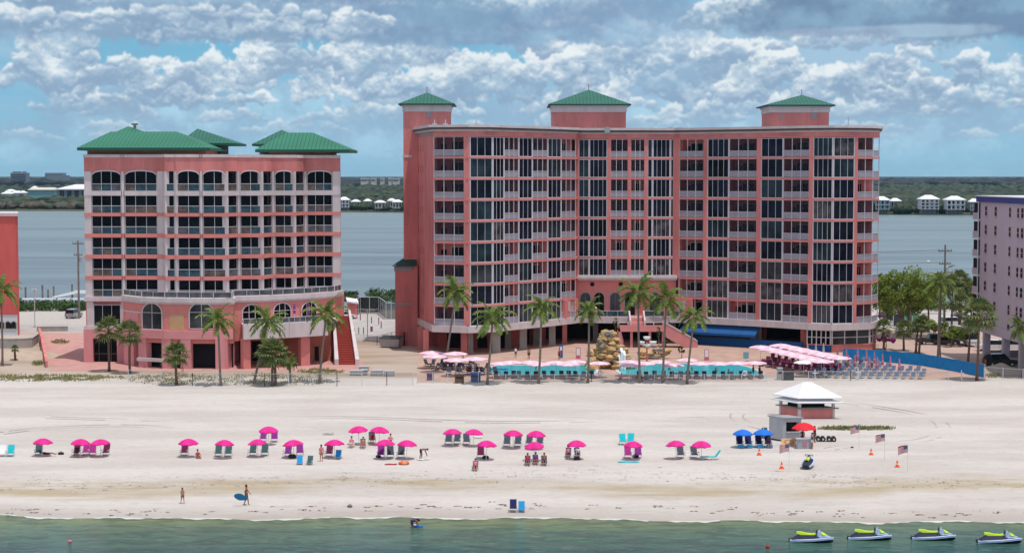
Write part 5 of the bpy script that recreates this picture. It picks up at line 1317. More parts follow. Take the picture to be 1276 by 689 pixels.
bay_house(428.5, 262, 12, 17, 'house_white', 'white and blue house beside the smaller hotel', 2)
bay_house(443, 261, 10, 13, 'house_grey', 'small dark house with white roof in the trees', 1, back=30)
bay_house(458, 258, 8, 13, 'house_grey', 'grey house with broken white roofline behind trees', 1, back=60)
bay_house(473.5, 262, 12.5, 13, 'house_cream', 'low open house with white hip roof on the lawn', 1)
bay_house(488, 258, 9, 14, 'house_cream', 'pale green-roofed house behind the white-roofed one', 1, back=50)
bay_house(495, 262, 11, 14, 'house_cream', 'white-roofed house touching the big hotel edge', 1)
for i, (u, vb, wd, h, back, lb) in enumerate([(8, 244, 12, 4, 420, 'leftmost low white building above the scrub'), (20, 244, 10, 5, 430, 'second low white building from the left'), (27, 243, 6, 4, 460, 'third low white building from the left'), (12, 240, 9, 3, 640, 'small white roof behind the low white buildings'), (42, 236, 5, 3, 800, 'tiny white roof among dark trees')]):
    Y = shoreY(u)+back; zt = D(u, vb-h, Y).z; x = D(u, vb, Y).x; s = Y/FPX; e = root_world('low_house', (x, Y, 0.3), lb, 'house', 'low white buildings on the far left shore')
    q = MB(); q.box(x-wd*s/2, x+wd*s/2, Y, Y+12, 0.3, zt-1.2); wbuild(q, 'wall', 'house_white', e); q = MB(); hip_roof(q, x-wd*s/2-1, x+wd*s/2+1, Y-1, Y+13, zt-1.2, zt+1, x-wd*s/4, x+wd*s/4, Y+6, .4); wbuild(q, 'roof', ['metal_roof_white']*2, e)
# marina sheds
Y = 1800; e = root_world('marina_shed', (D(90, 240, Y).x, Y, 0.3), 'big white-roofed storage shed on the far left shore', 'shed')
x0, x1 = D(69.5, 240, Y).x, D(126, 240, Y).x; ze = D(90, 235.5, Y).z; zr = D(90, 230, Y).z
q = MB(); q.box(x0+1, x1-1, Y, Y+50, 0.3, ze); wbuild(q, 'wall', 'house_grey', e); q = MB(); hip_roof(q, x0, x1, Y-1, Y+51, ze, zr, x0+14, x1-6, Y+25, 1.0); wbuild(q, 'roof', ['metal_roof_white']*2, e)
for i in range(5): a = x0+4+i*7.5; q = MB(); q.box(a, a+4.5, Y-0.2, Y+.1, 1, ze-1.5); wbuild(q, 'bay_door', 'glass_grey', e)
Y = 1900; e = root_world('marina_shed', (D(51, 240, Y).x, Y, 0.3), 'long low shed with cream roof left of the big white-roofed shed', 'shed')
x0, x1 = D(34.5, 240, Y).x, D(69, 240, Y).x; ze = D(50, 236.5, Y).z; zr = D(50, 233.7, Y).z
q = MB(); q.box(x0+.5, x1-.5, Y, Y+18, .3, ze); wbuild(q, 'wall', 'house_teal', e); q = MB(); hip_roof(q, x0, x1, Y-1, Y+19, ze, zr, x0+3, x1-2, Y+9, .6); wbuild(q, 'roof', ['house_cream']*2, e)
# blocks on the skyline
for i, (u0, u1, vt, lb) in enumerate([(13, 33, 214.5, 'jagged dark block of towers on the left skyline'), (56, 79, 215.3, 'wide dark flat-roofed building on the left skyline')]):
    Y = 4600; x0, x1 = D(u0, 220, Y).x, D(u1, 220, Y).x; zt = D(20, vt, Y).z; e = root_world('distant_tower_block', ((x0+x1)/2, Y, 0.3), lb, 'building', 'blocks on the skyline')
    q = MB(); q.box(x0, x1, Y, Y+30, .3, zt-2 if i == 0 else zt-0.5); wbuild(q, 'wall', 'house_grey', e)
    if i == 0:
        for a in (0.12, 0.4, 0.72): q = MB(); q.box(x0+(x1-x0)*a, x0+(x1-x0)*(a+.16), Y+3, Y+20, zt-2, zt+1.5); wbuild(q, 'roof_housing', 'house_grey', e)
    else: q = MB(); q.box(x0+4, x1+10, Y-3, Y+28, .3, zt-7); wbuild(q, 'lower_wing', 'house_grey', e)
    for r_ in range(4):
        q = MB(); q.box(x0+2, x1-2, Y-.6, Y+.1, zt-8-r_*5, zt-6-r_*5); wbuild(q, 'window_band', 'glass_grey', e)
for i, (u, wd, lb) in enumerate([(454, 9, 'leftmost pale flat roof on the horizon between the hotels'), (465, 6, 'second pale roof on the horizon between the hotels'), (476, 4, 'third pale roof on the horizon between the hotels'), (486, 4, 'fourth pale roof on the horizon between the hotels'), (493, 8, 'widest right pale roof on the horizon between the hotels')]):
    Y = 4200; x = D(u, 224, Y).x; s = Y/FPX; z1 = D(u, 222.3, Y).z; e = root_world('distant_building', (x, Y, .3), lb, 'building', 'pale buildings on the horizon')
    q = MB(); q.box(x-wd*s/2, x+wd*s/2, Y, Y+40, .3, z1-1.5); wbuild(q, 'wall', 'house_cream', e); q = MB(); q.box(x-wd*s/2-1, x+wd*s/2+1, Y-1, Y+41, z1-1.5, z1); wbuild(q, 'roof', 'metal_roof_white', e)
    q = MB(); q.box(x-wd*s/2+2, x+wd*s/2-2, Y-.5, Y+.1, z1-6, z1-4); wbuild(q, 'window_band', 'glass_grey', e)
# ================================================================== MAUVE BUILDING (right)
A = (73.55, 278.6); B = (74.7, 246.0); f = Facet(A, B); zt = 25.45; zb = 4.4
e = root_world('mauve_apartment_block', (85, 262, 0), 'mauve apartment block with blue roof band on pillars at the right edge', 'building')
q = MB(); q.prism([A, B, (98, 246), (98, 278.6)], zb, zt-1.0); wbuild(q, 'wall', 'mauve', e)
q = MB(); q.prism([(73.25, 278.9), (74.4, 245.7), (98.3, 245.7), (98.3, 278.9)], zt-0.98, zt-0.15); wbuild(q, 'blue_band', 'blue_band', e)
q = MB(); q.prism([(73.1, 279.05), (74.25, 245.55), (98.4, 245.55), (98.4, 279.05)], zt-0.147, zt); wbuild(q, 'roof', 'house_white', e)
q = MB(); f.box(q, -0.1, f.L+.1, -.15, .3, zb-0.25, zb+1.15); wbuild(q, 'lower_band', 'mauve', e)
for r_ in range(7):
    zc = zt-2.35-2.9*r_
    if zc < 5.6: break
    for ci, (u, wd) in enumerate(((1227.5, 1.2), (1239.5, 1.2), (1257.3, 1.0), (1270, 2.1), (1284, 1.2))):
        a = uofs(u, f)
        if a > f.L-1.2: continue
        fr = MB(); f.box(fr, a-wd/2-.08, a+wd/2+.08, -.06, .1, zc-.78, zc+.78); f.box(fr, a-wd/2-.14, a+wd/2+.14, -.12, .1, zc-.9, zc-.783); o = wbuild(fr, 'window', 'mauve', e)
        for c in ((-.26, .26) if wd < 2 else (-.52, .52)):
            for zz in (-.37, .37):
                g = MB(); f.box(g, a+c*wd/1.2-wd*.19, a+c*wd/1.2+wd*.19, -.09, -.0605, zc+zz-.32, zc+zz+.32); wbuild(g, 'pane', 'glass_black', e, parent=o)
for r_ in range(7):
    z0 = zt-3.9-2.9*r_; q = MB(); q.box(73.2, 73.6, 277.4, 280.6, z0+.02, z0+.22, 0); q.box(73.23, 73.27, 277.4, 280.6, z0+.22, z0+1.2, 1); q.box(73.35, 73.6, 277.6, 280.4, z0+.25, z0+2.7, 2); q.box(73.21, 73.33, 277.38, 277.55, z0+.22, z0+2.88, 0)
    wbuild(q, 'screened_balcony', ['house_white', 'mauve', 'dark_interior'], e)
for (u, vb) in ((1226, 449), (1250, 457), (1271, 464), (1290, 468)):
    a = uofs(u, f); x, y = f.p(a, 0.5); q = MB(); q.box(x-.5, x+.5, y-.5, y+.5, 0, zb); wbuild(q, 'pillar', 'mauve', e)
q = MB(); q.box(86, 86.4, 247, 278, 0, zb, 0); q.box(74.5, 97, 277.8, 278.2, 0, 1.0, 1); wbuild(q, 'back_wall', ['concrete_dark', 'mauve'], e)
# ================================================================== RED BUILDING (left edge)
Y = 316; xr_ = D(20.3, 300, Y).x; xe = D(22.6, 300, Y).x; zt = zat(269.5, Y)
e = root_world('red_building', (-96, 320, 0), 'plain red building with white coping at the left edge', 'building')
xk = D(22.0, 300, Y+14).x
q = MB(); q.prism([(-110, Y), (xr_, Y), (xk-.3, Y+14), (-110, Y+14)], 3.7, zt); wbuild(q, 'wall', 'red_wall', e)
q = MB(); q.prism([(xr_+.003, Y+.05), (xe, Y+.05), (xk, Y+13.8), (xk-.25, Y+13.8)], 0, zt-.01); wbuild(q, 'corner_pier', 'red_wall', e)
q = MB(); q.prism([(-110.2, Y-.25), (xe+.15, Y-.25), (xk+.1, Y+14.2), (-110.2, Y+14.2)], zt+.003, zt+.55); wbuild(q, 'coping', 'white_trim', e)
q = MB(); q.box(-110, xr_-.02, Y+.1, Y+.5, 0, 3.69); wbuild(q, 'ground_wall', 'house_white', e)
for u in (2, 10, 17):
    c = D(u, 405, Y); arch_f = Facet((c.x-1.6, Y+.05), (c.x+1.6, Y+.05)); arch_window(e, arch_f, 1.6, 0.85, 1.2, 2.0, .42, name='arched_opening', surround='concrete', gl='dark_interior', mulls=1, cross=False)
q = MB(); q.box(-110, xe-.5, Y-6, Y-5.7, 0, 1.0); 
# retaining wall, pink ramp wall
def wall_between(name, pts, h, th, mname, label, cat='wall', cap=None, hs=None):
    w0 = [G(u, v, 0) for u, v in pts]; e = root_world(name, w0[0], label, cat); q = MB()
    for i, (a, b_) in enumerate(zip(w0, w0[1:])):
        f = Facet((a.x, a.y), (b_.x, b_.y)); h0, h1 = (hs[i], hs[i+1]) if hs else (h, h)
        P = lambda s, t, z: (*f.p(s, t), z)
        q.hexa([P(-.02, 0, -.2), P(f.L+.02, 0, -.2), P(f.L+.02, th, -.2), P(-.02, th, -.2), P(-.02, 0, h0), P(f.L+.02, 0, h1), P(f.L+.02, th, h1), P(-.02, th, h0)])
    wbuild(q, 'wall_body', mname, e)
    q = MB()
    for i, (a, b_) in enumerate(zip(w0, w0[1:])):
        f = Facet((a.x, a.y), (b_.x, b_.y)); h0, h1 = (hs[i], hs[i+1]) if hs else (h, h)
        P = lambda s, t, z: (*f.p(s, t), z)
        q.hexa([P(-.04, -.05, h0+.003), P(f.L+.04, -.05, h1+.003), P(f.L+.04, th+.05, h1+.003), P(-.04, th+.05, h0+.003), P(-.04, -.05, h0+.1), P(f.L+.04, -.05, h1+.1), P(f.L+.04, th+.05, h1+.1), P(-.04, th+.05, h0+.1)])
    wbuild(q, 'coping', cap or mname, e)
    return e
wall_between('retaining_wall', [(-60, 433), (20, 434), (40, 433), (48, 427)], 1.5, .35, 'concrete', 'grey concrete retaining wall before the red building')
wall_between('ramp_wall', [(48, 416), (51, 432), (57, 458)], 1.2, .3, 'pink', 'pink sloping wall beside the paved ramp', hs=[1.0, 1.6, 0.9])
wall_between('low_planter_wall', [(46, 413), (84, 412.5)], 0.8, .9, 'concrete', 'low concrete planter wall in the left car park')
# dune of sand below the wall
rg = random.Random(31); mb = MB(); nn = 24
for j in range(nn+1):
    for i in range(nn+1):
        a, b_ = i/nn*2-1, j/nn*2-1; r_ = max(0, 1-(a*a)**2-(b_*b_)); c = G(14, 444, 0); mb.v.append((c.x+a*9-1, c.y+b_*6.5, -.05+1.15*r_*(0.75+.25*math.sin(a*5)*math.cos(b_*4))))
for j in range(nn):
    for i in range(nn): k = j*(nn+1)+i; mb.f.append((k, k+1, k+nn+2, k+nn+1)); mb.m.append(0)
mat('dune_sand', (0.45, 0.36, 0.28), .95, .14, .8, bump=.4); tag(mb.build('sand_slope', 'dune_sand', smooth=True), kind='structure')
# ================================================================== poles, docks, lamps
def util_pole(u, vb, vt, label, arms, tf=True, r_=.2, mname='pole_wood'):
    p = G(u, vb, 0); h = D(u, vt, p.y).z; e = empty('utility_pole', p, label, 'utility pole', 'power poles on the bay side'); q = MB(); q.tube([(0, 0, -.1), (0, 0, h)], [r_*1.2, r_*.8], 8); q.build('pole', mname, e)
    for (dz, wd) in arms:
        q = MB(); q.box(-wd/2, wd/2, -.1, .1, h-dz-.1, h-dz+.1)
        for k in (-.45, -.2, .2, .45): q.tube([(k*wd, 0, h-dz+.1), (k*wd, 0, h-dz+.4)], .07, 6)
        q.build('crossarm', mname, e)
    if tf: q = MB(); q.lathe([(0, 0), (.3, 0), (.32, .1), (.32, 1.0), (.25, 1.1), (0, 1.12)], 10, (.5, 0, h-4.2)); q.build('transformer', 'grey_metal', e)
    return e, p, h
e1, p1, h1 = util_pole(98.5, 397, 300, 'tall utility pole with crossarms left of the smaller hotel', [(.6, 2.2), (2.9, 1.7)])
e2, p2, h2 = util_pole(1176.5, 409, 305, 'utility pole with wide crossarms at right before the bay', [(1.2, 2.6), (3.6, 2.2), (5.2, 3.0)], tf=False)
q = MB()
for (dx, z) in ((-1, h2-1.0), (1, h2-1.0), (-1, h2-3.3), (1, h2-3.3)):
    pts = []
    for k in range(13): t = k/12; x = -60+(p2.x+dx+60)*t; pts.append((x, 350+(p2.y-350)*t, z-1.9*math.sin(math.pi*t)*.9))
    q.tube(pts, .022, 4)
tag(q.build('power_line', 'pole_wood'), 'thin power lines strung behind the big hotel over the bay', 'power line')
p = G(43.5, 408, 0); h = D(43.5, 361, p.y).z; e = empty('lamp_post', p, 'thin white lamp post in the left car park', 'lamp post'); q = MB(); q.tube([(0, 0, 0), (0, 0, h)], .09, 8); q.build('pole', 'light_metal', e); q = MB(); q.box(-.45, .45, -.15, .15, h, h+.14); q.build('lamp_head', 'white_paint', e); q = MB(); q.lathe([(0, 0), (.3, 0), (.25, .3), (0, .3)], 8); q.build('base', 'concrete', e)
p = G(458, 425, 0); h = D(456, 385.5, p.y).z; e = empty('lamp_post', p, 'lamp post with a short arm between the two hotels', 'lamp post'); q = MB(); q.tube([(0, 0, 0), (0, 0, h), (.5, 0, h+.05), (1.0, 0, h)], .08, 8); q.build('pole', 'light_metal', e); q = MB(); q.box(.7, 1.4, -.18, .18, h-.12, h+.02); q.build('lamp_head', 'light_metal', e)
# dock with pilings and walkway
Yd = 402; zd = WL+.9
e = root_world('dock', (D(70, 370, Yd).x, Yd, WL), 'white-decked dock with a raised gangway left of the smaller hotel', 'dock')
x0, x1 = D(26, 370, Yd).x, D(112, 370, Yd).x
q = MB(); q.box(x0, x1, Yd, Yd+2.2, zd, zd+.35); wbuild(q, 'deck', 'white_paint', e)
q = MB(); a, b_ = D(62, 366, Yd), D(90, 362, Yd); q.hexa([(a.x, Yd+2.4, zd+.4), (b_.x, Yd+2.4, zd+1.3), (b_.x, Yd+4, zd+1.3), (a.x, Yd+4, zd+.4), (a.x, Yd+2.4, zd+.7), (b_.x, Yd+2.4, zd+2.0), (b_.x, Yd+4, zd+2.0), (a.x, Yd+4, zd+.7)]); q.box(b_.x, b_.x+2.5, Yd+2.4, Yd+4, zd+1.4, zd+2.0); wbuild(q, 'gangway', 'white_paint', e)
for i in range(9): a = x0+(x1-x0)*i/8; q = MB(); q.tube([(a, Yd+.2, WL-3), (a, Yd+.2, zd)], .16, 6); wbuild(q, 'support', 'pole_wood', e)
for i, (u, vt, lb) in enumerate([(32, 358, 'leftmost dark mooring pile by the left dock'), (53, 355.5, 'thin mooring pile standing tall at mid dock'), (60, 361, 'short thick mooring pile before the gangway'), (67, 357, 'mooring pile at the gangway foot'), (90, 354.5, 'tall mooring pile beside the utility pole')]):
    p = D(u, 370, 405); h = D(u, vt, 405).z; q = MB(); q.tube([(0, 0, -2.5), (0, 0, h-WL)], .22, 8); q.lathe([(.24, 0), (.0, .25)], 8, (0, 0, h-WL)); e = q.build('mooring_pile', 'pole_wood'); e.location = (p.x, 405, WL); tag(e, lb, 'piling', 'mooring piles at the left dock')
# small boat on the bay
p = G(1157, 326.5, WL); e = empty('motorboat', (p.x, p.y, WL), 'tiny white motorboat alone on the bay', 'boat', rz=1.35); e.scale = (.42,)*3
def hull_loft(q, st, m=0):
    "st: list of (x, halfwidth, zbottom, ztop)"
    n = len(st); i0 = len(q.v)
    for (x, w_, zb_, zt_) in st: q.v += [(x, -w_, zt_), (x, -w_*.72, (zb_+zt_)/2), (x, 0, zb_), (x, w_*.72, (zb_+zt_)/2), (x, w_, zt_)]
    for k in range(n-1):
        for j in range(4): a = i0+k*5+j; q.f.append((a, a+1, a+6, a+5)); q.m.append(m)
        a = i0+k*5; q.f.append((a, a+5, a+9, a+4)); q.m.append(m)
    q.f.append(tuple(i0+j for j in range(5))); q.m.append(m); q.f.append(tuple(i0+(n-1)*5+j for j in reversed(range(5)))); q.m.append(m)
q = MB(); hull_loft(q, [(-3, 1.1, -.3, .8), (0, 1.25, -.35, .85), (2, .9, -.2, 1.0), (3.3, .05, .5, 1.2)]); q.build('hull', 'white_paint', e)
q = MB(); q.box(-1, .8, -.8, .8, .8, 1.5); q.build('cabin', 'white_paint', e); q = MB(); q.hexa([(.8, -.8, .85), (1.3, -.6, .85), (1.3, .6, .85), (.8, .8, .85), (.6, -.75, 1.8), (.8, -.55, 1.8), (.8, .55, 1.8), (.6, .75, 1.8)]); q.build('windscreen', 'car_glass', e)
# ================================================================== PROTOTYPES
def lofted_fabric_umbrella(mb, r, h, rise, n=8, scal=0.06, mats=(0, 0), z0=0.0, thick=0.03):
    rings = 5; sides = n*4
    def P(k, j, dz=0):
        t = k/rings; a = 2*math.pi*j/sides; ph = (j % 4)/4; rr = r*t*(1-0.045*math.sin(math.pi*ph)*t)
        z = h+rise*(1-t**1.9)-scal*0*t+0.10*math.sin(math.pi*ph)*t*t*0.6
        return (rr*math.cos(a), rr*math.sin(a), z+dz)
    for k in range(rings):
        for j in range(sides):
            pts = [P(k, j), P(k+1, j), P(k+1, j+1), P(k, j+1)] if k else [P(0, 0), P(1, j), P(1, j+1)]
            m = mats[(j//4) % 2]
            mb.face(pts, m); mb.face([(x, y, z-thick) for x, y, z in pts][::-1], m)
    for j in range(sides):   # short valance
        a, b_ = P(rings, j), P(rings, j+1); mb.face([a, b_, (b_[0], b_[1], b_[2]-0.09), (a[0], a[1], a[2]-0.09)], mats[(j//4) % 2])
def make_umbrella(name, label, fabric, r=1.03, h=1.42, rise=0.50, n=8, cat='umbrella', stripe=None, pole='white_paint', top=True, valance=True):
    e = empty(name, (0, 0, 0), label, cat)
    q = MB(); q.tube([(0, 0, -.1), (0, 0, h+rise-.02)], .028, 8); q.build('pole', pole, e)
    q = MB(); q.sm = True; lofted_fabric_umbrella(q, r, h, rise, n, mats=(0, 1 if stripe else 0)); q.build('canopy', [fabric, stripe] if stripe else fabric, e)
    q = MB()
    for i in range(n): a = 2*math.pi*i/n; q.bar((0, 0, h+rise-.08), (math.cos(a)*r*.93, math.sin(a)*r*.93, h-.01), .02)
    q.build('ribs', pole, e)
    q = MB(); q.lathe([(0, 0), (.04, .02), (.03, .08), (0, .1)], 8, (0, 0, h+rise)); q.build('finial', pole, e)
    return e
def make_chair(sling, label, name='beach_chair', frame='light_metal', w=.62, low=False):
    e = empty(name, (0, 0, 0), label, 'beach chair')
    sh, bh, by = (.22, .92, .55) if low else (.33, 1.02, .50)
    fr = MB()
    for s in (-1, 1):
        x = s*w/2
        fr.tube([(x, -.62, .02), (x, -.42, sh), (x, .12, sh-.05), (x, by, bh)], .018, 6); fr.tube([(x, .40, .0), (x, -.1, sh+.18), (x, -.42, sh+.2), (x, -.46, sh)], .018, 6)
    fr.tube([(-w/2, by, bh), (w/2, by, bh)], .018, 6); fr.tube([(-w/2, .4, .02), (w/2, .4, .02)], .018, 6); fr.build('frame', frame, e)
    q = MB(); q.hexa([(-w/2+.01, -.42, sh-.01), (w/2-.01, -.42, sh-.01), (w/2-.01, .12, sh-.07), (-w/2+.01, .12, sh-.07), (-w/2+.01, -.42, sh+.02), (w/2-.01, -.42, sh+.02), (w/2-.01, .12, sh-.04), (-w/2+.01, .12, sh-.04)]); q.build('seat', sling, e)
    q = MB()
    nst = 5
    for k in range(nst):
        a, b_ = k/nst, (k+.86)/nst
        y0, y1 = .12+(by-.12)*a, .12+(by-.12)*b_; z0, z1 = sh-.05+(bh-sh+.05)*a, sh-.05+(bh-sh+.05)*b_
        q.hexa([(-w/2+.01, y0, z0), (w/2-.01, y0, z0), (w/2-.01, y0+.03, z0-.01), (-w/2+.01, y0+.03, z0-.01), (-w/2+.01, y1, z1), (w/2-.01, y1, z1), (w/2-.01, y1+.03, z1-.01), (-w/2+.01, y1+.03, z1-.01)])
    for k in range(nst-1):
        a, b_ = (k+.86)/nst, (k+1)/nst; y0, y1 = .12+(by-.12)*a, .12+(by-.12)*b_; z0, z1 = sh-.05+(bh-sh+.05)*a, sh-.05+(bh-sh+.05)*b_
        q.box(-w/2+.05, w/2-.05, y0, y1+.02, z0, z1)
    q.build('backrest', sling, e)
    for s in (-1, 1): q = MB(); q.box(s*(w/2+.02)-.03, s*(w/2+.02)+.03, -.42, .05, sh+.2, sh+.235); q.build('armrest', frame, e)
    return e
protos = {}
def place(key, maker, u, v, label, group, rz=0, scale=1.0, z=None):
    first = key not in protos
    if first: protos[key] = maker()
    o = protos[key] if first else copy_tree(protos[key])
    p = G(u, v, 0 if z is None else z); p.z = gz(p.y) if z is None else z
    if z is None and p.y < 170:
        for _ in range(3): p = G(u, v, gz(p.y)); p.z = gz(p.y)
    o.location = p; o.rotation_euler = (0, 0, rz); o.scale = (scale,)*3; o['label'] = label
    if group: o['group'] = group
    elif 'group' in o: del o['group']
    return o
GU = 'magenta beach umbrellas set out on the sand'; GC = 'beach chairs set out under the umbrellas'
def umb(u, v, label, rz=0.0):
    o = _umb(u, v, label, rz); rt = random.Random(int(u*10)); o.rotation_euler = (rt.uniform(-.07, .07), rt.uniform(-.09, .09), rz); s = rt.uniform(.95, 1.05); o.scale = (s, s, rt.uniform(.96, 1.04)); return o
def _umb(u, v, label, rz=0.0): return place('mag', lambda: make_umbrella('beach_umbrella', 'x', 'magenta_fabric', stripe='magenta_panel'), u, v, label, GU, rz)
def chair(col, u, v, label, rz=0.0, low=False):
    cname = {'g': 'green_sling', 'y': 'grey_sling', 'm': 'maroon_sling', 'p': 'purple_sling', 'k': 'magenta_sling', 'n': 'navy_sling', 'c': 'cyan_fabric', 'w': 'white_fabric', 'b': 'sky_blue_fabric'}[col]
    return place('ch'+col+str(low), lambda: make_chair(cname, 'x', low=low), u, v, label, GC, rz, 1.12)
US = [(53.4, 568.5, 'leftmost magenta umbrella, over a grey-green chair and a person lying down'), (100, 569.5, 'magenta umbrella over a maroon chair, left of a touching pair at the far left'), (126, 569.5, 'right one of the touching magenta pair at the far left'),
      (234.9, 569.5, 'magenta umbrella over one maroon chair beside a seated sunbather'), (278.9, 571.5, 'magenta umbrella over two green chairs, darkest-shadowed left one'), (321.8, 569.5, 'magenta umbrella over two green chairs, overlapped by one behind it'), (334.8, 553.5, 'magenta umbrella in the back row over two small purple chairs'),
      (366.9, 570.5, 'magenta umbrella over purple chairs with two low chairs in front'), (417.1, 570.5, 'magenta umbrella over a maroon chair next to the standing bather'), (447.6, 553, 'left one of the touching back pair of magenta umbrellas'), (471.8, 553.5, 'right one of the touching back pair, over a grey chair'),
      (480.4, 571.5, 'magenta umbrella over a purple-toweled chair, left of the float ring'), (506.5, 571.5, 'magenta umbrella right above the orange float ring'), (564.2, 555.8, 'magenta umbrella over two grey chairs in the middle back row'), (589.6, 556, 'magenta umbrella over one grey chair, overlapped by the umbrella before it'),
      (605.7, 572.5, 'magenta umbrella over a single maroon chair in the middle front row'), (639.2, 558.8, 'magenta umbrella over two spaced grey chairs, centre back row'), (667.6, 559.8, 'magenta umbrella right behind the one over the trio of sitters'), (666.7, 573.5, 'magenta umbrella over three people sitting together'),
      (718.3, 572, 'magenta umbrella over two people with red and white towels'), (788.7, 572.7, 'magenta umbrella with turquoise chairs behind and turquoise towel in front'), (842.8, 572, 'magenta umbrella with one grey chair at its right side'), (874.1, 572, 'rightmost magenta umbrella, beside an aqua lounger')]
for i, (u, v, lb) in enumerate(US): umb(u, v, lb, rz=i*0.37)
CH = [('g', 48, 567, 'grey-green chair under the leftmost magenta umbrella'), ('m', 95.3, 567, 'maroon chair left of the two magenta chairs at far left'), ('k', 106.5, 567, 'left magenta chair of the far left umbrella pair'), ('k', 115.3, 567.5, 'right magenta chair of the far left umbrella pair'), ('m', 131.5, 567.5, 'maroon chair right of the two magenta chairs at far left'),
      ('m', 229.5, 567.3, 'maroon chair beside the seated sunbather'), ('g', 272, 568.5, 'left of two striped green chairs under one magenta umbrella with nothing behind'), ('g', 284.5, 568.5, 'right of two striped green chairs under one magenta umbrella with nothing behind'), ('g', 314.5, 567.5, 'left green chair under the umbrella that overlaps the purple chair pair'), ('g', 330, 567.3, 'right green chair under the umbrella that overlaps the purple chair pair'),
      ('p', 328, 550, 'small purple chair left of the pole in the back row'), ('p', 342, 550, 'small purple chair right of the pole in the back row'), ('p', 358.3, 568.5, 'purple chair left of the dark bag'), ('p', 373.8, 567.5, 'purple chair behind the low blue chair'), ('m', 410, 568.5, 'maroon chair next to the standing bather'),
      ('y', 463.6, 551.5, 'grey chair under the right umbrella of the back pair'), ('p', 474.6, 570, 'grey-purple chair draped with a purple towel'), ('y', 486.6, 570, 'grey chair between the purple-draped chair and the occupied one'), ('y', 499.4, 570, 'grey chair holding a dark bag above the float ring'), ('y', 558.8, 553.5, 'lower grey chair at the left of the middle back row'), ('y', 569.3, 553.2, 'taller grey chair second in the middle back row'),
      ('y', 581.4, 553.8, 'grey chair third in the middle back row'), ('m', 599, 570.3, 'lone maroon chair in the middle front row'), ('y', 631.6, 556.2, 'grey chair on the left under the centre back umbrella'), ('y', 645.3, 556.3, 'purple-grey chair on the right under the centre back umbrella'), ('y', 659.3, 555.5, 'half hidden grey chair left behind the trio umbrella'), ('y', 672.7, 555.7, 'half hidden grey chair right behind the trio umbrella'),
      ('k', 782.4, 570.5, 'magenta chair left of the pole by the turquoise towel'), ('p', 795, 570.3, 'purple-grey chair right of the pole by the turquoise towel'), ('c', 776, 554, 'left turquoise chair behind a magenta umbrella'), ('c', 785.8, 553.5, 'right turquoise chair behind a magenta umbrella'), ('y', 848.5, 570.3, 'grey chair under the second magenta umbrella from the right'), ('y', 865.5, 570.3, 'grey chair under the rightmost magenta umbrella'),
      ('c', 13.3, 568.5, 'turquoise chair near the left edge'), ('w', 3, 568.5, 'white chair cut by the left edge')]
rg = random.Random(77)
for c in CH: chair(*c[:3], c[3], rz=rg.uniform(-.18, .18))
for (c, u, v, lb) in [('b', 373.6, 578.5, 'low blue chair in front of the purple chairs'), ('g', 385.7, 578.8, 'low green chair right of the low blue chair'), ('b', 421.5, 571.5, 'low blue chair at the right of a maroon chair'), ('w', 438, 556.5, 'white-towelled low chair in the back row'), ('y', 452.3, 557, 'low dark chair with a seated sunbather in the back row'), ('w', 486.5, 553.5, 'low chair at the right end of the back pair'),
    ('y', 592, 585.5, 'low dark chair alone in front of the middle row'), ('n', 657.5, 578.5, 'low chair of the left sitter in the trio'), ('n', 667.5, 577.5, 'low chair of the middle sitter in the trio'), ('n', 678, 578.5, 'low chair of the right sitter in the trio'), ('n', 708, 568.5, 'low chair of the left towelled sitter'), ('n', 719.5, 568.5, 'low chair of the right towelled sitter')]:
    chair(c, u, v, lb, rz=rg.uniform(-.15, .15), low=True).scale = (.92, .92, .92)
# blue umbrellas with navy chairs
for i, (u, v, lb) in enumerate([(925.6, 557.5, 'left of the two blue beach umbrellas'), (950.9, 557, 'right of the two blue beach umbrellas')]): place('blueu', lambda: make_umbrella('beach_umbrella', 'x', 'blue_fabric', r=1.08), u, v, lb, 'blue beach umbrellas')
for i, (u, lb) in enumerate([(921.8, 'leftmost navy chair under the blue umbrellas'), (932.6, 'second navy chair under the blue umbrellas'), (945.6, 'third navy chair under the blue umbrellas'), (957.3, 'rightmost navy chair under the blue umbrellas, holding a person')]):
    place('chn', lambda: make_chair('navy_sling', 'x'), u, 556.5, lb, 'navy chairs under the blue umbrellas', 0, 1.12)
    q = MB(); q.box(-.3, .3, -.9, -.45, .05, .35); o = q.build('foot_cushion', 'sky_blue_fabric'); p = G(u+.5, 556.8, 0); o.location = p; tag(o, ['leftmost', 'second', 'third', 'rightmost'][i]+' bright blue foot cushion under the blue umbrellas', 'cushion', 'blue foot cushions')
place('redu', lambda: make_umbrella('beach_umbrella', 'x', 'red_fabric', r=1.3, h=1.95, rise=.62), 1001.8, 556.5, 'red umbrella over the rental counter', None)
# two chairs at the waterline
place('cc', lambda: make_chair('navy_sling', 'x'), 639.5, 637, 'dark navy chair by the waterline', 'chairs by the waterline', scale=.98)
place('cb2', lambda: make_chair('sky_blue_fabric', 'x', low=True), 650, 637, 'low bright blue chair by the waterline', 'chairs by the waterline', scale=.9)
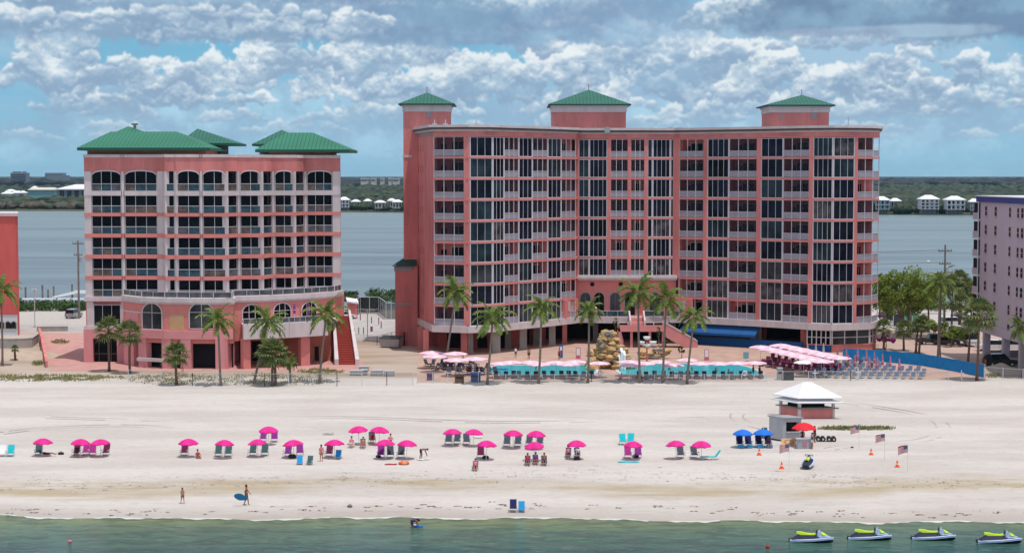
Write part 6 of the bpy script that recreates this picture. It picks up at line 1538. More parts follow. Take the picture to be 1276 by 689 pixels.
# aqua lounger, towels, floats
def flat_thing(name, u, v, w_, d_, h, mname, label, cat, rz=0, z=0.0, edge=True):
    p = G(u, v, z); q = MB(); nx, ny = 8, 4
    for j in range(ny+1):
        for i in range(nx+1): q.v.append((-w_/2+w_*i/nx, -d_/2+d_*j/ny, h+.02*math.sin(i*1.3+j)*math.cos(j*1.7)))
    for j in range(ny):
        for i in range(nx): k = j*(nx+1)+i; q.f.append((k, k+1, k+nx+2, k+nx+1)); q.m.append(0)
    q.sm = True
    o = q.build(name, mname); o.location = p; o.rotation_euler = (0, 0, rz); tag(o, label, cat); o.modifiers.new('t', 'SOLIDIFY').thickness = 0.02; return o
flat_thing('towel', 783, 575.5, 2.1, .8, .05, 'cyan_fabric', 'turquoise towel spread before the magenta chair', 'towel')
flat_thing('towel', 527, 572, 1.2, .7, .04, 'cloth_white', 'pale towel under the bending bather', 'towel', .3)
flat_thing('towel', 487, 578.5, 1.2, .5, .06, 'cloth_red', 'crumpled red and white towel before the purple-draped chair', 'towel')
flat_thing('towel', 409, 541, 1.2, .4, .1, 'concrete_dark', 'dark towel left on the bare sand in the back row', 'towel')
flat_thing('towel', 596, 546, .9, .4, .25, 'cloth_white', 'folded white mat behind the middle umbrellas', 'mat')
p = G(885, 572.5, 0); e = empty('sun_lounger', p, 'aqua lounger with raised back at the right end of the umbrellas', 'sun lounger', rz=0.1)
q = MB(); q.box(-1.0, .5, -.3, .3, .28, .33); q.hexa([(.5, -.3, .28), (.55, -.3, .28), (.55, .3, .28), (.5, .3, .28), (1.0, -.3, .95), (1.05, -.3, .95), (1.05, .3, .95), (1.0, .3, .95)]); q.build('sling', 'cyan_fabric', e)
q = MB()
for x in (-.8, .3):
    for y in (-.3, .3): q.tube([(x-.1, y, 0), (x+.05, y, .3)], .02, 6)
q.build('frame', 'light_metal', e)
bm = bmesh.new()
def torus(mb, R_, r_, n=28, m=10, cols=2):
    for i in range(n):
        for j in range(m):
            P = lambda a, b_: ((R_+r_*math.cos(2*math.pi*b_/m))*math.cos(2*math.pi*a/n), (R_+r_*math.cos(2*math.pi*b_/m))*math.sin(2*math.pi*a/n), r_+r_*math.sin(2*math.pi*b_/m))
            mb.face([P(i, j), P(i+1, j), P(i+1, j+1), P(i, j+1)], (i//4) % cols)
bm.free()
q = MB(); q.sm = True; torus(q, .42, .13); o = q.build('float_ring', ['orange', 'plywood']); o.location = G(503.2, 578, 0); tag(o, 'orange and yellow swim ring lying on the sand', 'swim ring')
for (u, v, r_, mn, lb) in [(472-.5, 570, .2, 'cloth_dark', 'small dark bag left of the purple-draped chair'), (364, 570.5, .3, 'cloth_dark', 'black bag between the two purple chairs'), (76, 566.6, .22, 'cloth_dark', 'black bag lying alone right of the leftmost umbrella'), (605, 571.5, .25, 'cloth_dark', 'dark bag at the umbrella pole beside the lone maroon chair'), (719, 573, .25, 'cloth_dark', 'dark bag before the towelled sitters'), (792, 570, .25, 'cloth_dark', 'dark bag between the magenta and purple chairs'), (1062, 558.2, .12, 'cloth_dark', 'small dark bag on empty sand beyond the flags'), (436, 624.5, .16, 'concrete_dark', 'small dark lump on the wet sand right of the bodyboarder')]:
    rgk = random.Random(int(u)); p = G(u, v, 0); p.z = gz(p.y); e = empty('beach_bag', p, lb, 'bag'); q = MB(); q.lathe([(0, 0), (r_, .02), (r_*1.15, r_*.8), (r_*.8, r_*1.3), (0, r_*1.35)], 9); q.v = [(x*1.3+rgk.uniform(-.03, .03), y*.8, z) for x, y, z in q.v]; q.build('bag_body', mn, e, smooth=True); q = MB(); q.tube([(-r_*.5, 0, r_*1.25), (-r_*.2, 0, r_*1.8), (r_*.2, 0, r_*1.8), (r_*.5, 0, r_*1.25)], .02, 6); q.build('handle', mn, e)
# ------------------------------------------------------------------ kiosk
p0 = G(995.8, 521.3, 0); e = root_world('beach_kiosk', p0, 'square pink beach kiosk with white two-tier roof on the empty sand', 'kiosk')
kw = 4.15; KA = R(14)
ca, sa = math.cos(KA), math.sin(KA)
def kp(x, y, z): return (p0.x+x*ca-y*sa*1.0+ y*0, p0.y+x*sa*0+y*ca, z) if False else (p0.x+x*math.cos(R(2))-y*0.55, p0.y+x*math.sin(R(2))+y*0.9, z)
def kbox(mb, x0, x1, y0, y1, z0, z1, m=0): mb.hexa([kp(x0, y0, z0), kp(x1, y0, z0), kp(x1, y1, z0), kp(x0, y1, z0), kp(x0, y0, z1), kp(x1, y0, z1), kp(x1, y1, z1), kp(x0, y1, z1)], m)
KD = 3.2
q = MB(); kbox(q, 0, kw, 0, .15, 0, 1.15); kbox(q, 0, .15, .15, KD, 0, 1.15); kbox(q, kw-.15, kw, .15, KD, 0, 1.15); kbox(q, 0, kw, KD, KD+.15, 0, 1.15); wbuild(q, 'counter_wall', 'pink', e)
q = MB(); kbox(q, -.35, kw+.35, -.3, KD+.4, 1.153, 1.28); wbuild(q, 'counter_top', 'concrete_dark', e)
for (x, y) in ((0, 0), (kw-.15, 0), (kw-.15, KD), (0, KD)): q = MB(); kbox(q, x-.04, x+.2, y-.05, y+.2, 0, 2.1); wbuild(q, 'post', 'white_trim', e)
q = MB(); kbox(q, .5, kw-.5, .9, KD-.5, 1.29, 2.0); wbuild(q, 'dark_inner_block', 'dark_interior', e)  # near-black block standing in for the shade inside the open kiosk
q = MB(); zc = 2.15
def ktier(q, ov, z0, z1, inx, m=0):
    c = [(-ov, -ov), (kw+ov, -ov), (kw+ov, KD+ov), (-ov, KD+ov)]; i_ = [(inx, inx), (kw-inx, inx), (kw-inx, KD-inx), (inx, KD-inx)]
    for k in range(4):
        a, b_ = c[k], c[(k+1) % 4]; A_, B_ = i_[k], i_[(k+1) % 4]
        q.face([kp(*a, z0), kp(*b_, z0), kp(*B_, z1), kp(*A_, z1)], m); q.face([kp(*a, z0-.12), kp(*b_, z0-.12), kp(*b_, z0), kp(*a, z0)], m)
    q.face([kp(*x, z0-.12) for x in c], m)
ktier(q, .75, 1.98, 2.28, .3); wbuild(q, 'lower_roof', 'metal_roof_white', e)
q = MB(); ktier(q, .60, 2.50, 4.12, min(kw, KD)/2-.02); q.face([kp(kw/2-.5, KD/2, 4.12), kp(kw/2+.5, KD/2, 4.12), kp(kw/2, KD/2+.1, 4.13)]); wbuild(q, 'upper_roof', 'metal_roof_white', e)
q = MB(); kbox(q, .1, kw-.1, .1, KD-.1, 2.22, 2.50); wbuild(q, 'roof_gap_frame', 'blue_band', e)
# ------------------------------------------------------------------ rental hut, counter, barrow
p0 = G(975.5, 550, 0); e = root_world('rental_hut', p0, 'grey rental hut with open dark hatch beside the red umbrella', 'hut')
hw, hd, hh = 2.0, 2.0, 2.6
def kp(x, y, z): return (p0.x+x-y*.62, p0.y+x*.10+y*.85, z)
q = MB(); kbox(q, 0, .15, 0, hd, .15, hh-.1); kbox(q, .15, hw, 0, .12, .15, 1.05); kbox(q, .15, .35, 0, .12, 1.05, hh-.1); kbox(q, hw-.2, hw, 0, .12, 1.05, hh-.1); kbox(q, .35, hw-.2, 0, .12, 2.1, hh-.1); kbox(q, .15, hw, hd-.12, hd, .15, hh-.1); kbox(q, hw-.12, hw-.0, .12, hd-.12, .15, hh-.1); wbuild(q, 'wall', 'hut_grey', e)
q = MB(); kbox(q, -.12, hw+.15, -.15, hd+.12, hh-.097, hh+.02); wbuild(q, 'roof', 'grey_metal', e)
q = MB(); kbox(q, .16, hw-.13, .5, .6, .2, hh-.2); wbuild(q, 'dark_inside', 'dark_interior', e)
q = MB(); kbox(q, .3, hw-.15, -.25, 0, 1.0, 1.08); wbuild(q, 'hatch_shelf', 'light_metal', e)
q = MB(); kbox(q, .05, hw-.05, .05, hd-.05, 0, .15); wbuild(q, 'skid', 'rubber', e)
q = MB(); q.box(p0.x-1.9, p0.x-1.35, p0.y+2.3, p0.y+2.9, 0, 1.1); o = q.build('storage_box', 'dark_green_roof', off=(p0.x-1.6, p0.y+2.6, 0)); o.location = (p0.x-1.6, p0.y+2.6, 0); tag(o, 'dark green box leaning behind the grey hut', 'box')
p0 = G(993.5, 559.5, 0); e = root_world('rental_counter', p0, 'white lattice rental counter under the red umbrella', 'counter')
def kp(x, y, z): return (p0.x+x, p0.y+y+x*.12, z)
q = MB(); kbox(q, 0, 1.55, 0, .06, 0, 1.05); kbox(q, 0, .06, .06, .8, 0, 1.05); kbox(q, 1.49, 1.55, .06, .8, 0, 1.05); wbuild(q, 'panel', 'hut_grey', e)
q = MB(); kbox(q, -.08, 1.63, -.08, .85, 1.053, 1.11); wbuild(q, 'counter_top', 'light_metal', e)
q = MB(); 
for i in range(7): kbox(q, .04+i*.24, .08+i*.24, -.04, -.002, 0, 1.05)
wbuild(q, 'slats', 'grey_metal', e)
q = MB(); kbox(q, .55, 1.0, -.06, -.042, .35, .75); wbuild(q, 'small_sign', 'cloth_pink', e)
p0 = G(984, 556, 0); e = root_world('board_stand', p0, 'tan wooden board with a dark ring leaning between hut and counter', 'board')
q = MB(); q.hexa([(p0.x-.8, p0.y, .02), (p0.x+.7, p0.y, .02), (p0.x+.7, p0.y+.06, .02), (p0.x-.8, p0.y+.06, .02), (p0.x-.8, p0.y+.85, .72), (p0.x+.7, p0.y+.85, .72), (p0.x+.7, p0.y+.9, .68), (p0.x-.8, p0.y+.9, .68)]); wbuild(q, 'board', 'plywood', e)
q = MB(); q.box(p0.x-.7, p0.x-.6, p0.y+.85, p0.y+.95, 0, .68); q.box(p0.x+.5, p0.x+.6, p0.y+.85, p0.y+.95, 0, .68); wbuild(q, 'support', 'wood', e)
q = MB(); n = 20
for i in range(n):
    a, b_ = 2*math.pi*i/n, 2*math.pi*(i+1)/n
    P = lambda t, r_: (p0.x+math.cos(t)*r_*.45, p0.y+.44+math.sin(t)*r_*.26, .37+math.sin(t)*r_*.26*.82+.04)
    q.face([P(a, .8), P(a, 1.15), P(b_, 1.15), P(b_, .8)])
wbuild(q, 'ring', 'wood', e)
p = G(1029.5, 549.8, 0); e = empty('beach_cart', p, 'low beach cart with fat wheels right of the red umbrella', 'cart', rz=-.1)
for x in (-.85, -.35, .3, .8):
    q = MB(); q.tube([(x, -.32, .27), (x, -.08, .27)], .27, 12); w_ = q.build('wheel', 'rubber', e)
    q = MB(); q.tube([(x, -.34, .27), (x, -.32, .27)], .11, 8); q.build('hub', 'light_metal', e).parent = w_
    q = MB(); q.tube([(x, .4, .27), (x, .64, .27)], .27, 12); q.build('wheel', 'rubber', e)
q = MB(); q.box(-.9, .9, -.05, .4, .25, .34); q.tube([(-.9, .15, .3), (-1.5, .15, .75), (-1.7, .15, .8)], .025, 6); q.tube([(.3, 0, .34), (.5, 0, .6), (.8, 0, .34)], .02, 6); q.build('frame', 'grey_metal', e)
# ------------------------------------------------------------------ flags and cones
def make_flag(label, seed):
    e = empty('flag', (0, 0, 0), label, 'flag', 'small american flags stuck in the sand'); q = MB(); q.tube([(0, 0, -.1), (0, 0, 2.75)], .018, 6); q.build('pole', 'light_metal', e)
    st = MB(); st.sm = True; nx = 14; ny = 13; Wf, Hf = .98, .70; rg = random.Random(seed)
    def P(i, j): t = i/nx; return (-Wf*t*.95, .10*math.sin(t*7+seed)*t, 2.72-Hf*j/ny-(.22*t*t)-(0.08*seed*t if j > 0 else 0)*(.5))
    cn = MB(); cn.sm = True
    for j in range(ny):
        for i in range(nx):
            f_ = [P(i, j), P(i+1, j), P(i+1, j+1), P(i, j+1)]
            if i < 6 and j < 7: cn.face(f_, 0)
            else: st.face(f_, j % 2)
    st.build('stripes', ['flag_red', 'cloth_white'], e); cn.build('canton', 'flag_blue', e)
    sm_ = MB(); sm_.sm = True
    for a in range(5):
        for b_ in range(4):
            x, y, z = P(0.6+a*1.1, 0.9+b_*1.6); sm_.face([(x-.02, y-.006, z), (x, y-.006, z-.02), (x+.02, y-.006, z), (x, y-.006, z+.02)]); 
    sm_.build('stars', 'cloth_white', e)
    return e
for i, (u, v, lb, sc_) in enumerate([(983.2, 588, 'flag nearest the jet ski, left of it', 1.0), (1070.3, 561.5, 'farthest flag, above the strip of grass', .95), (1102.3, 574, 'flag between the two right-hand cones', 1.0), (1130.8, 589.5, 'rightmost flag, closest to the water', 1.0)]):
    place('flag'+str(i), lambda i=i: make_flag('x', i), u, v, lb, 'small american flags stuck in the sand', rz=-.15*i, scale=sc_)
def make_cone():
    e = empty('traffic_cone', (0, 0, 0), 'x', 'traffic cone'); q = MB(); q.lathe([(.16, .04), (.13, .12), (.04, .5), (.03, .52), (0, .52)], 12); q.build('cone_body', 'orange', e); q = MB(); q.box(-.19, .19, -.19, .19, 0, .04); q.build('base', 'orange', e); q = MB(); q.lathe([(.105, .22), (.084, .30)], 12); q.v = [(x*1.06, y*1.06, z) for x, y, z in q.v]; q.build('band', 'cloth_white', e); return e
for (u, v, lb) in [(946, 567, 'orange cone in front of the blue umbrellas'), (974, 584, 'orange cone left of the beached jet ski'), (1085.5, 567, 'orange cone between the two rear flags'), (1118, 582, 'orange cone left of the rightmost flag')]: place('cone', make_cone, u, v, lb, 'orange cones marking the jet ski area', scale=1.35)
# ------------------------------------------------------------------ jet skis
def make_jetski(dark=False):
    e = empty('jet_ski', (0, 0, 0), 'x', 'jet ski')
    q = MB(); hull_loft(q, [(-1.62, .42, .02, .24), (-1.1, .52, -.12, .29), (0, .56, -.16, .34), (.8, .48, -.12, .42), (1.3, .28, 0, .47), (1.66, .05, .18, .46)]); q.build('hull', 'navy_part', e, smooth=False)
    q = MB()
    for s in (-1, 1):
        st = [(-1.63, .44, .16), (-1.0, .55, .21), (0, .60, .29), (.8, .52, .38), (1.3, .32, .42), (1.70, .05, .40)]
        for (xa, wa, za), (xb, wb_, zb_) in zip(st, st[1:]):
            q.hexa([(xa, s*wa, za-.07), (xb, s*wb_, zb_-.07), (xb, s*(wb_-.13 if wb_ > .25 else 0), zb_+.03), (xa, s*(wa-.13), za+.03), (xa, s*(wa+.01), za+.07), (xb, s*(wb_+.01), zb_+.07), (xb, s*(wb_-.13 if wb_ > .25 else 0), zb_+.11), (xa, s*(wa-.13), za+.10)])
    q.build('deck', 'hull_white', e)
    q = MB(); q.hexa([(-1.45, -.42, .28), (.75, -.40, .42), (.75, .40, .42), (-1.45, .42, .28), (-1.0, -.17, .62), (.30, -.17, .66), (.30, .17, .66), (-1.0, .17, .62)]); q.build('body_cowl', 'navy_part', e)
    seat = MB(); st = [(-1.12, .13, .72, .86), (-.75, .15, .60, .84), (-.35, .16, .60, .76), (.05, .16, .60, .74), (.32, .12, .62, .80)]
    for (xa, wa, za, ta), (xb, wb_, zb_, tb) in zip(st, st[1:]): seat.hexa([(xa, -wa, za), (xb, -wb_, zb_), (xb, wb_, zb_), (xa, wa, za), (xa, -wa*.7, ta), (xb, -wb_*.7, tb), (xb, wb_*.7, tb), (xa, wa*.7, ta)])
    seat.build('seat', 'lime_seat', e)
    q = MB(); q.hexa([(.45, -.26, .48), (1.45, -.08, .55), (1.45, .08, .55), (.45, .26, .48), (.50, -.16, .98), (1.15, -.05, .66), (1.15, .05, .66), (.50, .16, .98)]); q.build('front_cowl', 'hull_white', e)
    q = MB(); q.hexa([(.85, -.19, .70), (1.2, -.08, .635), (1.2, .08, .635), (.85, .19, .70), (.75, -.12, .90), (1.0, -.04, .78), (1.0, .04, .78), (.75, .12, .90)]); q.build('cowl_accent', 'lime_seat', e)
    q = MB(); q.tube([(.30, 0, .66), (.42, 0, 1.0)], .05, 6); q.tube([(.38, -.40, 1.04), (.44, 0, 1.0), (.38, .40, 1.04)], .032, 6); q.build('handlebar', 'black_plastic', e)
    q = MB()
    for s in (-1, 1): q.box(.55, .66, s*.36-.06, s*.36+.06, .86, .96); q.bar((.6, s*.2, .8), (.6, s*.34, .9), .03)
    q.build('mirrors', 'hull_white', e)
    q = MB(); q.box(-1.72, -1.6, -.3, .3, .05, .3); q.build('stern_platform', 'black_plastic', e)
    return e
for (u, v, lb, rz) in [(1011, 674.5, 'leftmost of the four jet skis floating in a row', -.20), (1083.5, 671.5, 'second from left of the four floating jet skis', -.16), (1163, 671.5, 'third from left of the four floating jet skis', -.16), (1245, 675.5, 'rightmost floating jet ski at the right edge', -.14)]:
    o = place('jet', make_jetski, u, v, lb, 'jet skis moored in the shallows', rz, 1.04, z=WL); o.location.z = WL-.10
o = place('jet', make_jetski, 1007, 582, 'white jet ski parked on the sand, seen from its stern', None, R(72), 1.0, z=0); o.location.z = .16
# buoys
for (u, v, mn, lb) in [(87, 675.5, 'cloth_pink', 'tiny pale buoy floating at lower left'), (956.5, 682, 'cloth_red', 'tiny red buoy floating left of the jet skis')]:
    p = G(u, v, WL); e = empty('buoy', p, lb, 'buoy'); q = MB(); q.lathe([(0, -.1), (.14, -.02), (.17, .08), (.12, .2), (0, .24)], 10); q.build('float', mn, e, smooth=True); q = MB(); q.tube([(0, 0, .22), (0, 0, .34)], .02, 6); q.build('eye', 'rubber', e)
# ================================================================== POOL AREA
def blob_sheet(name, pts_px, mname, z, kind='structure', n=6):
    P = [G(u, v, 0) for u, v in pts_px]; out = []
    m = len(P)
    for i in range(m):
        p0_, p1_, p2_, p3_ = P[(i-1) % m], P[i], P[(i+1) % m], P[(i+2) % m]
        for k in range(n):
            t = k/n; out.append(0.5*((2*p1_)+(-p0_+p2_)*t+(2*p0_-5*p1_+4*p2_-p3_)*t*t+(-p0_+3*p1_-3*p2_+p3_)*t**3))
    mb = MB(); mb.sm = True; mb.face([(p.x, p.y, z) for p in out]); o = mb.build(name, mname)
    if o.data.polygons[0].normal.z < 0: o.data.flip_normals()
    tag(o, kind=kind); return out
PL1 = [(612, 459), (625, 456), (680, 455.5), (735, 455.5), (742, 461), (735, 466.5), (680, 468), (628, 467.5), (613, 464.5)]
PL2 = [(773, 459), (800, 454.5), (860, 453.5), (915, 455), (940, 461), (946, 467.5), (915, 468.5), (850, 468), (800, 468), (776, 466)]
for PL in (PL1, PL2):
    out = blob_sheet('pool_water', PL, 'pool_tile', 0.06); c = sum((Vector(p) for p in out), Vector())/len(out)
    q = MB(); m = len(out)
    for i in range(m):
        a, b_ = out[i], out[(i+1) % m]; oa, ob = c+(a-c)*1.0+(a-c).normalized()*.45, c+(b_-c)+(b_-c).normalized()*.45
        q.hexa([(a.x, a.y, .02), (b_.x, b_.y, .02), (ob.x, ob.y, .02), (oa.x, oa.y, .02), (a.x, a.y, .10), (b_.x, b_.y, .10), (ob.x, ob.y, .10), (oa.x, oa.y, .10)])
    tag(q.build('pool_edge', 'white_trim'), kind='structure')
# rock waterfall
def rocks(name, u, vb, w_, h, d_, n, label, seed, mn='rock_tan', peak=True):
    p = G(u, vb, 0); e = empty(name, p, label, 'rock feature'); rg = random.Random(seed)
    if peak: q = MB(); q.lathe([(w_*.36, 0), (w_*.32, h*.3), (w_*.20, h*.62), (w_*.08, h*.78), (0, h*.8)], 14, (0, d_*.55, 0)); q.build('rock_core', mn, e, smooth=True)
    for k in range(n):
        t = k/(n-1) if n > 1 else 0; z = h*(t**.9)*.86; ww = w_*(1-t*.78)/2 if peak else w_/2
        x = rg.uniform(-1, 1)*ww; y = rg.uniform(-.5, .15)*d_*(1-t*.5)+d_*.3*t; r_ = rg.uniform(.42, .78)*(1.1-.3*t)
        bm = bmesh.new(); bmesh.ops.create_icosphere(bm, subdivisions=3, radius=1)
        for v in bm.verts:
            c = v.co; nn = 1+.16*math.sin(c.x*4.1+k)+.13*math.sin(c.y*5.3+k*2)+.12*math.sin(c.z*6.7+k*3)+.07*math.sin(c.x*13+c.z*11+k); v.co = Vector((c.x*r_*1.45*nn, c.y*r_*1.1*nn, c.z*r_*.72*nn))
        me = bpy.data.meshes.new('boulder'); bm.to_mesh(me); bm.free(); me.polygons.foreach_set('use_smooth', [True]*len(me.polygons)); me.materials.append(MATS[mn if rg.random() < .8 else 'rock_grey'])
        o = bpy.data.objects.new('boulder', me); COL.objects.link(o); o.parent = e; o.location = (x, y, max(.25, z)); o.rotation_euler = (0, 0, rg.uniform(0, 6))
    return e
e = rocks('rock_waterfall', 759, 459, 6.0, 6.2, 2.8, 84, 'tall tan rock waterfall between the two pools', 3)
q = MB()
for i in range(3): x = [1.7, 2.1, 1.4][i]; pts = [(x, -1.3, 3.2-i*.4), (x+.1, -1.9, 2.6-i*.4), (x+.1, -2.1, .1)]; [q.hexa([(a[0]-.18, a[1], a[2]), (a[0]+.18, a[1], a[2]), (b_[0]+.18, b_[1], b_[2]), (b_[0]-.18, b_[1], b_[2]), (a[0]-.18, a[1]-.05, a[2]), (a[0]+.18, a[1]-.05, a[2]), (b_[0]+.18, b_[1]-.05, b_[2]), (b_[0]-.18, b_[1]-.05, b_[2])]) for a, b_ in zip(pts, pts[1:])]
q.build('water_spill', 'white_fabric', e)
rocks('planter_rocks', 817, 447, 4.2, 1.7, 1.2, 14, 'low pile of brown planter rocks below the terrace stairs', 9, 'rock_tan', False)
rocks('planter_rocks', 741, 444, 1.6, 1.2, 1.0, 5, 'few red-brown rocks at the left of the rock waterfall', 10, 'rock_tan', False)
for i, (u, vb, h, lb) in enumerate([(766.5, 430, 5.8, 'thin dark cypress behind the rock waterfall'), (820.5, 442, 5.6, 'thin cactus-like shrub right of the globe lamp'), (829, 444, 3.6, 'short dark shrub at the foot of the right stair flight'), (849, 447, 2.2, 'small dark shrub below the stair parapet')]):
    leafy('column_shrub', G(u, vb, 0), h, .45, 16, lb, 'mangrove_leaf', seed=40+i, trunk_r=.06, leaf=.12, per=60, cat='shrub', limbs=3)
# lamp with three white bowls
p = G(806, 452, 0); e = empty('bowl_lamp', p, 'pink lamp post with three white bowl shades before the stairs', 'lamp'); q = MB(); q.tube([(0, 0, 0), (0, 0, 3.2)], [.14, .09], 8); q.build('post', 'pink_slab', e)
for (x, y, z) in ((-.85, 0, 2.9), (.95, 0, 2.9), (0.05, -.3, 2.5), (0, .3, 3.6)):
    q = MB(); q.tube([(0, 0, z-.7), (x*.6, y, z-.5), (x, y, z-.1)], .05, 6); a = q.build('arm', 'pink_slab', e)
    q = MB(); q.lathe([(0, 0), (.25, .04), (.5, .28), (.56, .5), (.5, .5), (.0, .2)], 12, (x, y, z-.1)); q.build('bowl_shade', 'white_paint', e, smooth=True).parent = a
# pool umbrellas: light pink, shallow, scalloped
def pool_umb(): return make_umbrella('pool_umbrella', 'x', 'pale_pink_fabric', r=1.9, h=2.25, rise=.36, stripe='pale_stripe')
def pu(u, vc, label, group, scale=1.0, key='pu', mk=None): # vc = canopy centre row
    Y = G(u, vc+0, 2.45).y; p = D(u, vc, Y)
    first = key not in protos
    if first: protos[key] = (mk or pool_umb)()
    o = protos[key] if first else copy_tree(protos[key])
    q0 = G(u, vc, 2.45*scale); o.location = (q0.x, q0.y, 0); o.scale = (scale,)*3; o.rotation_euler = (0, 0, (u*7.3) % 1.0); o['label'] = label; o['group'] = group; return o
GP = 'pale pink umbrellas round the pool'
for i, (u, v, lb) in enumerate([(538, 438.5, 'back left pale pink umbrella of the group by the fence'), (542, 443, 'front left pale pink umbrella of the group by the fence'), (567, 439.5, 'back right pale pink umbrella of the group by the fence'), (568, 447.5, 'pale pink umbrella at the front of the fence group'), (592, 446, 'rightmost pale pink umbrella of the fence group')]):
    pu(u, v, lb, GP)
row = [(624, 452), (637, 450.5), (661, 450.5), (671, 453), (693, 450.8), (708, 453), (717, 449.8), (746, 451.5), (783, 449.8), (787, 454), (803, 451.8), (822, 450), (838, 454), (856, 447.6), (872, 452), (895, 452), (918, 451.4), (941, 451)]
for i, (u, v) in enumerate(row): pu(u, v, ordinal(i)+' pale pink umbrella from the left in the line behind the pools', GP, .88)
GB = 'block of pale pink umbrellas over the right sun deck'
for r_ in range(2):
    for i in range(7):
        u = (948 if r_ == 0 else 973)+i*(12.6 if r_ == 0 else 12.0); v = (431.5 if r_ == 0 else 429.5)+i*(2.9 if r_ == 0 else 2.55)
        pu(u, v, ordinal(i)+' umbrella from the left in the '+('front' if r_ == 0 else 'back')+' line over the right sun deck', GB, .98)
q0 = pu(1001.5, 450.5, 'single white umbrella before the block of pink umbrellas', GP, .9, 'pwu', lambda: make_umbrella('pool_umbrella', 'x', 'white_fabric', r=1.6, h=2.25, rise=.42))
# closed umbrellas
def closed_umb(fab='magenta_sling'):
    e = empty('closed_umbrella', (0, 0, 0), 'x', 'umbrella'); q = MB(); q.tube([(0, 0, 0), (0, 0, 2.75)], .03, 6); q.build('pole', 'light_metal', e)
    q = MB(); q.lathe([(.04, 2.7), (.10, 2.45), (.16, 1.9), (.20, 1.35), (.16, 1.1), (.04, 1.12)], 10); q.v = [(x*(1+.25*math.sin(5*math.atan2(y, x))), y*(1+.25*math.sin(5*math.atan2(y, x))), z) for x, y, z in q.v]; q.build('furled_canopy', fab, e); q = MB(); q.lathe([(.175, 1.6), (.185, 1.7)], 10); q.build('tie', 'white_fabric', e); return e
mat('furled_pink', (0.50, 0.16, 0.24), .8, .1, 2)
for i, (u, vt) in enumerate([(1043.5, 434), (1054.5, 436), (1057, 444), (1065, 443.5), (1068.5, 434.5), (1079.5, 437), (1083, 446), (1089.5, 439.5), (1093, 446), (1099.5, 442), (1109.3, 444.5), (1120.5, 448)]):
    place('closed', lambda: closed_umb('furled_pink'), u, vt+22, ordinal(i)+' furled pink umbrella from the left on the right sun deck', 'furled umbrellas on the right sun deck')
for i, u in enumerate((1006, 1016.5, 1026)): place('closedb', lambda: closed_umb('hut_grey'), u, 449, ['left', 'middle', 'right'][i]+' furled grey umbrella before the glass shopfront', 'grey furled umbrellas')
for (u, vb, lb) in [(367, 396, 'left furled purple umbrella on the restaurant terrace'), (312, 398, 'furled umbrella by the leftmost arched terrace window'), (385, 396, 'right furled purple umbrella on the restaurant terrace')]:
    p = D(u, vb, 265.5); o = place('closedp', lambda: closed_umb('purple_sling'), u, vb, lb, 'purple furled umbrellas on the terrace'); o.location = (D(u, 400, 268.5).x, 268.5, zT)
# loungers
def lounger(sl):
    e = empty('sun_lounger', (0, 0, 0), 'x', 'sun lounger'); q = MB()
    for s in (-.33, .33): q.box(s-.025, s+.025, -1.0, .25, .30, .35)
    for (x, y) in ((-.33, -.9), (.33, -.9), (-.33, .2), (.33, .2)): q.box(x-.025, x+.025, y-.025, y+.025, 0, .3)
    q.build('frame', 'light_metal' if sl == 'lounger_blue' else 'lounger_mesh', e)
    q = MB(); q.box(-.31, .31, -1.0, .22, .352, .39); q.build('seat', sl, e)
    q = MB(); q.hexa([(-.31, .22, .33), (.31, .22, .33), (.31, .27, .33), (-.31, .27, .33), (-.31, .62, 1.02), (.31, .62, 1.02), (.31, .67, 1.0), (-.31, .67, 1.0)]); q.build('backrest', sl, e); return e
rg = random.Random(12); i = 0
us = [618, 630, 640, 647, 657, 668, 678, 689, 700, 709, 717, 727, 738]+[796, 806, 816, 827, 837, 848, 858, 868, 878, 890, 902, 912, 924, 935, 948]
for i, u in enumerate(us):
    place('lgm', lambda: lounger('lounger_mesh'), u, 471.8+rg.uniform(-.8, .5), ordinal(i)+' dark lounger from the left in the row along the beach side of the pools', 'dark loungers along the beach side of the pools', rz=rg.uniform(-.15, .15))
for r_ in range(3):
    for i in range(8):
        u = 560+i*8.5-r_*14+rg.uniform(-2, 2); v = 466-r_*5
        place('lgm', None, u, v, 'dark chair in the crowd under the pink umbrellas by the fence', 'dark chairs under the fence-side umbrellas', rz=rg.uniform(-1, 1))
LR_ = 'loungers packed in rows on the right sun deck'
for r_ in range(6):
    for i in range(15):
        u = 1012+i*10.4+r_*3.4-6*(r_ > 3); v = 470.5-r_*3.7+i*.10+ (r_*0.0)
        if r_ >= 3 and u > 1112-(r_-3)*14: continue
        if u > 1153: continue
        col = 'lounger_blue' if (i+r_) % 3 or r_ < 3 else 'lounger_mesh'
        place('lg'+col, lambda: lounger(col), u, v, ordinal(i)+' lounger from the left in '+['the front', 'the second', 'the third', 'the fourth', 'the fifth', 'the rear'][r_]+' row of the right sun deck', LR_, rz=rg.uniform(-.08, .08)-.5, scale=.95)
for r_ in range(3):
    for i in range(11):
        u = 950+i*8.3+r_*6; v = 456-r_*3.6+i*1.25
        if v > 467: continue
        place('lgmr', lambda: lounger('maroon_sling'), u, v, ordinal(i)+' maroon lounger from the left in the '+['front', 'middle', 'rear'][r_]+' row under the pink umbrella block', 'maroon loungers under the pink umbrella block', rz=rg.uniform(-.1, .1)-.4)
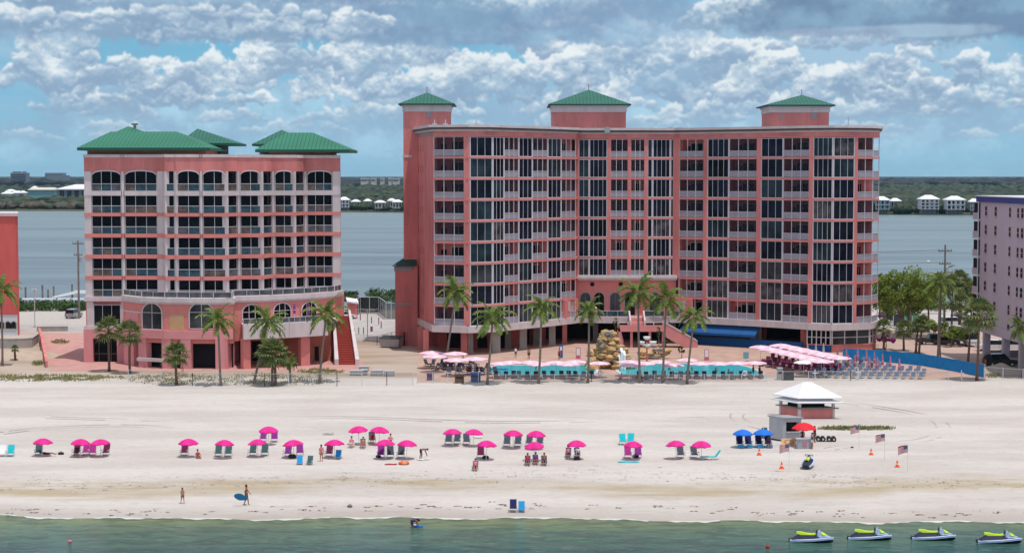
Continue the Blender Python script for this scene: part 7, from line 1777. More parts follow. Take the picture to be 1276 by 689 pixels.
# fences ---------------------------------------------------------
def fence(name, pts, h, label, mesh_mat, post='light_metal', sp=2.6, rail=True, group=None, toprail=True, pw=.04, midrail=False, inset=0.0):
    w0 = [G(u, v, 0) for u, v in pts]; e = root_world(name, w0[0], label, 'fence', group)
    for a, b_ in zip(w0, w0[1:]):
        f = Facet((a.x, a.y), (b_.x, b_.y)); n = max(1, int(f.L/sp))
        for i in range(n+1):
            q = MB(); s = f.L*i/n; x, y = f.p(s, 0); q.box(x-pw, x+pw, y-pw, y+pw, 0, h+.06); wbuild(q, 'post', post, e)
        q = MB(); f.box(q, 0, f.L, -.025, .025, h-.05, h); 
        if midrail: f.box(q, 0, f.L, -.025, .025, .12, .17)
        wbuild(q, 'rail', post, e)
        if mesh_mat: q = MB(); q.sm = True; f.quad(q, 0, f.L, .03, .05, h-.05); wbuild(q, 'mesh_panel', mesh_mat, e)
    return e
fence('wire_fence', [(160, 476), (240, 481), (330, 481.5), (420, 481), (482, 480), (515, 479.5)], 1.75, 'thin wire fence on posts across the sand before the smaller hotel', 'wire_mesh')
fence('wire_fence', [(437, 427), (470, 430), (494, 424)], 1.6, 'wire fence round the bare lot between the hotels', 'wire_mesh', sp=2.2)
fence('pool_fence', [(520, 477.5), (615, 477.0)], 1.5, 'thin metal fence in front of the left umbrella group', 'wire_mesh', sp=2.0)
fence('pool_fence', [(615, 475.8), (737, 475.6)], 1.05, 'clear panel fence on the beach side of the left pool', 'clear_panel', sp=1.6, midrail=True)
fence('pool_fence', [(737, 475.6), (800, 475.8), (955, 475.6)], 1.05, 'clear panel fence on the beach side of the right pool', 'clear_panel', sp=1.6, midrail=True)
fence('sun_deck_fence', [(955, 474.5), (1060, 474.5), (1182, 474.5)], 1.35, 'thin rail fence along the beach side of the right sun deck', 'wire_mesh', sp=4.5)
fence('wire_fence', [(1225, 470), (1300, 475)], 1.5, 'wire fence right of the blue screen fence', 'wire_mesh', sp=2.5)
# blue screen fence with gentle waves
bp_ = [(1050, 449), (1100, 451), (1150, 456), (1190, 463), (1226, 470.5)]
w0 = [G(u, v, 0) for u, v in bp_]; e = root_world('screen_fence', w0[0], 'long bright blue fabric screen fence beside the right sun deck', 'fence')
tot = 0; mb = MB(); mb.sm = True
rgf = random.Random(4)
for a, b_ in zip(w0, w0[1:]):
    f = Facet((a.x, a.y), (b_.x, b_.y)); n = max(3, int(f.L/.5))
    for i in range(n):
        s0, s1 = f.L*i/n, f.L*(i+1)/n; o0, o1 = .06*math.sin((tot+s0)*2.3), .06*math.sin((tot+s1)*2.3); hp0, hp1 = 1.85-.04*abs(math.sin((tot+s0)*1.1)), 1.85-.04*abs(math.sin((tot+s1)*1.1))
        A_, B_ = f.p(s0, o0), f.p(s1, o1); mb.face([(*A_, .03), (*B_, .03), (*B_, hp1), (*A_, hp0)])
    k = max(1, int(f.L/2.8))
    for i in range(k+1): q = MB(); x, y = f.p(f.L*i/k, .12); q.box(x-.035, x+.035, y-.035, y+.035, 0, 1.92); wbuild(q, 'post', 'light_metal', e)
    tot += f.L
wbuild(mb, 'fabric_screen', 'fence_blue', e)
# white stand pipes on the sand, bins, signs ----------------------
for (u, v, h, lb) in [(1069, 473, 1.6, 'white stand pipe before the loungers, left one'), (1198, 472.5, 1.3, 'white stand pipe before the blue fence end'), (1015.5, 473.5, 1.5, 'white shower post left of the kiosk roof')]:
    e = empty('shower_post', G(u, v, 0), lb, 'shower post'); q = MB(); q.tube([(0, 0, 0), (0, 0, h)], .07, 8); q.build('post', 'white_paint', e); q = MB(); q.box(-.35, .35, -.06, .06, h*.62, h*.72); q.build('crossbar', 'white_paint', e); q = MB(); q.box(-.3, .3, -.3, .3, 0, .06); q.build('foot_slab', 'concrete', e)
def bin_(u, v, w_, d_, h, mn, lb, cat='bin', louvre=True):
    e = empty('refuse_bin' if cat == 'bin' else 'cabinet', G(u, v, 0), lb, cat); q = MB(); q.box(-w_/2, w_/2, -d_/2, d_/2, .06, h); q.build('box_body', mn, e); q = MB(); q.box(-w_/2-.05, w_/2+.05, -d_/2-.05, d_/2+.05, h+.002, h+.1); q.build('lid', mn, e)
    q = MB(); q.box(-w_/2+.1, w_/2-.1, -d_/2-.02, -d_/2-.002, h*.55, h*.8); q.build('front_panel', 'black_plastic', e)
    q = MB(); q.box(-w_/2+.06, w_/2-.06, -d_/2+.06, d_/2-.06, 0, .06); q.build('plinth', 'rubber', e)
bin_(572.5, 477, 1.25, .9, 1.15, 'trunk_brown', 'dark brown cabinet by the fence under the left umbrellas', 'cabinet')
bin_(592.7, 475.5, 1.35, 1.0, 1.25, 'cloth_blue', 'blue-grey cabinet right of the dark brown one', 'cabinet')
bin_(536, 473.5, .9, .8, .9, 'cloth_purple', 'small purple bin at the left end of the pool fence')
bin_(982.5, 473.5, 1.4, 1.0, 1.35, 'car_dark', 'dark square bin between the pool and the right sun deck')
bin_(971.5, 473, .7, .8, 1.6, 'hut_grey', 'light grey cabinet left of the dark square bin', 'cabinet')
for (u, v, lb) in [(720.5, 447, 'pink-framed notice board left of the rock waterfall'), (880.5, 449, 'pink-framed notice board right of the stairs')]:
    e = empty('notice_board', G(u, v, 0), lb, 'sign'); q = MB(); q.box(-.36, .36, -.05, .05, .15, 1.75); q.build('frame', 'furled_pink', e); q = MB(); q.box(-.27, .27, -.07, -.052, .55, 1.65); q.build('board', 'white_fabric', e); q = MB(); q.box(-.4, .4, -.25, .25, 0, .15); q.build('foot', 'furled_pink', e)
e = empty('notice_board', G(699, 446, 0), 'blue notice panel standing in the shade of the undercroft', 'sign'); q = MB(); q.box(-.3, .3, -.05, .05, 0, 2.1); q.build('board', 'cloth_blue', e); q = MB(); q.box(-.18, .18, -.07, -.052, 1.2, 1.8); q.build('paper', 'white_fabric', e)
e = empty('notice_board', G(929.5, 454, 0), 'pale blue sign board at the right end of the pools', 'sign'); q = MB(); q.box(-.42, .42, -.05, .05, .9, 1.9); q.build('board', 'house_teal', e); q = MB(); q.tube([(0, .02, 0), (0, .02, 1)], .05, 6); q.build('post', 'light_metal', e)
for (u, v, lb) in [(748, 470.5, 'white life ring at the rock waterfall end of the left pool'), (927.5, 471.2, 'white life ring at the right pool end')]:
    e = empty('life_ring', G(u, v, 0), lb, 'life ring'); q = MB(); q.sm = True; torus(q, .30, .08, cols=1); q.v = [(x, -z-.1, y+.72) for x, y, z in q.v]; q.build('ring', 'white_paint', e); q = MB(); q.tube([(0, 0, 0), (0, 0, 1.2)], .04, 6); q.build('post', 'light_metal', e)
# blue slide piece, tables, junk
flat_thing('pool_mat', 622, 460.5, 2.6, 1.2, .3, 'sky_blue_fabric', 'bright blue float mat beside the left pool corner', 'float mat')
flat_thing('tarp', 203, 454.5, 4.6, .9, .35, 'sky_blue_fabric', 'blue and white tarp lying before the smaller hotel', 'tarp', .05)
def table_set(u, v, mn, lb, s=1.0):
    e = empty('picnic_table', G(u, v, 0), lb, 'table'); q = MB(); q.box(-.9, .9, -.4, .4, .70, .76); q.build('table_top', mn, e)
    for y in (-.75, .75): q = MB(); q.box(-.9, .9, y-.13, y+.13, .42, .46); q.build('bench', mn, e)
    for x in (-.65, .65): q = MB(); q.box(x-.04, x+.04, -.8, .8, .36, .42); q.bar((x, -.6, 0), (x, -.2, .7), .07); q.bar((x, .6, 0), (x, .2, .7), .07); q.build('leg_frame', mn, e)
    e.scale = (s,)*3
table_set(241.5, 456, 'red_step', 'dark red picnic table before the open arcade')
for i, (u, v) in enumerate([(248, 452), (260, 451.5), (263, 453.5)]): place('chw', None if 'chwFalse' in protos else None, u, v, 'x', None) if False else None
for (u, v, mn, w_, h, lb) in [(444.5, 467.5, 'lounger_mesh', 1.9, .75, 'leftmost grey crate on the lot before the red stairs'), (454, 467, 'hut_grey', .9, .8, 'narrow grey crate second from left on the lot'), (453.5, 462, 'lounger_mesh', 1.4, .7, 'grey crate standing behind the others on the lot'), (469.5, 467.8, 'concrete_dark', 1.7, .8, 'wide dark grey crate in the middle of the lot'), (485, 468, 'lounger_mesh', 1.5, .75, 'rightmost grey crate on the lot')]:
    e = empty('crate', G(u, v, 0), lb, 'crate', 'grey crates before the red stairs'); q = MB(); q.box(-w_/2, w_/2, -.45, .45, .08, h-.1); q.build('crate_body', 'hut_grey', e); q = MB(); q.box(-w_/2-.03, w_/2+.03, -.48, .48, h-.098, h); q.build('lid', 'light_metal', e)
    q = MB(); 
    for k in range(5): x = -w_/2+w_*(k+.5)/5; q.box(x-.03, x+.03, -.47, -.452, .1, h-.12)
    q.build('battens', 'concrete_dark', e); q = MB(); q.box(-w_/2+.05, w_/2-.05, -.4, .4, 0, .08); q.build('runners', 'rubber', e)
# dumpster by the side wing
e = empty('dumpster', G(487.5, 433, 0), 'dark grey dumpster in the shade beside the big hotel', 'dumpster', rz=-.35); q = MB(); q.hexa([(-1.6, -.8, .2), (1.6, -.8, .2), (1.6, .8, .2), (-1.6, .8, .2), (-1.8, -.9, 1.5), (1.8, -.9, 1.5), (1.8, .9, 1.9), (-1.8, .9, 1.9)]); q.build('container', 'grey_metal', e)
for s in (-.9, .9): q = MB(); q.hexa([(s-.88, -.92, 1.51), (s+.88, -.92, 1.51), (s+.88, .9, 1.91), (s-.88, .9, 1.91), (s-.88, -.92, 1.57), (s+.88, -.92, 1.57), (s+.88, .9, 1.97), (s-.88, .9, 1.97)]); q.build('lid', 'black_plastic', e)
for (x, y) in ((-1.3, -.6), (1.3, -.6), (-1.3, .6), (1.3, .6)): q = MB(); q.tube([(x-.05, y, .1), (x+.05, y, .1)], .1, 8); q.build('wheel', 'rubber', e)
# pink gatehouse with white lid, bollards
p = G(439, 396.5, 0); e = empty('utility_shed', p, 'narrow pink shed with slanted white top behind the red stairs', 'shed', rz=.2); q = MB(); q.box(-.95, .95, -.8, .8, 0, 3.4); q.build('wall', 'pink', e); q = MB(); q.hexa([(-1.15, -1.0, 3.3), (1.15, -1.0, 2.9), (1.15, 1.0, 3.5), (-1.15, 1.0, 3.9), (-1.15, -1.0, 3.6), (1.15, -1.0, 3.2), (1.15, 1.0, 3.8), (-1.15, 1.0, 4.2)]); q.build('roof', 'metal_roof_white', e); q = MB(); q.box(-.4, .4, -.84, -.80, .1, 2.1); q.build('door', 'pink_deep', e)
for i, (u, v) in enumerate([(449, 399), (463, 403), (472, 404), (475, 409), (441, 417), (447, 416), (453, 416), (463, 413)]):
    e = empty('bollard', G(u, v, 0), ordinal(i)+' marker post from the back in the lot between the hotels', 'bollard', 'marker posts in the lot between the hotels'); q = MB(); q.tube([(0, 0, 0), (0, 0, 1.25 if i < 7 else 1.0)], .09 if i < 7 else .22, 8); q.build('post_body', 'bollard_purple' if i < 4 or i == 7 else 'pole_wood', e); q = MB(); q.lathe([(.10 if i < 7 else .23, 0), (.06, .08), (0, .1)], 8, (0, 0, 1.25 if i < 7 else 1.0)); q.build('cap', 'white_paint' if i > 3 else 'bollard_purple', e)
# screened lot with dark mesh walls
def dark_screen(pts, h, lb):
    w0 = [G(u, v, 0) for u, v in pts]; e = root_world('screened_fence', w0[0], lb, 'fence')
    for a, b_ in zip(w0, w0[1:]):
        f = Facet((a.x, a.y), (b_.x, b_.y)); n = max(2, int(f.L/3))
        for i in range(n+1): q = MB(); f.box(q, f.L*i/n-.06, f.L*i/n+.06, -.06, .06, 0, h+.1); wbuild(q, 'post', 'light_metal', e)
        q = MB(); f.box(q, 0, f.L, -.05, .05, h, h+.12); wbuild(q, 'rail', 'light_metal', e)
        q = MB(); q.sm = True; f.quad(q, 0, f.L, .02, .1, h); wbuild(q, 'mesh_panel', 'dark_mesh', e)
dark_screen([(444, 393), (449, 391), (472, 391), (481, 398)], 3.4, 'tall dark mesh fence hiding a parked truck behind the smaller hotel')
dark_screen([(481, 398), (494, 398)], 3.2, 'dark mesh gates with white posts beside the big hotel')
e = root_world('site_screen', G(1128, 407, 0), 'green and white site screen behind the fan palms', 'fence'); a, b_ = G(1113, 407, 0), G(1146, 407, 0); f = Facet((a.x, a.y), (b_.x, b_.y)); q = MB(); f.box(q, f.L*.45, f.L*.98, 0, .1, .1, 2.4); wbuild(q, 'green_panel', 'green_screen', e); q = MB(); f.box(q, 0, f.L*.44, 0, .1, .1, 2.4); wbuild(q, 'grey_panel', 'lounger_mesh', e); q = MB(); f.box(q, -.1, f.L*1.9, -.05, .15, 2.41, 2.6); wbuild(q, 'top_rail', 'white_trim', e); q = MB(); [f.box(q, f.L*t-.06, f.L*t+.06, -.06, -.002, 0, 2.4) for t in (0, .44, .72, .98)]; wbuild(q, 'post', 'light_metal', e)
# tyre tracks pressed in the sand
mat('track_sand', (0.40, 0.355, 0.325), .95, .12, 2, bump=.3)
def tracks(px):
    P = [G(u, v, 0) for u, v in px]; out = []
    for i in range(len(P)-1):
        a, b_, c_, d_ = P[max(0, i-1)], P[i], P[i+1], P[min(len(P)-1, i+2)]
        for k in range(8): t = k/8; out.append(0.5*((2*b_)+(-a+c_)*t+(2*a-5*b_+4*c_-d_)*t*t+(-a+3*b_-3*c_+d_)*t**3))
    mb = MB(); mb.sm = True; rt = random.Random(3)
    for off in (-.75, .75):
        for i in range(len(out)-1):
            if rt.random() < .12: continue
            d_ = (out[i+1]-out[i]).normalized(); n_ = Vector((-d_.y, d_.x, 0)); w_ = .11; z = .10
            hz = lambda p: 0.05*math.sin(p.x*0.11+p.y*0.3)*math.sin(p.y*0.21+p.x*0.03)+.012
            a, b_, c_, e_ = out[i]+n_*(off-w_), out[i+1]+n_*(off-w_), out[i+1]+n_*(off+w_), out[i]+n_*(off+w_)
            mb.face([(q_.x, q_.y, hz(q_)) for q_ in (a, b_, c_, e_)])
    tag(mb.build('tyre_tracks', 'track_sand'), kind='structure')
tracks([(965, 513), (935, 512), (918, 517), (925, 525), (950, 533), (975, 538)]); tracks([(1040, 500), (1100, 508), (1160, 520), (1175, 535), (1150, 548), (1080, 553), (1030, 560)])
tracks([(60, 520), (200, 523), (420, 520), (640, 526), (900, 520)]); tracks([(0, 540), (60, 533), (160, 530), (230, 536)])
# ================================================================== VEHICLES
def vehicle(u, v, kind, body, label, rz=0.0, z=0.012):
    L, Wd, H = {'car': (4.6, 1.8, 1.45), 'suv': (4.9, 1.9, 1.85), 'pickup': (5.6, 1.95, 1.8), 'truck': (7.0, 2.3, 3.2)}[kind]
    e = empty('parked_'+kind, (0, 0, 0), label, {'car': 'car', 'suv': 'suv', 'pickup': 'pickup truck', 'truck': 'truck'}[kind], 'vehicles parked behind the hotels'); p = G(u, v, 0); e.location = (p.x, p.y, z); e.rotation_euler = (0, 0, rz)
    def prof(pts, w0_, w1_, mn, nm, par=e, z_split=None):
        q = MB(); n = len(pts); i0 = 0; c = [(x, -(w0_ if zz < .95*H/1.45 else w1_)/2, zz) for x, zz in pts]; d_ = [(x, -y, zz) for x, y, zz in c]
        q.face(c); q.face(d_[::-1])
        for k in range(n): j = (k+1) % n; q.face([c[k], d_[k], d_[j], c[j]])
        o = q.build(nm, mn, par, off=(0, 0, 0)); return o
    hl = L/2
    if kind == 'car': pts = [(-hl, .35), (-hl+.05, .85), (-hl+.5, .95), (hl-.9, .90), (hl-.1, .72), (hl, .35), (hl-.2, .25), (-hl+.2, .25)]; cab = [(-hl+.35, .94), (-hl+1.0, 1.40), (-hl+2.3, 1.45), (hl-1.3, .91)]
    elif kind == 'suv': pts = [(-hl, .40), (-hl+.03, 1.05), (-hl+.3, 1.12), (hl-1.0, 1.08), (hl-.08, .92), (hl, .45), (hl-.2, .3), (-hl+.2, .3)]; cab = [(-hl+.1, 1.11), (-hl+.35, 1.78), (hl-2.0, 1.85), (hl-1.15, 1.09)]
    elif kind == 'pickup': pts = [(-hl, .5), (-hl, 1.08), (hl-1.2, 1.10), (hl-.08, .95), (hl, .5), (hl-.2, .35), (-hl+.2, .35)]; cab = [(-hl+2.0, 1.09), (-hl+2.15, 1.76), (hl-2.1, 1.8), (hl-1.25, 1.1)]
    else: pts = [(-hl, .7), (-hl, 3.1), (hl-2.0, 3.2), (hl-2.0, .7)]; cab = [(hl-1.9, 1.25), (hl-1.9, 2.3), (hl-.9, 2.35), (hl-.35, 1.3)]
    b0 = prof(pts, Wd, Wd, body, 'body')
    if kind == 'truck': prof([(hl-1.95, .5), (hl-1.95, 1.24), (hl-.2, 1.24), (hl, .9), (hl, .5)], Wd*.95, Wd*.95, body, 'bonnet')
    q = MB(); c0 = [(x, -Wd/2*(0.94 if zz < cab[1][1]-.2 else .78), zz) for x, zz in cab]; c1 = [(x, -y, zz) for x, y, zz in c0]; q.face(c0); q.face(c1[::-1])
    for k in range(4): j = (k+1) % 4; q.face([c0[k], c1[k], c1[j], c0[j]])
    q.build('cabin_glass', 'car_glass', e)
    q = MB(); a, b_ = cab[1], cab[2]; q.hexa([(a[0]-.05, -Wd*.40, a[1]), (b_[0]+.08, -Wd*.40, b_[1]), (b_[0]+.08, Wd*.40, b_[1]), (a[0]-.05, Wd*.40, a[1]), (a[0], -Wd*.36, a[1]+.06), (b_[0], -Wd*.36, b_[1]+.06), (b_[0], Wd*.36, b_[1]+.06), (a[0], Wd*.36, a[1]+.06)]); q.build('roof', body, e)
    wr = .34 if kind != 'truck' else .48
    for x in (-hl*.6, hl*.62):
        for s in (-1, 1):
            q = MB(); q.tube([(x, s*(Wd/2-.18), wr), (x, s*(Wd/2+.02), wr)], wr, 14); o = q.build('wheel', 'rubber', e); q = MB(); q.tube([(x, s*(Wd/2+.021), wr), (x, s*(Wd/2+.03), wr)], wr*.55, 10); r_ = q.build('rim', 'light_metal', e); r_.parent = o
    for s in (-1, 1): q = MB(); q.box(hl-.06, hl+.02, s*Wd*.36-.15, s*Wd*.36+.15, .62, .78); q.build('headlight', 'white_paint', e); q = MB(); q.box(-hl-.02, -hl+.06, s*Wd*.40-.1, s*Wd*.40+.1, .66, .84); q.build('tail_light', 'cloth_red', e)
    return e
vehicle(92, 396, 'suv', 'car_silver', 'silver hatchback parked at the foot of the left utility pole', rz=R(82))
vehicle(457, 388, 'truck', 'car_dark', 'dark truck behind the dark mesh fence', rz=.1)
vehicle(430, 397, 'car', 'car_white', 'white car half hidden by the smaller hotel corner', rz=.1)
vehicle(1107, 396, 'car', 'car_red', 'red car under the distant palms right of the hotel', rz=.1)
vehicle(1115, 401, 'suv', 'car_dark', 'dark van left of the green site screen', rz=.1)
vehicle(1130, 399, 'suv', 'car_silver', 'grey van behind the green site screen', rz=.1)
vehicle(1094, 401, 'car', 'car_white', 'white car behind the right corner of the big hotel', rz=.2)
vehicle(1188, 407, 'suv', 'car_white', 'white van behind the grey truck, left one', rz=0)
vehicle(1205, 406, 'pickup', 'car_silver', 'silver pickup beyond the grey truck', rz=.1)
vehicle(1200, 398, 'car', 'car_dark', 'dark car farthest back beside the mauve building', rz=0)
vehicle(1203, 430, 'truck', 'hut_grey', 'grey box truck parked among the palms', rz=R(-80))
vehicle(1162, 429, 'pickup', 'car_dark', 'black pickup half hidden by the tall palm', rz=R(2))
vehicle(1178, 429.5, 'car', 'car_dark', 'black car between the tall palm and the grey truck', rz=R(5))
vehicle(1238, 437, 'pickup', 'car_white', 'white pickup behind the first pillar of the mauve building', rz=R(182))
vehicle(1262, 437, 'suv', 'car_white', 'white van behind the second pillar of the mauve building', rz=R(5))
vehicle(1246, 456, 'suv', 'car_dark', 'black suv in the shade under the mauve building', rz=R(4))
# sand pile right of the blue fence
p = G(1241, 459, 0); q = MB(); nn = 20
for j in range(nn+1):
    for i in range(nn+1): a, b_ = i/nn*2-1, j/nn*2-1; r_ = max(0, 1-math.sqrt(a*a+b_*b_)); q.v.append((p.x+a*3.6, p.y-2+b_*2.6, -.04+1.1*r_**1.1*(1+.15*math.sin(a*9+b_*5))))
for j in range(nn):
    for i in range(nn): k = j*(nn+1)+i; q.f.append((k, k+1, k+nn+2, k+nn+1)); q.m.append(0)
o = q.build('sand_pile', 'dune_sand', smooth=True); tag(o, 'pale heap of sand beside the end of the blue fence', 'sand pile')
# ================================================================== PEOPLE
def person(u, v, pose, skin, top, bottom, label, rz=0.0, h=1.72, z=None, hair='hair', long_hair=False, dz=0.0, group=None, topcut=True):
    s = h/1.72
    J = {'pel': (0, 0, .94), 'wst': (0, 0, 1.08), 'chs': (0, 0, 1.30), 'nck': (0, 0, 1.47), 'hd0': (0, -.02, 1.56), 'hd1': (0, -.01, 1.66)}
    def side(sx): return {'hip': (.09*sx, 0, .90), 'kne': (.10*sx, -.01, .50), 'ank': (.10*sx, .02, .09), 'toe': (.11*sx, -.14, .03), 'sho': (.17*sx, 0, 1.41), 'elb': (.23*sx, .02, 1.13), 'wri': (.24*sx, -.06, .89)}
    Lf, Rt = side(1), side(-1)
    if pose == 'walk':
        Lf.update(kne=(.10, -.14, .52), ank=(.10, -.22, .10), toe=(.10, -.37, .06)); Rt.update(kne=(-.10, .05, .50), ank=(-.10, .30, .14), toe=(-.10, .22, .03)); Lf.update(elb=(.22, .12, 1.15), wri=(.22, .12, .92)); Rt.update(elb=(-.22, -.06, 1.15), wri=(-.2, -.2, .95))
    if pose in ('sit', 'lie', 'kneel'):
        if pose == 'sit':
            for D_, sx in ((Lf, 1), (Rt, -1)): D_.update(hip=(.09*sx, 0, .40), kne=(.12*sx, -.42, .48), ank=(.12*sx, -.72, .12), toe=(.13*sx, -.88, .10), sho=(.17*sx, .16, .86), elb=(.25*sx, .02, .60), wri=(.2*sx, -.22, .56))
            J = {'pel': (0, .02, .42), 'wst': (0, .06, .54), 'chs': (0, .12, .76), 'nck': (0, .17, .92), 'hd0': (0, .17, 1.01), 'hd1': (0, .18, 1.11)}
        elif pose == 'lie':
            for D_, sx in ((Lf, 1), (Rt, -1)): D_.update(hip=(.0, .09*sx, .14), kne=(.42, .10*sx, .22), ank=(.82, .10*sx, .10), toe=(.92, .12*sx, .18), sho=(-.46, .17*sx, .18), elb=(-.28, .26*sx, .10), wri=(-.05, .26*sx, .10))
            J = {'pel': (-.04, 0, .14), 'wst': (-.16, 0, .15), 'chs': (-.36, 0, .18), 'nck': (-.54, 0, .22), 'hd0': (-.63, 0, .25), 'hd1': (-.73, 0, .27)}
    if pose == 'bend':   # torso folded forward toward +x
        J = {'pel': (-.15, 0, .86), 'wst': (-.04, 0, .93), 'chs': (.18, 0, .99), 'nck': (.34, 0, .98), 'hd0': (.42, 0, .97), 'hd1': (.52, 0, .95)}
        for D_, sx in ((Lf, -1), (Rt, 1)): D_.update(hip=(-.15, .09*sx, .82), kne=(-.06+.05*sx, .12*sx, .46), ank=(-.18+.08*sx, .13*sx, .09), toe=(-.03+.08*sx, .13*sx, .03), sho=(.28, .17*sx, .96), elb=(.36, .19*sx, .68), wri=(.45, .16*sx, .44))
    if pose == 'carry':  # walking to the right, board under the far arm
        J = {k: (x, y, z_) for k, (x, y, z_) in J.items()}
        Lf.update(hip=(.02, -.09, .90), kne=(.16, -.10, .50), ank=(.20, -.10, .10), toe=(.34, -.10, .05), sho=(0, -.18, 1.41), elb=(-.10, -.24, 1.15), wri=(.02, -.26, .93)); Rt.update(hip=(-.02, .09, .90), kne=(-.02, .10, .50), ank=(-.22, .10, .13), toe=(-.12, .10, .03), sho=(0, .18, 1.41), elb=(.12, .24, 1.16), wri=(.26, .22, 1.0)); J['hd0'] = (.02, 0, 1.56); J['hd1'] = (.01, 0, 1.66)
    names = list(J); vs = [J[k] for k in names]; rad = [.125, .115, .135, .058, .085, .098]; ed = [(0, 1), (1, 2), (2, 3), (3, 4), (4, 5)]
    for D_ in (Lf, Rt):
        b0 = len(vs)
        for k, r_ in zip(('hip', 'kne', 'ank', 'toe'), (.098, .062, .042, .035)): vs.append(D_[k]); rad.append(r_)
        ed += [(0, b0), (b0, b0+1), (b0+1, b0+2), (b0+2, b0+3)]; b1 = len(vs)
        for k, r_ in zip(('sho', 'elb', 'wri'), (.062, .043, .030)): vs.append(D_[k]); rad.append(r_)
        ed += [(2, b1), (b1, b1+1), (b1+1, b1+2)]
        w_ = Vector(D_['wri']); dr = (w_-Vector(D_['elb'])).normalized(); sx_ = dr.cross(Vector((0, 1, 0.2))).normalized(); up_ = dr.cross(sx_)
        pm = w_+dr*.06; vs.append(tuple(pm)); rad.append(.032); pi_ = len(vs)-1; ed.append((b1+2, pi_))
        for fi in range(4):
            o_ = sx_*(fi-1.5)*.022; Lh = (.055, .068, .064, .05)[fi]; a_ = pm+dr*.035+o_; c_ = a_+dr*Lh*.6+up_*.012; d_ = c_+dr*Lh*.3+up_*.022
            i0 = len(vs); vs += [tuple(a_), tuple(c_), tuple(d_)]; rad += [.0095, .0085, .0075]; ed += [(pi_, i0), (i0, i0+1), (i0+1, i0+2)]
        a_ = pm-dr*.02-sx_*.04; c_ = a_-sx_*.02+dr*.035; i0 = len(vs); vs += [tuple(a_), tuple(c_)]; rad += [.011, .009]; ed += [(pi_, i0), (i0, i0+1)]
    hd = Vector(J['hd1']); nk = Vector(J['hd0']); hup = (hd-Vector(J['nck'])).normalized()
    face = Vector((0, -1, 0)) if pose not in ('bend', 'carry', 'lie') else (Vector((1, 0, 0)) if pose == 'carry' else (Vector((.3, 0, -1)).normalized() if pose == 'bend' else Vector((0, 0, 1))))
    i0 = len(vs); vs.append(tuple(nk+face*.10+hup*.03)); rad.append(.018); ed.append((4, i0))       # nose
    me = bpy.data.meshes.new('body_skel'); me.from_pydata([Vector(x)*s for x in vs], ed, []); ob = bpy.data.objects.new('tmp', me); COL.objects.link(ob)
    sk = ob.modifiers.new('skin', 'SKIN'); 
    for i, r_ in enumerate(rad): me.skin_vertices[0].data[i].radius = (r_*s, r_*s)
    me.skin_vertices[0].data[0].use_root = True
    sb = ob.modifiers.new('sub', 'SUBSURF'); sb.levels = 1; sb.render_levels = 1
    dg = bpy.context.evaluated_depsgraph_get(); m2 = bpy.data.meshes.new_from_object(ob.evaluated_get(dg)); bpy.data.objects.remove(ob); m2.name = 'person_body'
    m2.materials.clear(); m2.materials.append(MATS[skin]); m2.polygons.foreach_set('use_smooth', [True]*len(m2.polygons))
    p = G(u, v, z if z is not None else 0); 
    if z is None:
        for _ in range(3): p = G(u, v, gz(p.y))
    e = empty('person', (p.x, p.y, p.z+dz), label, 'person', group, rz); bo = bpy.data.objects.new('body', m2); COL.objects.link(bo); bo.parent = e
    def V_(k): return Vector(k)*s
    if top: q = MB(); q.tube([V_(J['pel']).lerp(V_(J['wst']), .7), V_(J['wst']), V_(J['chs']), V_(J['chs']).lerp(V_(J['nck']), .62)], [.145*s, .14*s, .165*s, .11*s], 12); [q.tube([V_(D_['sho']).lerp(V_(J['chs']), .35), V_(D_['sho']).lerp(V_(D_['elb']), .5)], [.085*s, .07*s], 8) for D_ in (Lf, Rt)]; q.build('top', top, e, smooth=True)
    if bottom: q = MB(); q.tube([V_(J['pel'])-(V_(J['wst'])-V_(J['pel']))*.5, V_(J['pel']), V_(J['pel']).lerp(V_(J['wst']), .8)], [.13*s, .155*s, .135*s], 12); [q.tube([V_(D_['hip']), V_(D_['hip']).lerp(V_(D_['kne']), .55)], [.115*s, .095*s], 8) for D_ in (Lf, Rt)]; q.build('shorts', bottom, e, smooth=True)
    q = MB(); c = hd*s-face*.018*s+hup*.012*s; ax = hup.orthogonal().normalized(); q.lathe([(.0, -.055), (.085, -.05), (.112, .0), (.10, .06), (.05, .10), (0, .11)], 12); rot = hup.to_track_quat('Z', 'Y'); q.v = [tuple(c+rot @ (Vector(x)*s)) for x in q.v]
    if long_hair: q.tube([c-face*.05*s, c-face*.09*s-hup*.14*s, c-face*.10*s-hup*.30*s], [.09*s, .08*s, .04*s], 8)
    q.build('hair', hair, e, smooth=True)
    q = MB()
    sxv = face.cross(hup).normalized()
    for sg in (-1, 1): cc = (nk*.55+hd*.45)*s+face*.088*s+sxv*sg*.035*s; q.lathe([(0, -.012), (.012, 0), (0, .012)], 6, tuple(cc))
    q.build('eyes', 'black_plastic', e); q = MB(); cc = nk*s+face*.086*s-hup*.02*s; q.bar(cc-sxv*.025*s, cc+sxv*.025*s, .012*s); q.build('mouth', 'cloth_red', e)
    return e
person(227.5, 627, 'walk', 'skin', None, 'skin_tan', 'girl with long dark hair walking alone on the wet sand', rz=R(30), h=1.38, long_hair=True, hair='hair')
e = person(307, 629, 'carry', 'skin_tan', None, 'cloth_dark', 'shirtless person in dark shorts carrying a blue bodyboard', h=1.78)
p = e.location; b0 = empty('bodyboard', (p.x-.42, p.y-.38, p.z+.78), 'teal blue bodyboard held under the arm of the walking person', 'bodyboard', rz=0); b0.rotation_euler = (0, R(14), 0)
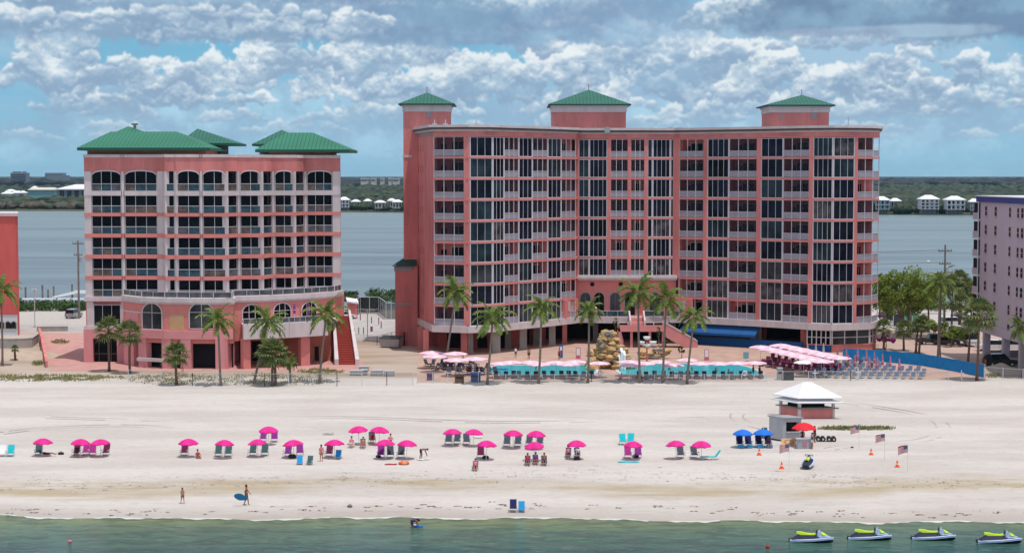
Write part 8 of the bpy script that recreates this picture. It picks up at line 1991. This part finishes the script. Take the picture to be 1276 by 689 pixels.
q = MB(); n = 20; top_ = [(math.cos(2*math.pi*i/n)*.62, 0, math.sin(2*math.pi*i/n)*.30*(1 if math.cos(2*math.pi*i/n) < .3 else .85)) for i in range(n)]; q.face([(x, -.03, z) for x, y, z in top_]); q.face([(x, .03, z) for x, y, z in top_][::-1]); [q.face([(top_[i][0], -.03, top_[i][2]), (top_[(i+1) % n][0], -.03, top_[(i+1) % n][2]), (top_[(i+1) % n][0], .03, top_[(i+1) % n][2]), (top_[i][0], .03, top_[i][2])]) for i in range(n)]; q.build('board', 'teal_board', b0)
q = MB(); q.box(-.5, .45, -.04, -.031, -.03, .03); q.build('stripe', 'cloth_blue', b0)
person(400.5, 574.5, 'stand', 'skin', 'cloth_pink', 'skin', 'slim bather standing left of a maroon chair', rz=.3, h=1.65, long_hair=True)
person(247, 571, 'sit', 'skin', 'cloth_red', 'cloth_dark', 'sunbather in red sitting on the sand right of an umbrella', rz=.5, dz=-.28)
person(59.5, 569, 'lie', 'skin_tan', 'cloth_dark', 'cloth_dark', 'person lying down under the leftmost umbrella', rz=0, dz=.18)
person(96, 569, 'sit', 'skin_tan', 'cloth_dark', 'cloth_dark', 'person in the maroon chair at the far left pair of umbrellas', dz=.05)
person(452.5, 558, 'sit', 'skin', None, 'cloth_red', 'sunbather on the low dark chair of the back row', rz=0, dz=-.05)
person(438, 557, 'sit', 'skin', 'cloth_pink', 'cloth_white', 'sunbather in pale pink on the white-towelled chair', dz=-.05)
person(486.5, 555, 'sit', 'skin', 'cloth_pink', 'cloth_dark', 'sunbather in pink at the right end of the back row', dz=.05)
person(464, 552.6, 'sit', 'skin', 'cloth_red', 'cloth_red', 'person in the grey chair under the right umbrella of the back pair', dz=.05)
person(526, 571.5, 'bend', 'skin_tan', None, 'cloth_dark', 'sunburnt person bending down to a towel', h=1.75)
person(592.5, 586, 'sit', 'skin', 'cloth_pink', 'cloth_dark', 'person in pink sitting alone before the middle row', dz=-.05)
person(657.5, 579, 'sit', 'skin_tan', 'cloth_red', 'cloth_purple', 'left sitter of the trio, in red', dz=-.05)
person(667.5, 578, 'sit', 'skin_tan', 'cloth_purple', 'cloth_red', 'middle sitter of the trio, dark haired in purple', dz=-.03, long_hair=True)
person(678.2, 579, 'sit', 'skin_tan', None, 'cloth_dark', 'right sitter of the trio, tanned bare back', dz=-.02)
person(708, 570, 'sit', 'skin', 'cloth_pink', 'cloth_dark', 'left sitter with a coral top under an umbrella', dz=-.02)
person(719.5, 570, 'sit', 'skin', 'cloth_white', 'cloth_dark', 'right sitter with a white top under an umbrella', dz=-.02)
person(957.5, 557.5, 'sit', 'skin_tan', 'cloth_purple', 'cloth_dark', 'person in the rightmost navy chair under the blue umbrellas', dz=.05)
person(1012, 559.5, 'stand', 'skin', 'cloth_blue', 'cloth_white', 'attendant standing right of the rental counter', rz=-1.2, h=1.72)
person(1015, 551, 'stand', 'skin_tan', 'cloth_dark', 'cloth_dark', 'person in dark behind the rental attendant', rz=1.0, h=1.75)
person(1000, 552.5, 'stand', 'skin_tan', 'cloth_dark', 'cloth_dark', 'worker behind the counter under the red umbrella', rz=0, h=1.6)
e = person(515, 657, 'bend', 'skin_tan', 'cloth_purple', 'cloth_dark', 'person wading and leaning over a small blue board', h=1.55, z=WL, dz=-.25, long_hair=True)
p = G(520.5, 656, WL); b0 = empty('bodyboard', (p.x, p.y, WL+.05), 'small blue and white board floating by the wading person', 'bodyboard', rz=-.3); q = MB(); top_ = [(math.cos(2*math.pi*i/n)*.5, math.sin(2*math.pi*i/n)*.26) for i in range(n)]; q.prism(top_, -.04, .05); q.build('board', 'blue_fabric', b0); q = MB(); q.box(-.48, -.2, -.12, .12, .051, .12); q.build('nose_pad', 'cloth_white', b0)
person(642.5, 446, 'stand', 'skin', 'cloth_white', 'cloth_blue', 'person in white walking in the shade of the undercroft', rz=.5)
person(659, 447.5, 'stand', 'skin_tan', 'wood', 'cloth_dark', 'person in tan standing between two concrete columns', rz=-.3)
person(697, 448.5, 'stand', 'skin', 'cloth_red', 'cloth_dark', 'person beside the blue notice panel in the undercroft', rz=-.5)
person(227.5, 464, 'stand', 'skin', 'cloth_pink', 'cloth_pink', 'person in pink standing behind the shortest fan palm', rz=.2, h=1.75)
person(366, 462, 'stand', 'skin_tan', 'wood', 'cloth_dark', 'person near the low planting before the restaurant terrace', rz=.2, h=1.6)
person(577.5, 453, 'sit', 'skin_tan', 'green_screen', 'cloth_dark', 'person in teal seated in the shade under the left wing', rz=.4)
for i, (u, v, tp_, lb) in enumerate([(546, 463, 'cloth_white', 'person in white sitting under the left pool umbrellas'), (583, 467, 'cloth_red', 'person in red sitting under the front pool umbrella'), (938.5, 470, 'cloth_dark', 'dark figure standing at the right pool end, left one'), (946.5, 470.5, 'cloth_dark', 'dark figure standing at the right pool end, right one'), (908, 467.5, None, 'bather standing in the right pool by the rim'), (774, 475.3, 'cloth_pink', 'person in pink sitting at the fence before the rock waterfall')]):
    person(u, v, 'sit' if i in (0, 1, 5) else 'stand', 'skin_tan', tp_, 'cloth_dark', lb, rz=i*.7, dz=-.9 if i == 4 else 0)
for i, (u, v, lb) in enumerate([(834, 461, 'swimmer in the right pool, left one'), (862, 462.5, 'swimmer in the right pool beside the leaning palm'), (668, 461, 'swimmer in the left pool'), (892, 463, 'swimmer in the right pool, right one')]): person(u, v, 'stand', 'skin_tan', None, 'cloth_dark', lb, rz=i, z=0.0, dz=-1.15)
# swash line
rt = random.Random(8); mb = MB(); mb.sm = True; prev = None; mat('foam_line', (0.60, 0.60, 0.55), .4, .1, 2)
for i in range(900):
    x = -70+i*.16; y0 = 150-.66+0; zt_ = None
    lo_, hi_ = 140.0, 156.0
    for _ in range(24):
        mid_ = (lo_+hi_)/2; zz = gz(mid_-shore_off(max(-100, min(100, x))))
        if zz < WL: lo_ = mid_
        else: hi_ = mid_
    wv = .16+.14*math.sin(x*.9)+.10*math.sin(x*2.3+1)+.07*math.sin(x*5.1); wv = max(.0, wv)
    cur = (x, lo_-wv*1.6, lo_+.06+.12*math.sin(x*1.7)**2)
    if prev and wv > .04: mb.face([(prev[0], prev[1], WL+.012), (cur[0], cur[1], WL+.012), (cur[0], cur[2], WL+.014), (prev[0], prev[2], WL+.014)])
    prev = cur
tag(mb.build('foam', 'foam_line'), 'thin broken line of foam where the water meets the sand', 'foam', kind='stuff')
# ================================================================== HAZE
HZ = True
if HZ:
    m = bpy.data.materials.new('haze'); m.use_nodes = True; nth = m.node_tree; nth.nodes.remove(nth.nodes['Principled BSDF'])
    pv = nth.nodes.new('ShaderNodeVolumePrincipled'); pv.inputs['Color'].default_value = (0.42, 0.72, 1.0, 1); pv.inputs['Density'].default_value = 2.5e-5; pv.inputs['Anisotropy'].default_value = 0.2
    nth.links.new(pv.outputs[0], nth.nodes['Material Output'].inputs['Volume'])
    q = MB(); q.box(-9000, 9000, -600, 12500, -8, 90); MATS['haze'] = m
    o = q.build('haze', 'haze'); tag(o, 'thin blue air over the bay and the far shore', 'haze', kind='stuff')
    o.data.materials[0].volume_intersection_method = 'FAST' if hasattr(m, 'volume_intersection_method') else 'FAST'
